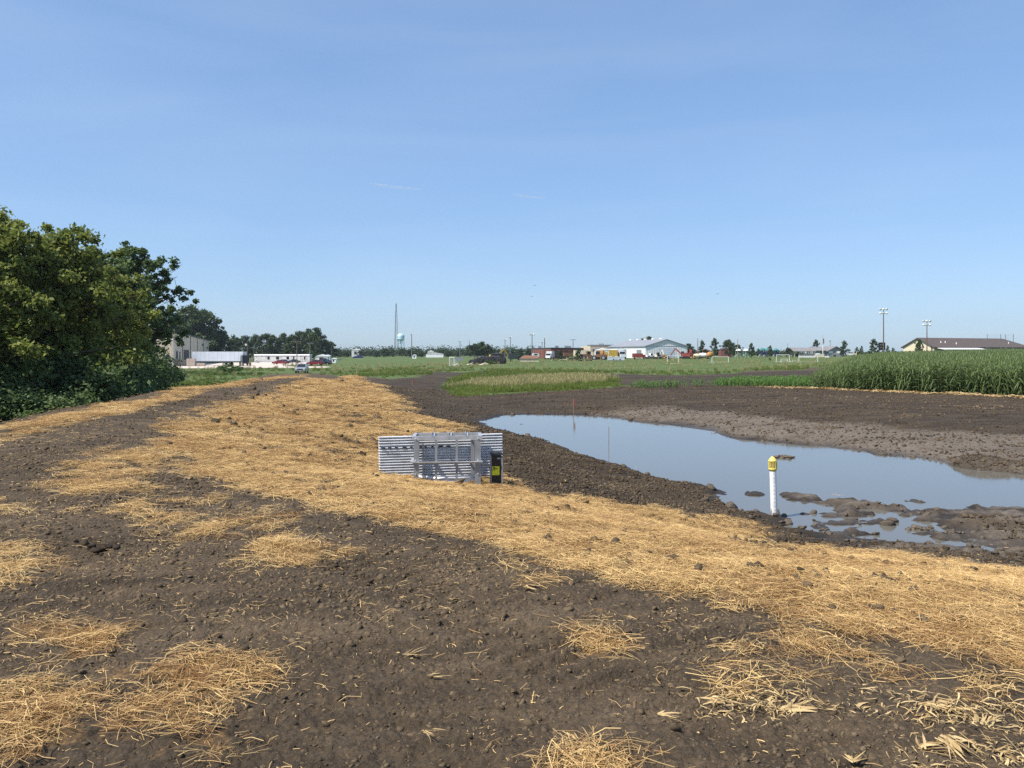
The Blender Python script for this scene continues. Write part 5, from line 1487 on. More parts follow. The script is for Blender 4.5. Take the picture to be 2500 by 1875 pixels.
def semi_trailer():
    p = on(535, 238)
    r = empty('semi_trailer', p, -.06, 'long pale semi trailer parked in front of the beige warehouse', 'trailer')
    Lt = 15.2
    MB().box(-Lt / 2, Lt / 2, -1.3, 1.3, 1.25, 4.05).build('cargo_box', M['trailer'], r)
    for k in range(13):
        x = -Lt / 2 + .02 + k * (Lt - .04) / 12
        MB().box(x - .03, x + .03, -1.325, -1.302, 1.25, 4.03).build('side_post', M['trailer'], r)
    MB().box(-Lt / 2, Lt / 2, -1.34, -1.302, 1.22, 1.36).build('bottom_rail', M['steel'], r)
    MB().box(-Lt / 2 + .1, Lt / 2 - .1, -.5, .5, 1.0, 1.24).build('chassis', M['dark'], r)
    for x in (2.0, 3.3):
        for s in (-1, 1): wheel(None, r, x, s * .85, .5, .4)
    MB().box(-5.2, -5.0, -.9, -.75, .0, 1.2).build('landing_leg', M['dark'], r)
    MB().box(-5.2, -5.0, .75, .9, .0, 1.2).build('landing_leg', M['dark'], r)
    MB().box(Lt / 2 + .002, Lt / 2 + .05, -1.25, 1.25, 1.3, 4.0).build('rear_door', M['dirtywhite'], r)
semi_trailer()

def truck_tractor():
    p = on(598, 236)
    r = empty('truck_tractor', p, math.pi / 2 + .5, 'black truck cab parked just right of the long trailer', 'truck')
    MB().box(-3.2, 1.0, -.45, .45, .6, .95).build('chassis', M['dark'], r)
    MB().box(-.9, 1.1, -1.15, 1.15, 1.0, 3.0, .08, .08).build('cab', M['blackcar'], r)
    MB().box(1.1, 2.6, -.9, .9, .9, 1.9, .1, .1).build('hood', M['blackcar'], r)
    MB().box(1.02, 1.06, -.9, .9, 1.95, 2.75).build('windscreen', M['glass'], r)
    for x in (-2.6, -1.4, 1.9):
        for s in (-1, 1): wheel(None, r, x, s * .85, .5, .32)
    MB().tube((-1.0, 1.0, 1.0), (-1.0, 1.0, 3.4), .07).build('exhaust_stack', M['rim'], r)
truck_tractor()

def block_pallets():
    spec = [(424, 232, 1.35, 2.0, 'widest stack of pale concrete blocks at the warehouse corner'), (446, 232, 1.2, 1.7, 'second stack of concrete blocks, beside the widest'),
            (467, 229, 1.15, 2.1, 'tall wrapped stack of pale blocks next to the trailer'), (491, 229, 1.1, .85, 'low stack of pale blocks under the trailer front'), (407, 236, 1.2, 1.6, 'stack of blocks half hidden behind the bushes')]
    for px, d, w, h, lab in spec:
        r = empty('block_pallet', on(px, d), .1, lab, 'pallet', 'pallets of blocks by the warehouse')
        for k in range(3): MB().box(-w, w, -.6 + k * .5, -.45 + k * .5, 0, .14).build('skid', M['wood'], r)
        nl = max(2, int(h / .42)); bh = (h - .16) / nl
        for i in range(nl):
            for j in range(3):
                x0 = -w + j * 2 * w / 3
                MB().box(x0 + .02, x0 + 2 * w / 3 - .02, -.62 + .03 * random.random(), .6, .16 + i * bh + .012, .16 + (i + 1) * bh - .012).build('block', M['block'], r)
block_pallets()

# ---------------------------------------------------------------- buildings
def warehouse():
    A = Vector((-99, 246, 0)); zg = gz(-99, 246)
    r = empty('warehouse', (A.x, A.y, zg), math.atan2(73, -19) - math.pi / 2, 'beige metal warehouse with a lean-to behind the left trees', 'warehouse')
    # local +y runs along the long wall that faces right; local -x is the building's width
    h0, h1, Ln, Wd = 1.65 + 44.0 * 246 / 2000 - zg, 1.65 + 27.2 * 320 / 2000 - zg, 75, 42
    v = [(0, 0, 0), (-Wd, 0, 0), (-Wd, Ln, 0), (0, Ln, 0), (0, 0, h0), (-Wd, 0, h0 + .6), (-Wd, Ln, h1 + .6), (0, Ln, h1)]
    f = [(0, 1, 5, 4), (1, 2, 6, 5), (2, 3, 7, 6), (3, 0, 4, 7)]
    MB().add(v, f).build('wall', M['beige'], r)
    MB().add([(.25, -.25, h0), (-Wd, -.25, h0 + .62), (-Wd, Ln, h1 + .62), (.25, Ln + .25, h1), (.25, -.25, h0 + .3), (-Wd, -.25, h0 + .9), (-Wd, Ln, h1 + .9), (.25, Ln + .25, h1 + .3)],
             [(3, 2, 1, 0), (4, 5, 6, 7), (0, 1, 5, 4), (1, 2, 6, 5), (2, 3, 7, 6), (3, 0, 4, 7)]).build('roof', M['darktrim'], r)
    for k in range(5):
        y = .1 + k * (Ln - .2) / 4; hh = h0 + (h1 - h0) * y / Ln
        MB().box(.002, .14, y - .12, y + .12, 0, hh - .05).build('downpipe', M['darktrim'], r)
    MB().box(.003, .06, Ln - 8, Ln - 3, 5.2, 5.9).build('vent', M['dark'], r)
    MB().box(.003, .08, 3, 15, .4, 4.6).build('dock_door', M['dark'], r)
    MB().box(.003, .4, 52, 54, 6.2, 6.8).build('wall_lamp', M['dark'], r)
    # lean-to in front
    hl = 1.65 + 34.0 * 228 / 2000 - zg
    MB().add([(0.02, -18.4, 0), (-22, -18.4, 0), (-22, -.3, 0), (.02, -.3, 0), (.02, -18.4, hl - .4), (-22, -18.4, hl - .2), (-22, -.3, hl), (.02, -.3, hl + .1)],
             [(0, 1, 5, 4), (1, 2, 6, 5), (2, 3, 7, 6), (3, 0, 4, 7), (4, 5, 6, 7)]).build('lean_to', M['beige'], r)
    for yy, w, z0, z1, nm in ((-11.5, 3.4, .2, 4.2, 'door'), (-5.5, 1.6, .9, 3.9, 'window')):
        o = MB().box(.03, .09, yy - w / 2, yy + w / 2, z0, z1).build(nm, M['dark'], r)
        MB().box(.095, .13, yy - w / 2 - .12, yy + w / 2 + .12, z1, z1 + .15).build('lintel', M['beige_flat'], o)
    MB().box(.03, .1, -18.2, -.4, hl - .35, hl - .1).build('fascia', M['darktrim'], r)
    MB().box(-2.4, -.8, -18.5, -18.42, 1.2, 3.0).build('window', M['glass'], r)
warehouse()

def mobile_home():
    p = on(692, 300)
    r = empty('mobile_home', p, .02, 'long low white mobile home at the back of the gravel lot', 'house')
    MB().box(-10, 10, -2, 2, .55, 2.75).build('wall', M['dirtywhite'], r)
    MB().box(-10.2, 10.2, -2.2, 2.2, 2.76, 3.1, .1, .3).build('roof', M['white'], r)
    MB().box(-9.9, 9.9, -1.9, 1.9, -.1, .54).build('skirting', M['white'], r)
    for x, w in ((-4.9, .8), (-1.6, 1.1), (2.1, .9), (8.2, .5)):
        o = MB().box(x - w / 2, x + w / 2, -2.03, -2.003, 1.2, 2.3).build('window', M['glass'], r)
        MB().box(x - w / 2 - .06, x + w / 2 + .06, -2.06, -2.032, 1.12, 1.2).build('sill', M['white'], o)
    MB().box(5.0, 5.9, -2.04, -2.003, .6, 2.5).build('door', M['white'], r)
    MB().box(4.0, 4.4, -2.03, -2.003, 1.0, 2.4).build('window', M['glass'], r)
    for k in range(4): MB().box(-9.4 + k * .3, -9.1 + k * .3, -3.2, -2.2, 0, .9 - .2 * k).build('step', M['concrete'], r)
    MB().tube((6.8, -2.3, 0), (6.8, -2.3, 2.7), .04).build('porch_post', M['dark'], r)
mobile_home()

def hut(px, d, w, h, dp, label, wall='white', roof='white', win=True, rz=0.0, name='small_hut'):
    r = empty(name, on(px, d), rz, label, 'shed')
    MB().box(-w / 2, w / 2, -dp / 2, dp / 2, -.1, h).build('wall', M[wall], r)
    MB().prism([(-w / 2 - .15, h + .005), (0, h + .22 * min(w, 4)), (w / 2 + .15, h + .005)], -dp / 2 - .15, dp / 2 + .15).build('roof', M[roof], r)
    if win: MB().box(-w * .18, w * .12, -dp / 2 - .04, -dp / 2 - .003, h * .35, h * .8).build('window', M['glass'], r)
    return r
hut(816, 300, 1.75, 1.4, 2, 'tiny white hut with a dark window right of the mobile home')
hut(787, 330, 5, 2.2, 3, 'small white shed behind the dark pickup', 'dirtywhite', 'white')
hut(800, 335, 2.2, 2.4, 2, 'narrow white shed left of the tiny hut', 'white', 'white', False)
hut(1012, 430, 2.1, 1.8, 2, 'white hut at the left foot of the horizon trees', 'white', 'white')
hut(1062, 520, 11, 2.2, 5, 'long low white building among the horizon trees', 'white', 'dirtywhite', False)
hut(1052, 540, 4, 3.6, 4, 'white house gable showing above the horizon trees', 'dirtywhite', 'white')
hut(870, 600, 6, 5, 5, 'pale house half hidden by the horizon trees', 'dirtywhite', 'white')
hut(874, 500, 6, .7, 2, 'low blue hoarding in front of the horizon trees', 'blue', 'blue', False)

def brick_hall():
    # corner nearest to the camera is on the left, walls run back to both sides
    d = 320; zg = gz(13, d)
    r = empty('brick_hall', (P(1345, 860, d).x, d, zg), 0, 'long dark red brick hall with upright piers and flat roof', 'hall')
    hw = top_h(852, d, zg)
    a, b, c = (P(1300, 0, d + 60).x - r.location.x, 60), (0, 0), (P(1425, 0, d + 25).x - r.location.x, 25)
    for nm, (p0, p1) in (('side_wall', (a, b)), ('front_wall', (b, c))):
        p0, p1 = Vector((*p0, 0)), Vector((*p1, 0)); e = (p1 - p0); n = Vector((e.y, -e.x, 0)).normalized()
        v = [p0, p1, p1 - n * .4, p0 - n * .4]; v = v + [q + Vector((0, 0, hw)) for q in v]
        MB().add(v, [(3, 2, 1, 0), (4, 5, 6, 7), (0, 1, 5, 4), (1, 2, 6, 5), (2, 3, 7, 6), (3, 0, 4, 7)]).build(nm, M['brick'], r)
        k = 6
        for i in range(k + 1):
            q = p0.lerp(p1, min(.985, max(.015, i / k)))
            MB().bar(q + n * .2, q + n * .2 + Vector((0, 0, hw - .3)), .8, .38).build('pier', M['brickpale'], r)
    v = [Vector((*a, 0)), Vector((*b, 0)), Vector((*c, 0)), Vector((c[0] + (a[0] - b[0]), c[1] + 60, 0))]
    top = [q + Vector((0, -.25 if i < 3 else .2, hw + .002)) for i, q in enumerate(v)]
    MB().add(top + [q + Vector((0, 0, .55)) for q in top], [(3, 2, 1, 0), (4, 5, 6, 7), (0, 1, 5, 4), (1, 2, 6, 5), (2, 3, 7, 6), (3, 0, 4, 7)]).build('roof_edge', M['dark'], r)
    for x, y in ((3, 12), (7, 14), (-3, 40), (9, 25)):
        MB().box(x - .7, x + .7, y, y + 1.5, hw + .56, hw + 1.4).build('roof_vent', M['steel'], r)
brick_hall()

def tan_block():
    d = 330; zg = gz(40, d)
    x0, x1, x2 = P(1419, 0, d + 45).x, P(1441, 0, d).x, P(1525, 0, d + 4).x
    r = empty('flat_roofed_building', (x1, d, zg), 0, 'flat-roofed building, cream on the left side and tan in front', 'building')
    h = top_h(843.5, d, zg)
    MB().add([(x0 - x1, 45, 0), (0, 0, 0), (0, 0, h), (x0 - x1, 45, h), (x0 - x1 + .4, 45, 0), (.4, .1, 0), (.4, .1, h), (x0 - x1 + .4, 45, h)],
             [(0, 1, 2, 3), (7, 6, 5, 4), (3, 2, 6, 7), (0, 3, 7, 4), (1, 5, 6, 2), (0, 4, 5, 1)]).build('side_wall', M['cream'], r)
    MB().box(.42, x2 - x1, .02, 12, 0, h).build('front_wall', M['tanwall'], r)
    MB().box(-.1, x2 - x1 + .2, -.15, 12.2, h + .004, h + .35).build('parapet', M['greyroof'], r)
    o = MB().box(1.0, 1.75, -.03, .017, h - 2.3, h - 1.5).build('window', M['glass'], r)
    MB().box(.9, 1.85, -.06, -.032, h - 2.42, h - 2.32).build('sill', M['tanwall'], o)
    MB().box(4, 6, 4, 6, h + .36, h + .8).build('roof_vent', M['steel'], r)
tan_block()
hut(1473, 312, 6.2, 3.0, 5, 'low white shed between the scrap yard and the tan building', 'white', 'white', False)

def metal_barn():
    d = 285
    # gable front from px 1576 to 1678, left wall running back to px 1508
    xl, xr = P(1576, 0, d).x, P(1678, 0, d + 3).x
    zg = gz((xl + xr) / 2, d)
    W = math.hypot(xr - xl, 3); rz = math.atan2(3, xr - xl)
    r = empty('metal_barn', (xl, d, zg), rz, 'white metal barn with grey roof and a big overhead door', 'barn')
    he = top_h(845.5, d, zg); hr = top_h(829.5, d, zg)
    Lb = 42
    MB().prism([(0, 0), (W, 0), (W, he), (W / 2, hr), (0, he)], 0, .25).build('gable_wall', M['whiteclad'], r)
    MB().box(0.0, .25, .26, Lb, 0, he - .01).build('side_wall', M['white'], r)
    MB().box(W - .25, W, .26, Lb, 0, he - .01).build('side_wall', M['whiteclad_y'], r)
    for s in (0, 1):
        xa, xb = (-.4, W / 2) if s == 0 else (W / 2, W + .4)
        za, zb = (he - .1, hr + .05) if s == 0 else (hr + .05, he - .1)
        MB().prism([(xa, za), (xb, zb), (xb, zb + .22), (xa, za + .22)], -.35, Lb).build('roof', M['greyroof'], r)
    MB().box(.3, W - .3, -.05, -.005, he - .05, he + .12).build('trim_band', M['greyroof'], r)
    for k in range(5): MB().box(W / 2 - .3, W / 2 + .3, 4 + k * 8, 6 + k * 8, hr + .3, hr + .75).build('ridge_vent', M['white'], r)
    dx0, dx1 = W * .30, W * .70
    MB().box(dx0, dx1, -.06, -.006, .1, he - .5).build('door_frame', M['trailer'], r)
    door = MB().box(dx0 + .55, dx1 - .3, -.10, -.062, .1, he - 1.9).build('overhead_door', M['trailer'], r)
    for k in range(7):
        x = dx0 + .9 + k * (dx1 - dx0 - 1.6) / 7
        MB().box(x, x + .45, -.125, -.102, he - 3.3, he - 3.05).build('door_window', M['dark'], door)
    MB().box(W * .88, W * .88 + .3, -.3, -.006, he - 2.6, he - 1.9).build('wall_lamp', M['dark'], r)
    for y0, y1, z1 in ((4, 9, 3.0), (20, 30, 3.2)):
        MB().box(-.05, -.004, y0, y1, .1, z1).build('side_door', M['steel'], r)
    return r
metal_barn()

def gable_house(px0, px1, d, ridge, eave, depth, label, wall, roof, rz, name='house', gable_right=True, openings=()):
    x0, x1 = P(px0, 0, d).x, P(px1, 0, d).x
    zg = gz((x0 + x1) / 2, d); W = x1 - x0
    r = empty(name, ((x0 + x1) / 2, d, zg), rz, label, 'house')
    he, hr = top_h(eave, d, zg), top_h(ridge, d, zg)
    gw = W * (.56 if gable_right else .5)
    # gable block facing the camera on the right, long wing to the left
    MB().prism([(W / 2 - gw, 0), (W / 2, 0), (W / 2, he), (W / 2 - gw / 2, hr), (W / 2 - gw, he)], 0, depth).build('gable_wall', M[wall], r)
    for xa, za, xb, zb in ((W / 2 - gw - .5, he - .25, W / 2 - gw / 2, hr + .02), (W / 2 - gw / 2, hr + .02, W / 2 + .5, he - .25)):
        MB().prism([(xa, za + .03), (xb, zb + .03), (xb, zb + .28), (xa, za + .28)], -.5, depth + .5).build('roof', M[roof], r)
    if gable_right:
        MB().box(-W / 2 + .6, W / 2 - gw - .01, .8, depth - .5, 0, he - .02).build('wing_wall', M[wall], r)
        MB().prism_x([(.2, he), (depth / 2, hr - .15), (depth, he), (depth, he + .2), (depth / 2, hr + .05), (.2, he + .2)], -W / 2, W / 2 - gw / 2).build('wing_roof', M[roof], r)
    for x, w, z0, z1, m in openings:
        MB().box(x - w / 2, x + w / 2, -.06, -.004, z0, z1).build('shutter' if m == 'white' else 'window', M[m], r)
    return r
gable_house(1990, 2061, 290, 847, 857, 9, 'grey house with white panels behind the flag pole', 'steel', 'greyshingle', .05, 'grey_house', True,
            ((.4, 1.5, 1.2, 2.0, 'white'), (3.2, 1.3, 1.2, 2.0, 'white'), (1.8, .9, .1, .6, 'dark')))

def picnic_shelter():
    d = 285; x0, x1 = P(1938, 0, d).x, P(1990, 0, d).x; zg = gz((x0 + x1) / 2, d); W = x1 - x0
    r = empty('picnic_shelter', ((x0 + x1) / 2, d, zg), .05, 'open picnic shelter on posts left of the grey house', 'shelter')
    he, hr = top_h(858.5, d, zg), top_h(850, d, zg)
    for x in (-W / 2 + .3, -W / 4, 0, W / 4, W / 2 - .3):
        for y in (.2, 5.8): MB().box(x - .12, x + .12, y - .12, y + .12, 0, he).build('post', M['tanwall'], r)
    gx = W * .12
    MB().prism([(gx - 3.2, he), (W / 2, he), (gx + 1, hr - .3)], -.1, .1).build('gable_panel', M['beige_flat'], r)
    MB().prism_x([(-.4, he + .01), (3, hr), (6.4, he + .01), (6.4, he + .2), (3, hr + .22), (-.4, he + .2)], -W / 2 - .3, W / 2 + .3).build('roof', M['greyshingle'], r)
    MB().box(-W / 2, W / 2, .4, .6, .3, 1.1).build('rail', M['dark'], r)
    for x in (-2, 1.5):
        MB().box(x - .9, x + .9, 2, 2.8, .72, .78).build('picnic_table', M['wood'], r)
picnic_shelter()

def brown_roof_building():
    # gable end faces left-front (px 2205..2278), long wall recedes to the right
    d = 255
    xa, xb = P(2205, 0, d + 6).x, P(2280, 0, d - 4).x
    zg = min(gz(xa, d + 6), gz(xb, d)) - .3
    e = Vector((xb - xa, -10, 0)); Wd = e.length; rz = math.atan2(e.y, e.x)
    r = empty('long_hall', (xa, d + 6, zg), rz, 'long cream hall with a brown shingle roof behind the corn', 'hall')
    he = top_h(848, d, zg); hr = top_h(826.5, d, zg)
    Lb = 46
    MB().prism([(0, 0), (Wd, 0), (Wd, he), (Wd / 2, hr), (0, he)], 0, .3).build('gable_wall', M['cream'], r)
    MB().box(Wd - .3, Wd, .31, Lb, 0, he - .02).build('side_wall', M['tanwall'], r)  # long wall away from the sun: its shade is put into a darker colour
    MB().box(0, .3, .31, Lb, 0, he - .02).build('side_wall', M['cream'], r)
    # roof: two slopes, hipped at the far end
    hx = Lb - 6
    for s in (0, 1):
        xe = -.5 if s == 0 else Wd + .5
        v = [(xe, -.5, he - .2), (Wd / 2, -.5, hr + .02), (Wd / 2, hx, hr + .02), (xe, Lb + .5, he - .2)]
        v += [(x, y, z + .28) for x, y, z in v]
        MB().add(v, [(3, 2, 1, 0), (4, 5, 6, 7), (0, 1, 5, 4), (1, 2, 6, 5), (2, 3, 7, 6), (3, 0, 4, 7)]).build('roof', M['shingle'], r)
    MB().add([(-.5, Lb + .5, he - .2), (Wd / 2, hx, hr + .3), (Wd + .5, Lb + .5, he - .2), (Wd + .5, Lb + .5, he + .08), (-.5, Lb + .5, he + .08)], [(0, 1, 2), (3, 1, 4), (2, 3, 4, 0), (0, 4, 1), (1, 3, 2)]).build('roof', M['shingle'], r)
    MB().box(2.0, 2.9, -.05, -.004, 0, 2.1).build('door', M['rust'], r)
    MB().box(Wd - .9, Wd - .5, -.05, -.004, 1.0, 3.6).build('window', M['glass'], r)
    # white porch roof along the long wall
    MB().add([(Wd + .02, 1, he - .25), (Wd + 3.2, 1, he - .75), (Wd + 3.2, 20, he - .75), (Wd + .02, 20, he - .25), (Wd + .02, 1, he - .10), (Wd + 3.2, 1, he - .60), (Wd + 3.2, 20, he - .60), (Wd + .02, 20, he - .10)],
             [(3, 2, 1, 0), (4, 5, 6, 7), (0, 1, 5, 4), (1, 2, 6, 5), (2, 3, 7, 6), (3, 0, 4, 7)]).build('porch_roof', M['white'], r)
    for y in (1.5, 7, 13, 19.5): MB().box(Wd + 2.9, Wd + 3.05, y, y + .15, 0, he - .8).build('porch_post', M['white'], r)
    for y in (3, 9, 15): MB().box(Wd + .002, Wd + .05, y, y + 3, .8, 2.6).build('window', M['glass'], r)
    for y, q in ((6, .6), (8, .6), (12, .75), (38, .65)):
        zz = he + (hr - he) * (1 - q); MB().tube((Wd / 2 + Wd / 2 * q, y, zz), (Wd / 2 + Wd / 2 * q, y, zz + .9), .14).build('vent_pipe', M['white'], r)
brown_roof_building()

hut(1721, 330, 5.0, 2.3, 4, 'small red brick shed behind the scrap machines', 'brick', 'brick', False)
hut(1771, 325, 4.7, 2.9, 4, 'brown brick shed in front of the large round tree', 'brick', 'shingle', True)
# ---------------------------------------------------------------- poles, towers, goals
def pole(px, top, d, label, cat='pole', mat='greypole', r0=.13, arms=(), lamps=0, name='light_pole', group=None, cross=False):
    p = on(px, d); h = top_h(top, d, p.z)
    r = empty(name, p, 0, label, cat, group)
    MB().tube((0, 0, -.3), (0, 0, h), r0, r0 * .65, 8).build('shaft', M[mat], r)
    if cross:
        for k, zz in enumerate((h - .3,) if cross == 1 else (h - .3, h - 2.6)):
            MB().box(-1.25, 1.25, -.07, .07, zz - .08, zz + .08).build('crossarm', M[mat], r)
            for x in (-1.1, -.5, .5, 1.1): MB().tube((x, 0, zz + .081), (x, 0, zz + .27), .05, .04, 6).build('insulator', M['steel'], r)
    if lamps:
        w = lamps * .30
        MB().box(-w, w, -.06, .06, h - .25, h - .13).build('lamp_bar', M[mat], r)
        if lamps > 2: MB().box(-w * .8, w * .8, -.06, .06, h - 1.35, h - 1.23).build('lamp_bar', M[mat], r)
        n = lamps
        for row_, z in ((0, h + .02), (1, h - 1.1)) if lamps > 2 else ((0, h + .02),):
            for k in range(n):
                x = -w * .95 + 2 * w * .95 * k / max(1, n - 1)
                s = -1 if (k + row_) % 2 else 1
                MB().lathe([(.10, -.02), (.30, .16), (.34, .40), (.30, .41)], 10).build('floodlight', M['white'], r, True).matrix_local = Matrix.Translation((x, s * .22, z)) @ Matrix.Rotation(s * math.radians(115), 4, 'X') @ Matrix.Rotation(.5 * (x > 0) - .25, 4, 'Y')
    return r
pole(2157, 754, 235, 'tall wooden floodlight pole, the tallest on the right', 'light pole', 'pole', .19, lamps=3)
pole(2263, 783, 240, 'shorter wooden floodlight pole in front of the brown roof', 'light pole', 'pole', .17, lamps=3)
pole(725, 832, 262, 'dark utility pole with a crossarm in front of the mobile home', 'utility pole', 'pole', .17, cross=1, name='utility_pole')
pole(757, 836, 285, 'utility pole with a crossarm right of the dark one', 'utility pole', 'greypole', .16, cross=1, name='utility_pole')
pole(590, 848, 330, 'small utility pole behind the black truck cab', 'utility pole', 'greypole', .14, cross=1, name='utility_pole')
pole(620, 848, 340, 'small utility pole left of the pale van', 'utility pole', 'greypole', .14, cross=1, name='utility_pole')
pole(603.5, 841, 260, 'yard lamp pole right of the trailer', 'light pole', 'greypole', .10, lamps=1)
pole(809, 846, 310, 'thin pole beside the tiny white hut', 'pole', 'greypole', .10)
pole(830, 858, 330, 'short thin pole right of the tiny white hut', 'pole', 'greypole', .08)
pole(640, 850, 350, 'thin pole at the left end of the mobile home', 'pole', 'greypole', .10)
pole(1005, 816, 480, 'floodlight pole right of the water tower', 'light pole', 'greypole', .30, lamps=2)
pole(1123, 832, 470, 'floodlight pole above the netted goal', 'light pole', 'greypole', .24, lamps=2)
pole(1146, 831, 480, 'thin pole left of the big clump of trees', 'pole', 'greypole', .20)
pole(1167, 834, 470, 'thin pole standing before the big clump of trees', 'pole', 'greypole', .20)
pole(1233, 829, 440, 'floodlight pole, left one of the pair beside the tree clump', 'light pole', 'greypole', .22, lamps=2)
pole(1246, 823, 430, 'floodlight pole, right one of the pair beside the tree clump', 'light pole', 'greypole', .22, lamps=2)
pole(1299, 816, 300, 'floodlight pole at the left corner of the brick hall', 'light pole', 'greypole', .20, lamps=2)
pole(1323.5, 835, 400, 'thin pole behind the brick hall roof', 'light pole', 'greypole', .18, lamps=1)
pole(1329.5, 825, 300, 'dark bare pole in front of the brick hall', 'pole', 'pole', .20)
pole(1399, 828, 360, 'pole rising behind the brick hall', 'utility pole', 'greypole', .20, cross=1, name='utility_pole')
pole(1703.5, 826, 320, 'brown pole left of the brick shed', 'pole', 'pole', .15)
pole(1801, 828, 275, 'wooden pole beside the play towers', 'pole', 'wood', .14)
pole(1923, 838, 480, 'far thin pole above the rounded young tree', 'pole', 'greypole', .15)
pole(2027, 831, 310, 'lamp pole behind the grey house', 'light pole', 'greypole', .12, lamps=1)
pole(2091, 858, 180, 'yellow foul pole at the left edge of the corn', 'pole', 'yellow', .09, name='foul_pole')
pole(2177, 859.5, 225, 'yellow foul pole right of the tall floodlight pole', 'pole', 'yellow', .09, name='foul_pole')
for px, lab in ((620, 'thin yellow marker'),):
    pass
pole(610, 873, 220, 'short wooden post in front of the black truck cab', 'post', 'wood', .14, name='wooden_post')
for px, d, lab in ((692, 222, 'left red bollard beside the gravel road'), (696.5, 222, 'middle red bollard beside the gravel road'), (714, 240, 'far red bollard near the dark utility pole'), (722, 243, 'rightmost red bollard near the dark utility pole')):
    pole(px, 888.5 if d < 230 else 884, d, lab, 'bollard', 'machine_red', .10, name='bollard', group='red bollards by the lot')

def flag_pole():
    p = on(2009, 285); h = top_h(819, 285, p.z)
    r = empty('flag_pole', p, 0, 'white flag pole with a limp flag in front of the grey house', 'flag pole')
    MB().tube((0, 0, 0), (0, 0, h * .55), .12, .11, 8).build('lower_shaft', M['white'], r)
    MB().tube((0, 0, h * .55), (0, 0, h), .07, .05, 8).build('upper_shaft', M['steel'], r)
    MB().add([(.06, 0, h - 1.0), (.5, .15, h - 1.2), (.45, -.05, h - 3.0), (.1, 0, h - 2.8), (.06, .02, h - 1.0), (.5, .17, h - 1.2), (.45, -.03, h - 3.0), (.1, .02, h - 2.8)],
             [(0, 1, 2, 3), (7, 6, 5, 4), (0, 4, 5, 1), (1, 5, 6, 2), (2, 6, 7, 3), (3, 7, 4, 0)]).build('flag', M['brickpale'], r)
flag_pole()

def scoreboard():
    d = 262; p = on(2153, d)
    r = empty('scoreboard', p, .15, 'black scoreboard on two posts behind the tall floodlight pole', 'scoreboard')
    z0, z1 = top_h(855, d, p.z), top_h(836, d, p.z)
    MB().box(-1.15, 1.15, -.12, .12, z0, z1).build('panel', M['dark'], r)
    for x in (-.9, .9): MB().tube((x, .2, -.2), (x, .2, z1 - .2), .10).build('post', M['pole'], r)
    for x, z in ((-.6, .65), (0, .65), (.5, .3), (-.4, .3)): MB().box(x - .2, x + .2, -.135, -.123, z0 + (z1 - z0) * z, z0 + (z1 - z0) * z + .22).build('lamp_field', M['steel'], r)
scoreboard()

def water_tower():
    d = 950; x = P(978, 0, d).x; zg = -1.3
    r = empty('water_tower', (x, d, zg), .3, 'pale blue water tower with a rounded tank on legs', 'water tower')
    zt, zb = top_h(814.5, d, zg), top_h(831.5, d, zg)
    R = 9.2 * d / 2000; hh = zt - zb
    MB().lathe([(.4, zb - .6), (R * .6, zb - .5), (R * .92, zb + hh * .10), (R, zb + hh * .25), (R, zb + hh * .62), (R * .92, zb + hh * .80), (R * .65, zb + hh * .94), (R * .25, zt), (.2, zt + .1)], 24).build('tank', M['tank'], r, True)
    MB().lathe([(R * 1.02, zb + hh * .20), (R * 1.10, zb + hh * .20), (R * 1.10, zb + hh * .24), (R * 1.02, zb + hh * .24)], 24).build('catwalk', M['tank'], r)
    for k in range(6):
        a = k * math.pi / 3
        MB().tube((R * .95 * math.cos(a), R * .95 * math.sin(a), 0), (R * .9 * math.cos(a), R * .9 * math.sin(a), zb + hh * .15), .35, .3, 8).build('leg', M['tank'], r)
    MB().tube((0, 0, 0), (0, 0, zb), .75, .75, 10).build('riser_pipe', M['tank'], r)
    MB().box(R * .35, R * .93, -R * .72, -R * .60, zb + hh * .45, zb + hh * .62).build('emblem', M['greypole'], r)
water_tower()

def lattice_tower():
    d = 760; x = P(967, 0, d).x; zg = -1.3
    r = empty('lattice_tower', (x, d, zg), .4, 'tall slim steel lattice radio tower left of the water tower', 'tower')
    h = top_h(741, d, zg)
    def w(z): return 2.1 * (1 - z / h) + .42
    ang = [math.pi / 2 + k * 2 * math.pi / 3 for k in range(3)]
    def pt(k, z): return (w(z) * math.cos(ang[k]), w(z) * math.sin(ang[k]), z)
    for k in range(3): MB().tube(pt(k, 0), pt(k, h), .17, .13, 6).build('leg', M['greypole'], r)
    n = 22
    for k in range(3):
        mb = MB()
        for i in range(n):
            z0, z1 = h * i / n, h * (i + 1) / n
            mb.tube(pt(k, z0), pt((k + 1) % 3, z1), .055, n=4, cap=False).tube(pt((k + 1) % 3, z0), pt(k, z1), .055, n=4, cap=False).tube(pt(k, z1), pt((k + 1) % 3, z1), .055, n=4, cap=False)
        mb.build('bracing', M['steel'], r)
    for zz, s in ((h, 1.1), (h - 5.5, .9)):
        for k in range(3): MB().tube((s * math.cos(ang[k]), s * math.sin(ang[k]), zz - .8), (s * math.cos(ang[k]), s * math.sin(ang[k]), zz + .9), .22).build('antenna', M['white'], r)
    for k in range(2): MB().box(-1.2, 1.2, -.06, .06, h - .1 - 5.5 * k, h + .05 - 5.5 * k).build('antenna_arm', M['steel'], r)
lattice_tower()

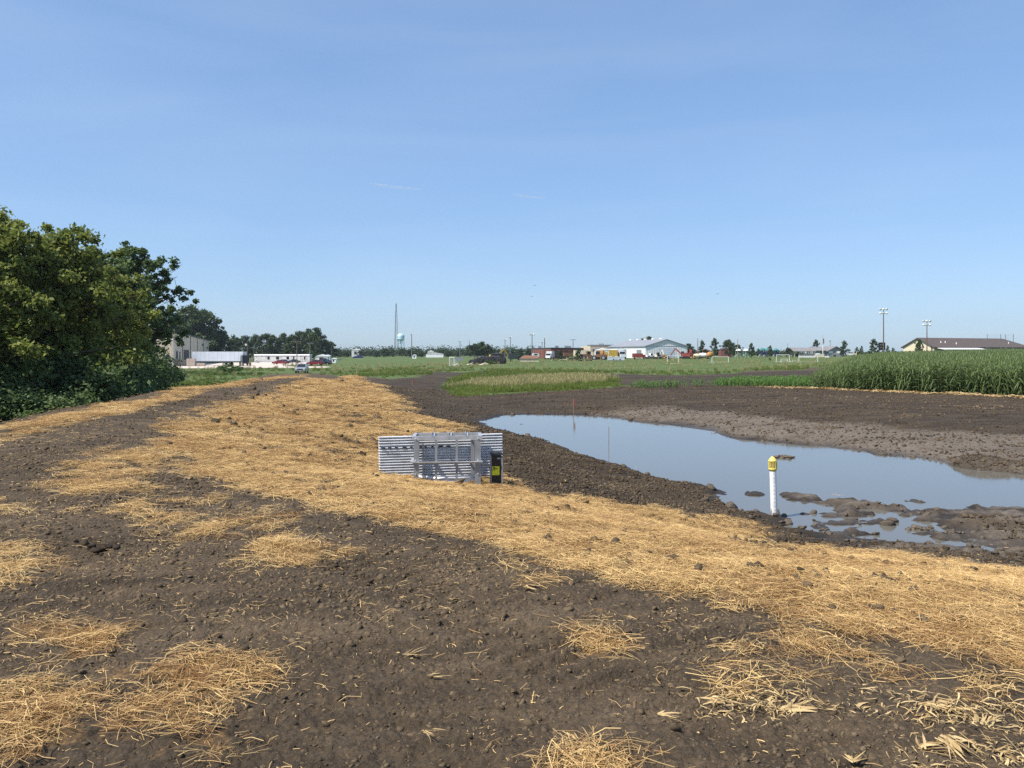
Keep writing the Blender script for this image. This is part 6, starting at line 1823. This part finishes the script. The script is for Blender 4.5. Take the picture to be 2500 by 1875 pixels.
def goal(pxl, pxr, d, hpx, label, rz=0.0, depth=1.4, net=False, name='soccer_goal', r0=.055):
    p = on((pxl + pxr) / 2, d); w = (pxr - pxl) * d / 2000; h = hpx * d / 2000
    r = empty(name, p, rz, label, 'soccer goal', 'soccer goals on the playing field')
    for s in (-1, 1):
        MB().tube((s * w / 2, 0, -.05), (s * w / 2, 0, h), r0, n=6).build('post', M['white'], r)
        MB().tube((s * w / 2, .03, h - .03), (s * w / 2, depth, .03), r0 * .5, n=5).build('back_stay', M['white'], r)
        MB().tube((s * w / 2, r0, .03), (s * w / 2, depth, .03), r0 * .5, n=5).build('ground_bar', M['white'], r)
    MB().tube((-w / 2 - r0, 0, h + r0), (w / 2 + r0, 0, h + r0), r0, n=6).build('crossbar', M['white'], r)
    MB().tube((-w / 2, depth + .03, .03), (w / 2, depth + .03, .03), r0 * .6, n=5).build('ground_bar', M['white'], r)
    if net:
        mb = MB()
        for k in range(13):
            x = -w / 2 + w * k / 12; mb.tube((x, .02, h), (x, depth, .05), .010, n=3, cap=False)
        for k in range(9):
            t = (k + .5) / 9; mb.tube((-w / 2, depth * t, h * (1 - t)), (w / 2, depth * t, h * (1 - t)), .010, n=3, cap=False)
            for s in (-1, 1): mb.tube((s * w / 2, depth * t, h * (1 - t)), (s * w / 2, depth * t, .03), .010, n=3, cap=False)
        mb.build('net', M['white'], r)
    return r
goal(1096, 1110, 198, 21, 'white goal with a net on the left side of the field', -.55, 2.4, True)
goal(1629.5, 1657.5, 200, 19.5, 'white goal frame in front of the barn door', .1)
goal(1738, 1779, 215, 12.8, 'low wide white goal right of the orange mixer', .05)
goal(1896, 1927, 215, 16.5, 'white goal frame with a small goal inside it', -.1, 2.0)
goal(1907, 1923, 213, 7, 'tiny white goal standing inside a larger goal frame', 0, .6, True, r0=.04)
goal(1950, 1997, 208, 16.5, 'widest white goal frame, left of the corn', .05)
for k, px in enumerate((1931, 1936, 1942)):
    p = on(px, 212); r = empty('training_hoop', p, .3, ('left', 'middle', 'right')[k] + ' small white hoop beside the tiny goal', 'hoop', 'small hoops on the field')
    h = (.3, .5, .5)[k]
    MB().tube((-.25, 0, 0), (0, 0, h), .03, n=5).build('leg', M['white'], r); MB().tube((.25, 0, 0), (.01, .05, h), .03, n=5).build('leg', M['white'], r)

def backstop():
    d = 215
    pts = [on(px, d) for px in (2410, 2443, 2474, 2483)]
    tops = [816, 816, 815, 816]
    r = empty('backstop_net', pts[0], 0, 'tall thin backstop net on posts at the right edge', 'backstop')
    o = pts[0]; T = []
    for k, p in enumerate(pts):
        q = p - o; h = CAM_Z - (tops[k] - HY) / F * d - o.z; T.append((q, h))
        MB().tube((q.x, q.y + (k == 3) * 5, q.z - .2), (q.x, q.y + (k == 3) * 5, h), .07, n=6).build('post', M['greypole'], r)
    for (a, ha), (b, hb) in zip(T[:2], T[1:3]):
        mb = MB()
        for t in np.linspace(0, 1, 12)[1:-1]:
            c = a.lerp(b, t); mb.tube((c.x, c.y, c.z), (c.x, c.y, ha), .006, n=3, cap=False)
        for t in np.linspace(.1, 1, 14): mb.tube((a.x, a.y, a.z + (ha - a.z) * t), (b.x, b.y, b.z + (hb - b.z) * t), .006, n=3, cap=False)
        mb.build('net', M['greypole'], r)
backstop()

# ---------------------------------------------------------------- yard: machines, heaps, trailers, play towers
def loader(px, d, s, paint, label, rz, arm=True, name='wheel_loader'):
    r = empty(name, on(px, d), rz, label, 'machine', scale=s)
    MB().box(-2.6, -.3, -.9, .9, .9, 2.0, .15, .1).build('engine_hood', M[paint], r)
    MB().box(-.4, 1.0, -.85, .85, 1.0, 3.0, .12, .1).build('cab', M[paint], r)
    MB().box(-.2, .95, -.80, .80, 2.0, 2.8).build('cab_window', M['glass'], r).scale = (1.02, 1.06, 1)
    MB().box(1.0, 2.0, -.6, .6, .8, 1.4).build('front_frame', M[paint], r)
    for x in (-1.7, 1.4):
        for y in (-.9, .9): wheel(None, r, x, y, .75, .5)
    if arm:
        for y in (-.5, .5): MB().bar((.6, y, 1.7), (3.0, y, .9), .15, .3).build('arm', M[paint], r)
        MB().prism([(2.9, .2), (4.0, .1), (4.1, .25), (3.3, .5), (3.2, 1.3), (2.95, 1.3)], -1.2, 1.2).build('bucket', M['rust'], r)
    return r

def excavator(px, d, s, paint, label, rz):
    r = empty('excavator', on(px, d), rz, label, 'excavator', scale=s)
    for y in (-1.2, 1.2): MB().prism([(-1.9, .1), (1.9, .1), (2.2, .5), (1.9, .9), (-1.9, .9), (-2.2, .5)], y - .3, y + .3).build('track', M['tyre'], r)
    MB().box(-2.0, 1.2, -1.2, 1.2, 1.0, 2.1, .1, .1).build('house', M[paint], r)
    MB().box(.2, 1.5, -1.15, -.1, 1.2, 2.9, .1, .05).build('cab', M['glass'], r)
    MB().bar((1.0, .3, 1.6), (3.6, .3, 4.0), .35, .5).build('boom', M[paint], r)
    MB().bar((3.6, .3, 4.0), (5.0, .3, 1.9), .3, .4).build('stick', M[paint], r)
    MB().prism([(4.6, 1.2), (5.3, .9), (5.6, 1.3), (5.2, 2.0)], -.2, .8).build('bucket', M['rust'], r)
    return r

def box_truck(px, d, s, paint, box, label, rz, cat='truck', length=4.5, name='box_truck'):
    r = empty(name, on(px, d), rz, label, cat, scale=s)
    MB().box(-length, .8, -1.1, 1.1, .9, 3.1).build('cargo_box', M[box], r)
    MB().box(.9, 2.3, -1.0, 1.0, .6, 2.4, .15, .06).build('cab', M[paint], r)
    MB().box(2.18, 2.25, -.85, .85, 1.5, 2.2).build('windscreen', M['glass'], r)
    MB().box(2.3, 3.0, -.9, .9, .6, 1.4, .05, .06).build('hood', M[paint], r)
    for x in (-length + 1.2, 1.9):
        for y in (-.85, .85): wheel(None, r, x, y, .45, .3)
    return r

def tank(px, d, s, paint, label, rz, name='storage_tank'):
    r = empty(name, on(px, d), rz, label, 'tank', scale=s)
    MB().lathe([(.05, -1.9), (.7, -1.75), (1.0, -1.2), (1.0, 1.2), (.7, 1.75), (.05, 1.9)], 14).build('vessel', M[paint], r, True).matrix_local = Matrix.Translation((0, 0, 1.5)) @ Matrix.Rotation(math.radians(90), 4, 'Y')
    for x in (-1, 1): MB().box(x - .15, x + .15, -.8, .8, 0, .7).build('saddle', M['dark'], r)
    MB().tube((0, 0, 2.45), (0, 0, 2.75), .25).build('hatch', M[paint], r)
    return r

loader(1434, 268, .95, 'rust', 'rust brown loader, left of the group by the scrap yard', .2)
loader(1462, 264, .95, 'rust', 'rust brown machine with an orange cab behind it', 2.9)
loader(1468, 276, 1.0, 'orange', 'orange loader at the back of the scrap yard', 1.2)
box_truck(1432, 290, 1.0, 'cream', 'cream', 'cream box truck behind the rusty loaders', .1)
box_truck(1492, 282, 1.0, 'machine_yellow', 'machine_yellow', 'yellow truck between the white shed and the white bus', math.pi - .1, length=2.2)
box_truck(1513, 284, 1.1, 'whitecar', 'whitecar', 'white box truck turned towards the camera beside the barn', FR + .25)
box_truck(1565, 268, .62, 'machine_red', 'machine_red', 'small bright red truck at the left corner of the barn', .1)
box_truck(1342, 292, .95, 'whitecar', 'dirtywhite', 'white truck cab in front of the brick hall', FR - .3, length=3)
box_truck(1259, 262, .78, 'blackcar', 'darktrim', 'dark green box truck left of the brick hall', .1, length=3)
excavator(1208, 300, 1.0, 'machine_yellow', 'yellow excavator showing above the black covered heap', .3)
excavator(1608, 272, .75, 'cream', 'tan excavator in front of the barn door', FR + .2)
loader(1588, 276, .62, 'whitecar', 'small white loader at the left part of the barn front', .4)
excavator(1672, 268, .85, 'machine_red', 'red machine with a raised boom at the right end of the barn', math.pi - .2)
loader(1688, 274, 1.0, 'machine_red', 'dark red combine-like machine right of the barn', .3)
tank(1702, 268, .65, 'cream', 'cream tank left of the white tank', .1)
tank(1716, 270, .75, 'white', 'white tank beside the orange mixer', .05)
loader(1628, 262, .42, 'orange', 'small orange machine near the goal post', .5)
loader(1694, 264, .4, 'machine_yellow', 'little yellow machine before the cream tank', .2)

def mixer():
    r = empty('drum_mixer', on(1733, 266), .3, 'orange yellow drum mixer right of the white tank', 'mixer')
    MB().lathe([(.35, -1.3), (.95, -.5), (1.0, .3), (.55, 1.2), (.4, 1.25)], 14).build('drum', M['orange'], r, True).matrix_local = Matrix.Translation((0, 0, 1.35)) @ Matrix.Rotation(math.radians(70), 4, 'Y')
    MB().box(-1.0, .8, -.4, .4, .45, .65).build('frame', M['machine_yellow'], r)
    for y in (-.45, .45): wheel(None, r, -.5, y, .4, .2)
mixer()

def flat_trailer():
    r = empty('office_trailer', on(1504, 248), .0, 'pale blue grey low trailer box lying on the field edge', 'trailer')
    MB().box(-2.45, 2.45, -1.0, 1.0, .12, 1.15).build('wall', M['trailer'], r)
    MB().box(-2.5, 2.5, -1.05, 1.05, 1.152, 1.22).build('lid', M['white'], r)
    for x in (-.9, 1.1): MB().box(x - .22, x + .22, -1.04, -1.003, .3, .55).build('opening', M['dark'], r)
    MB().box(-2.4, 2.4, -.9, .9, 0, .118).build('skid', M['dark'], r)
flat_trailer()

def low_shed():
    r = empty('low_cream_shed', on(1292, 250), .0, 'low cream wall with a brown sloping roof left of the brick hall', 'shed')
    MB().box(-2.9, 2.9, -.2, .3, 0, .85).build('wall', M['cream'], r)
    MB().add([(-3.1, -.4, .86), (3.0, -.4, .86), (2.4, 4.5, 1.75), (-1.5, 4.5, 1.75), (-3.1, -.4, .98), (3.0, -.4, .98), (2.4, 4.5, 1.9), (-1.5, 4.5, 1.9)],
             [(3, 2, 1, 0), (4, 5, 6, 7), (0, 1, 5, 4), (1, 2, 6, 5), (2, 3, 7, 6), (3, 0, 4, 7)]).build('roof', M['rust'], r)
low_shed()
r = empty('camper', on(1308, 285), .1, 'small white camper standing behind the low cream wall', 'camper')
MB().prism([(-1.2, 1.0), (-1.3, 1.7), (-.9, 2.35), (.9, 2.35), (1.2, 1.6), (1.1, 1.0)], -.8, .8).build('shell', M['dirtywhite'], r)
MB().box(-.6, .5, -.83, -.803, 1.7, 2.1).build('window', M['glass'], r)
MB().box(-1.0, 1.0, -.7, .7, .5, .99).build('chassis', M['dark'], r)
for y in (-.75, .6): wheel(None, r, .1, y, .4, .15)

def covered_heap():
    d = 222; zg = on(1190, d).z
    r = empty('covered_heap', on(1190, d), -.05, 'long heap under black netting at the back of the field', 'heap')
    V, Fc = [], []
    nx, na = 44, 12; w = 90 * d / 2000
    q = np.random.default_rng(4)
    for i in range(nx + 1):
        t = i / nx; x = (t - .5) * w
        h = (1.15 + .95 * (t > .10) * min(1, (t - .1) * 4) * (1 - .1 * t)) * (1 + .06 * q.normal())
        h *= (1 if .02 < t < .985 else .75)
        for k in range(na + 1):
            a = math.pi * k / na
            ce, se = math.cos(a), math.sin(a)
            V.append((x, -1.6 * math.copysign(abs(ce) ** .6, ce) * (1 + .05 * q.normal()), h * se ** .55 * (1 + .05 * q.normal()) if 0 < k < na else -.1))
    for i in range(nx):
        for k in range(na): a = i * (na + 1) + k; Fc.append((a, a + na + 1, a + na + 2, a + 1))
    n0 = len(V)
    for e in (0, nx):
        V.append(((e / nx - .5) * w, 0, .3)); c = len(V) - 1
        for k in range(na): Fc.append((c, e * (na + 1) + k, e * (na + 1) + k + 1, e * (na + 1) + k + 1))
    me = bpy.data.meshes.new('netting'); me.from_pydata(V, [], [tuple(dict.fromkeys(f)) for f in Fc]); me.materials.append(M['net'])
    link('netting', me, r)
    for k, x in enumerate(np.linspace(w * .30, w * .47, 4)): MB().ball((x, -1.3, .8), (.55, .4, .95), 8, 6, .15).build('wrapped_bale', M['net'], r)
    MB().tube((-w * .45, 1.8, 2.1), (w * .30, 1.8, 2.1), .05).build('rail', M['steel'], r)
    for x in (-.45, -.2, .05, .30): MB().tube((w * x, 1.8, 0), (w * x, 1.8, 2.1), .05).build('rail_post', M['steel'], r)
covered_heap()
for px, lab in ((1207, 'dark open skip behind the left part of the black heap'), (1222, 'dark open skip behind the right part of the black heap')):
    r = empty('open_skip', on(px, 285), 0, lab, 'skip', 'dark skips behind the heap')
    MB().box(-1.1, 1.1, -.8, .8, .3, 2.5, -.1, -.05).build('hopper', M['dark'], r); MB().box(-.9, .9, -.6, .6, 0, .29).build('base', M['dark'], r)
    MB().box(-1.25, 1.25, -.9, .9, 2.502, 2.58).build('rim', M['steel'], r)

def scrap():
    d = 256
    q = np.random.default_rng(9)
    hp = empty('brush_heap', on(1395, d + 2), 0, 'heap of cut brush and rubble in front of the brick hall', 'heap')
    V, C = [], []
    for k in range(60):
        x = q.normal() * 2.6; c = (x, q.normal() * .8, max(.15, 1.6 - abs(x) * .42) * q.random())
        v, cc = leaf_quads(c, .6, 40, .22, q, tint=.6); v[:, 2] = np.maximum(v[:, 2], 0); V.append(v); C.append(cc)
    V, C = np.concatenate(V), np.concatenate(C)
    link('brush', mesh_np('brush', V, np.arange(len(V)).reshape(-1, 4), M['bush'], colors=C), hp)
    for k in range(26):
        x = q.normal() * 2.8; z = max(.1, 1.1 - abs(x) * .3) * q.random(); a = q.random() * 3.1; l = .4 + q.random() * .7
        MB().bar((x - math.cos(a) * l, -1.0 - q.random(), z), (x + math.cos(a) * l, -1.0 - q.random() * .6, z + math.sin(a) * l * .5), .16, .12).build('board', M[('cream', 'rust', 'wood', 'cream')[k % 4]], hp)
    for px, lab, n in ((1180, 'small pile of pale poles in front of the black heap', 5), (1150, 'pale poles lying in the grass left of the pile', 3), (1118, 'pale poles lying beside the netted goal', 3)):
        r = empty('pole_pile', on(px, 205), 0, lab, 'pile', 'pale poles in the grass')
        for k in range(n):
            MB().tube((-1.2 + q.normal() * .3, -.3 + .2 * k, .05), (.8 + q.normal() * .4, -.2 + .15 * k, .25 + .5 * q.random()), .07, n=6).build('timber', M['cream'], r)
    r = empty('weed_clump', on(1195, 207), 0, 'light green weed clump in front of the black heap', 'weeds')
    link('foliage', BU[2][1], r).scale = (1.2, .8, .75); link('stem', BU[2][0], r)
    r = empty('steel_girder', on(1428, 249), .0, 'dark steel beam lying along the field edge', 'beam')
    MB().box(-2.2, 2.2, -.15, .15, .0, .08).box(-2.2, 2.2, -.04, .04, .081, .32).box(-2.2, 2.2, -.15, .15, .321, .40).build('flanged_beam', M['dark'], r)
    r = empty('wagon', on(1391, 300), .1, 'red brown farm wagon behind the brush heap', 'wagon')
    MB().box(-2.2, 2.2, -1, 1, 1.0, 2.3, -.15, -.1).build('bed', M['rust'], r)
    for x in (-1.4, 1.4):
        for y in (-.85, .85): wheel(None, r, x, y, .45, .2)
    r = empty('panel_fence', on(1120, 300), 0, 'grey panel fence behind the netted goal', 'fence')
    for k in range(6):
        MB().box(-1.6 + k * .55, -1.07 + k * .55, -.03, .03, .1, 1.3).build('panel', M['steel'], r)
        MB().tube((-1.62 + k * .55, .06, 0), (-1.62 + k * .55, .06, 1.4), .03, n=5).build('fence_post', M['greypole'], r)
scrap()

def play_tower(px, d, label, roof, body, s=1.0, slide=None, name='play_tower'):
    r = empty(name, on(px, d), .3, label, 'playground', 'playground equipment', s)
    for x in (-.7, .7):
        for y in (-.7, .7): MB().tube((x, y, 0), (x, y, 2.6), .08, n=6).build('post', M[body], r)
    MB().box(-.8, .8, -.8, .8, 1.1, 1.2).build('deck', M[body], r)
    for k in range(4): MB().box(-.75 + k * .4, -.5 + k * .4, -.78, -.72, 1.21, 1.9).build('guard_panel', M[body], r)
    MB().lathe([(1.15, 2.6), (1.0, 2.75), (.55, 3.15), (.05, 3.3)], 10).build('canopy', M[roof], r, True)
    MB().bar((.8, 0, 1.1), (2.4, 0, .15), .55, .08).build('slide', M[slide or body], r)
    MB().bar((-.8, 0, 1.1), (-1.7, 0, .0), .5, .05).build('ladder', M['steel'], r)
    return r
play_tower(1803, 288, 'pale green play tower with a white canopy, left of two', 'white', 'palegreen', .95)
play_tower(1821, 290, 'pale green play tower with a white canopy, right of two', 'white', 'palegreen', .95)
play_tower(1861, 300, 'blue playset with a teal roof left of the columnar tree', 'teal', 'blue', 1.05, 'blue')
play_tower(1872, 305, 'dark blue playset hidden half by the columnar tree', 'teal', 'blue', 1.0, 'blue')
play_tower(1895, 300, 'blue playset with a teal roof right of the columnar tree', 'teal', 'blue', .95, 'machine_red')
r = empty('white_sign_board', on(2000, 268), 0, 'white low wall with a larger white board beside the flag pole', 'wall')
MB().box(-6.5, 3.2, -.1, .1, .1, .55).build('low_rail', M['white'], r)
MB().box(-1.4, 1.6, -.2, -.101, .2, 1.2).build('board', M['cream'], r)
MB().box(-1.2, .2, -.25, -.201, 1.0, 1.5).build('board', M['white'], r)
r = empty('round_shrub', on(1879, 232), 0, 'single dark round shrub on the lawn left of the goal frames', 'shrub')
link('foliage', BU[0][1], r).scale = (.32, .32, .45); link('stem', BU[0][0], r).scale = (.3, .3, .4)

def contrail(a, b, label, t):
    """thin streak of ice cloud, far up"""
    m = bpy.data.materials.get('ice cloud')
    if not m:
        m = bpy.data.materials.new('ice cloud'); m.use_nodes = True; n = m.node_tree.nodes
        n.remove(n['Principled BSDF']); k_ = m.node_tree.links
        df, tl, tp_, m1, m2 = (n.new('ShaderNode' + t_) for t_ in ('BsdfDiffuse', 'BsdfTranslucent', 'BsdfTransparent', 'MixShader', 'MixShader'))
        df.inputs[0].default_value = tl.inputs[0].default_value = (.9, .9, .9, 1)
        nz = n.new('ShaderNodeTexNoise'); nz.inputs['Scale'].default_value = .03; nz.inputs['Detail'].default_value = 6
        gp = n.new('ShaderNodeNewGeometry'); k_.new(gp.outputs['Position'], nz.inputs['Vector'])
        mr = n.new('ShaderNodeMapRange'); mr.inputs[1].default_value = .3; mr.inputs[2].default_value = .7; mr.inputs[3].default_value = .04; mr.inputs[4].default_value = .30
        k_.new(nz.outputs['Fac'], mr.inputs[0]); k_.new(mr.outputs[0], m2.inputs[0])
        k_.new(df.outputs[0], m1.inputs[1]); k_.new(tl.outputs[0], m1.inputs[2]); k_.new(tp_.outputs[0], m2.inputs[1]); k_.new(m1.outputs[0], m2.inputs[2])
        k_.new(m2.outputs[0], n['Material Output'].inputs[0])
    d = 7000
    A, B = P(*a, d), P(*b, d)
    mb = MB(); q = np.random.default_rng(int(a[0])); n = 40; rings = []
    V, Fc, k = [], [], 8
    for i in range(n + 1):
        s = i / n; c = A.lerp(B, s) + Vector((0, 0, q.normal() * t * .10 - 8 * math.sin(s * 3.1)))
        r_ = t * (.12 + math.sin(math.pi * min(1, s * 1.02 + .0)) ** .6 * (1 - .55 * s)) * (1 + .18 * q.normal())
        if i in (0, n): r_ = .2
        for j in range(k):
            w = 2 * math.pi * j / k; V.append((c.x, c.y + r_ * math.cos(w), c.z + r_ * math.sin(w)))
    for i in range(n):
        for j in range(k): Fc.append((i * k + j, i * k + (j + 1) % k, (i + 1) * k + (j + 1) % k, (i + 1) * k + j))
    mb.add(V, Fc + [tuple(range(k))[::-1], tuple(range(n * k, n * k + k))])
    tag(mb.build('contrail', m), label, 'contrail', 'wisps in the sky')
contrail((902, 448), (1032, 462), 'left, longer white wisp of cloud in the blue sky', 12)
contrail((1252, 474), (1335, 483), 'right, shorter white wisp of cloud in the blue sky', 9)

for px, py, a, lab in ((1306, 697, .3, 'upper of two tiny birds in the middle of the sky'), (1298, 724, -.4, 'lower of two tiny birds in the middle of the sky'), (1752, 718, .1, 'lone tiny bird in the sky on the right')):
    p_ = P(px, py, 70); r = empty('bird', p_, a, lab, 'bird', 'birds in the sky')
    MB().add([(-.16, 0, .05), (-.06, -.03, .02), (0, -.03, 0), (.06, -.03, .02), (.16, 0, .05), (.06, .03, .02), (0, .10, 0), (-.06, .03, .02), (0, 0, .03), (0, 0, -.02)],
             [(0, 1, 8), (1, 2, 8), (2, 3, 8), (3, 4, 8), (4, 5, 8), (5, 6, 8), (6, 7, 8), (7, 0, 8), (1, 0, 9), (2, 1, 9), (3, 2, 9), (4, 3, 9), (5, 4, 9), (6, 5, 9), (7, 6, 9), (0, 7, 9)]).build('body', M['greypole'], r)

# ---------------------------------------------------------------- summer haze over the whole place
def haze():
    m = bpy.data.materials.new('thin summer haze'); m.use_nodes = True
    n = m.node_tree.nodes; n.remove(n['Principled BSDF'])
    v = n.new('ShaderNodeVolumePrincipled')
    v.inputs['Color'].default_value = (.86, .92, 1.0, 1); v.inputs['Density'].default_value = .00011; v.inputs['Anisotropy'].default_value = .3
    m.node_tree.links.new(v.outputs[0], n['Material Output'].inputs['Volume'])
    o = MB().box(-1600, 1600, -300, 1700, -6, 62).build('haze', m)
    tag(o, 'thin summer haze over the fields', 'haze', kind='stuff')
haze()
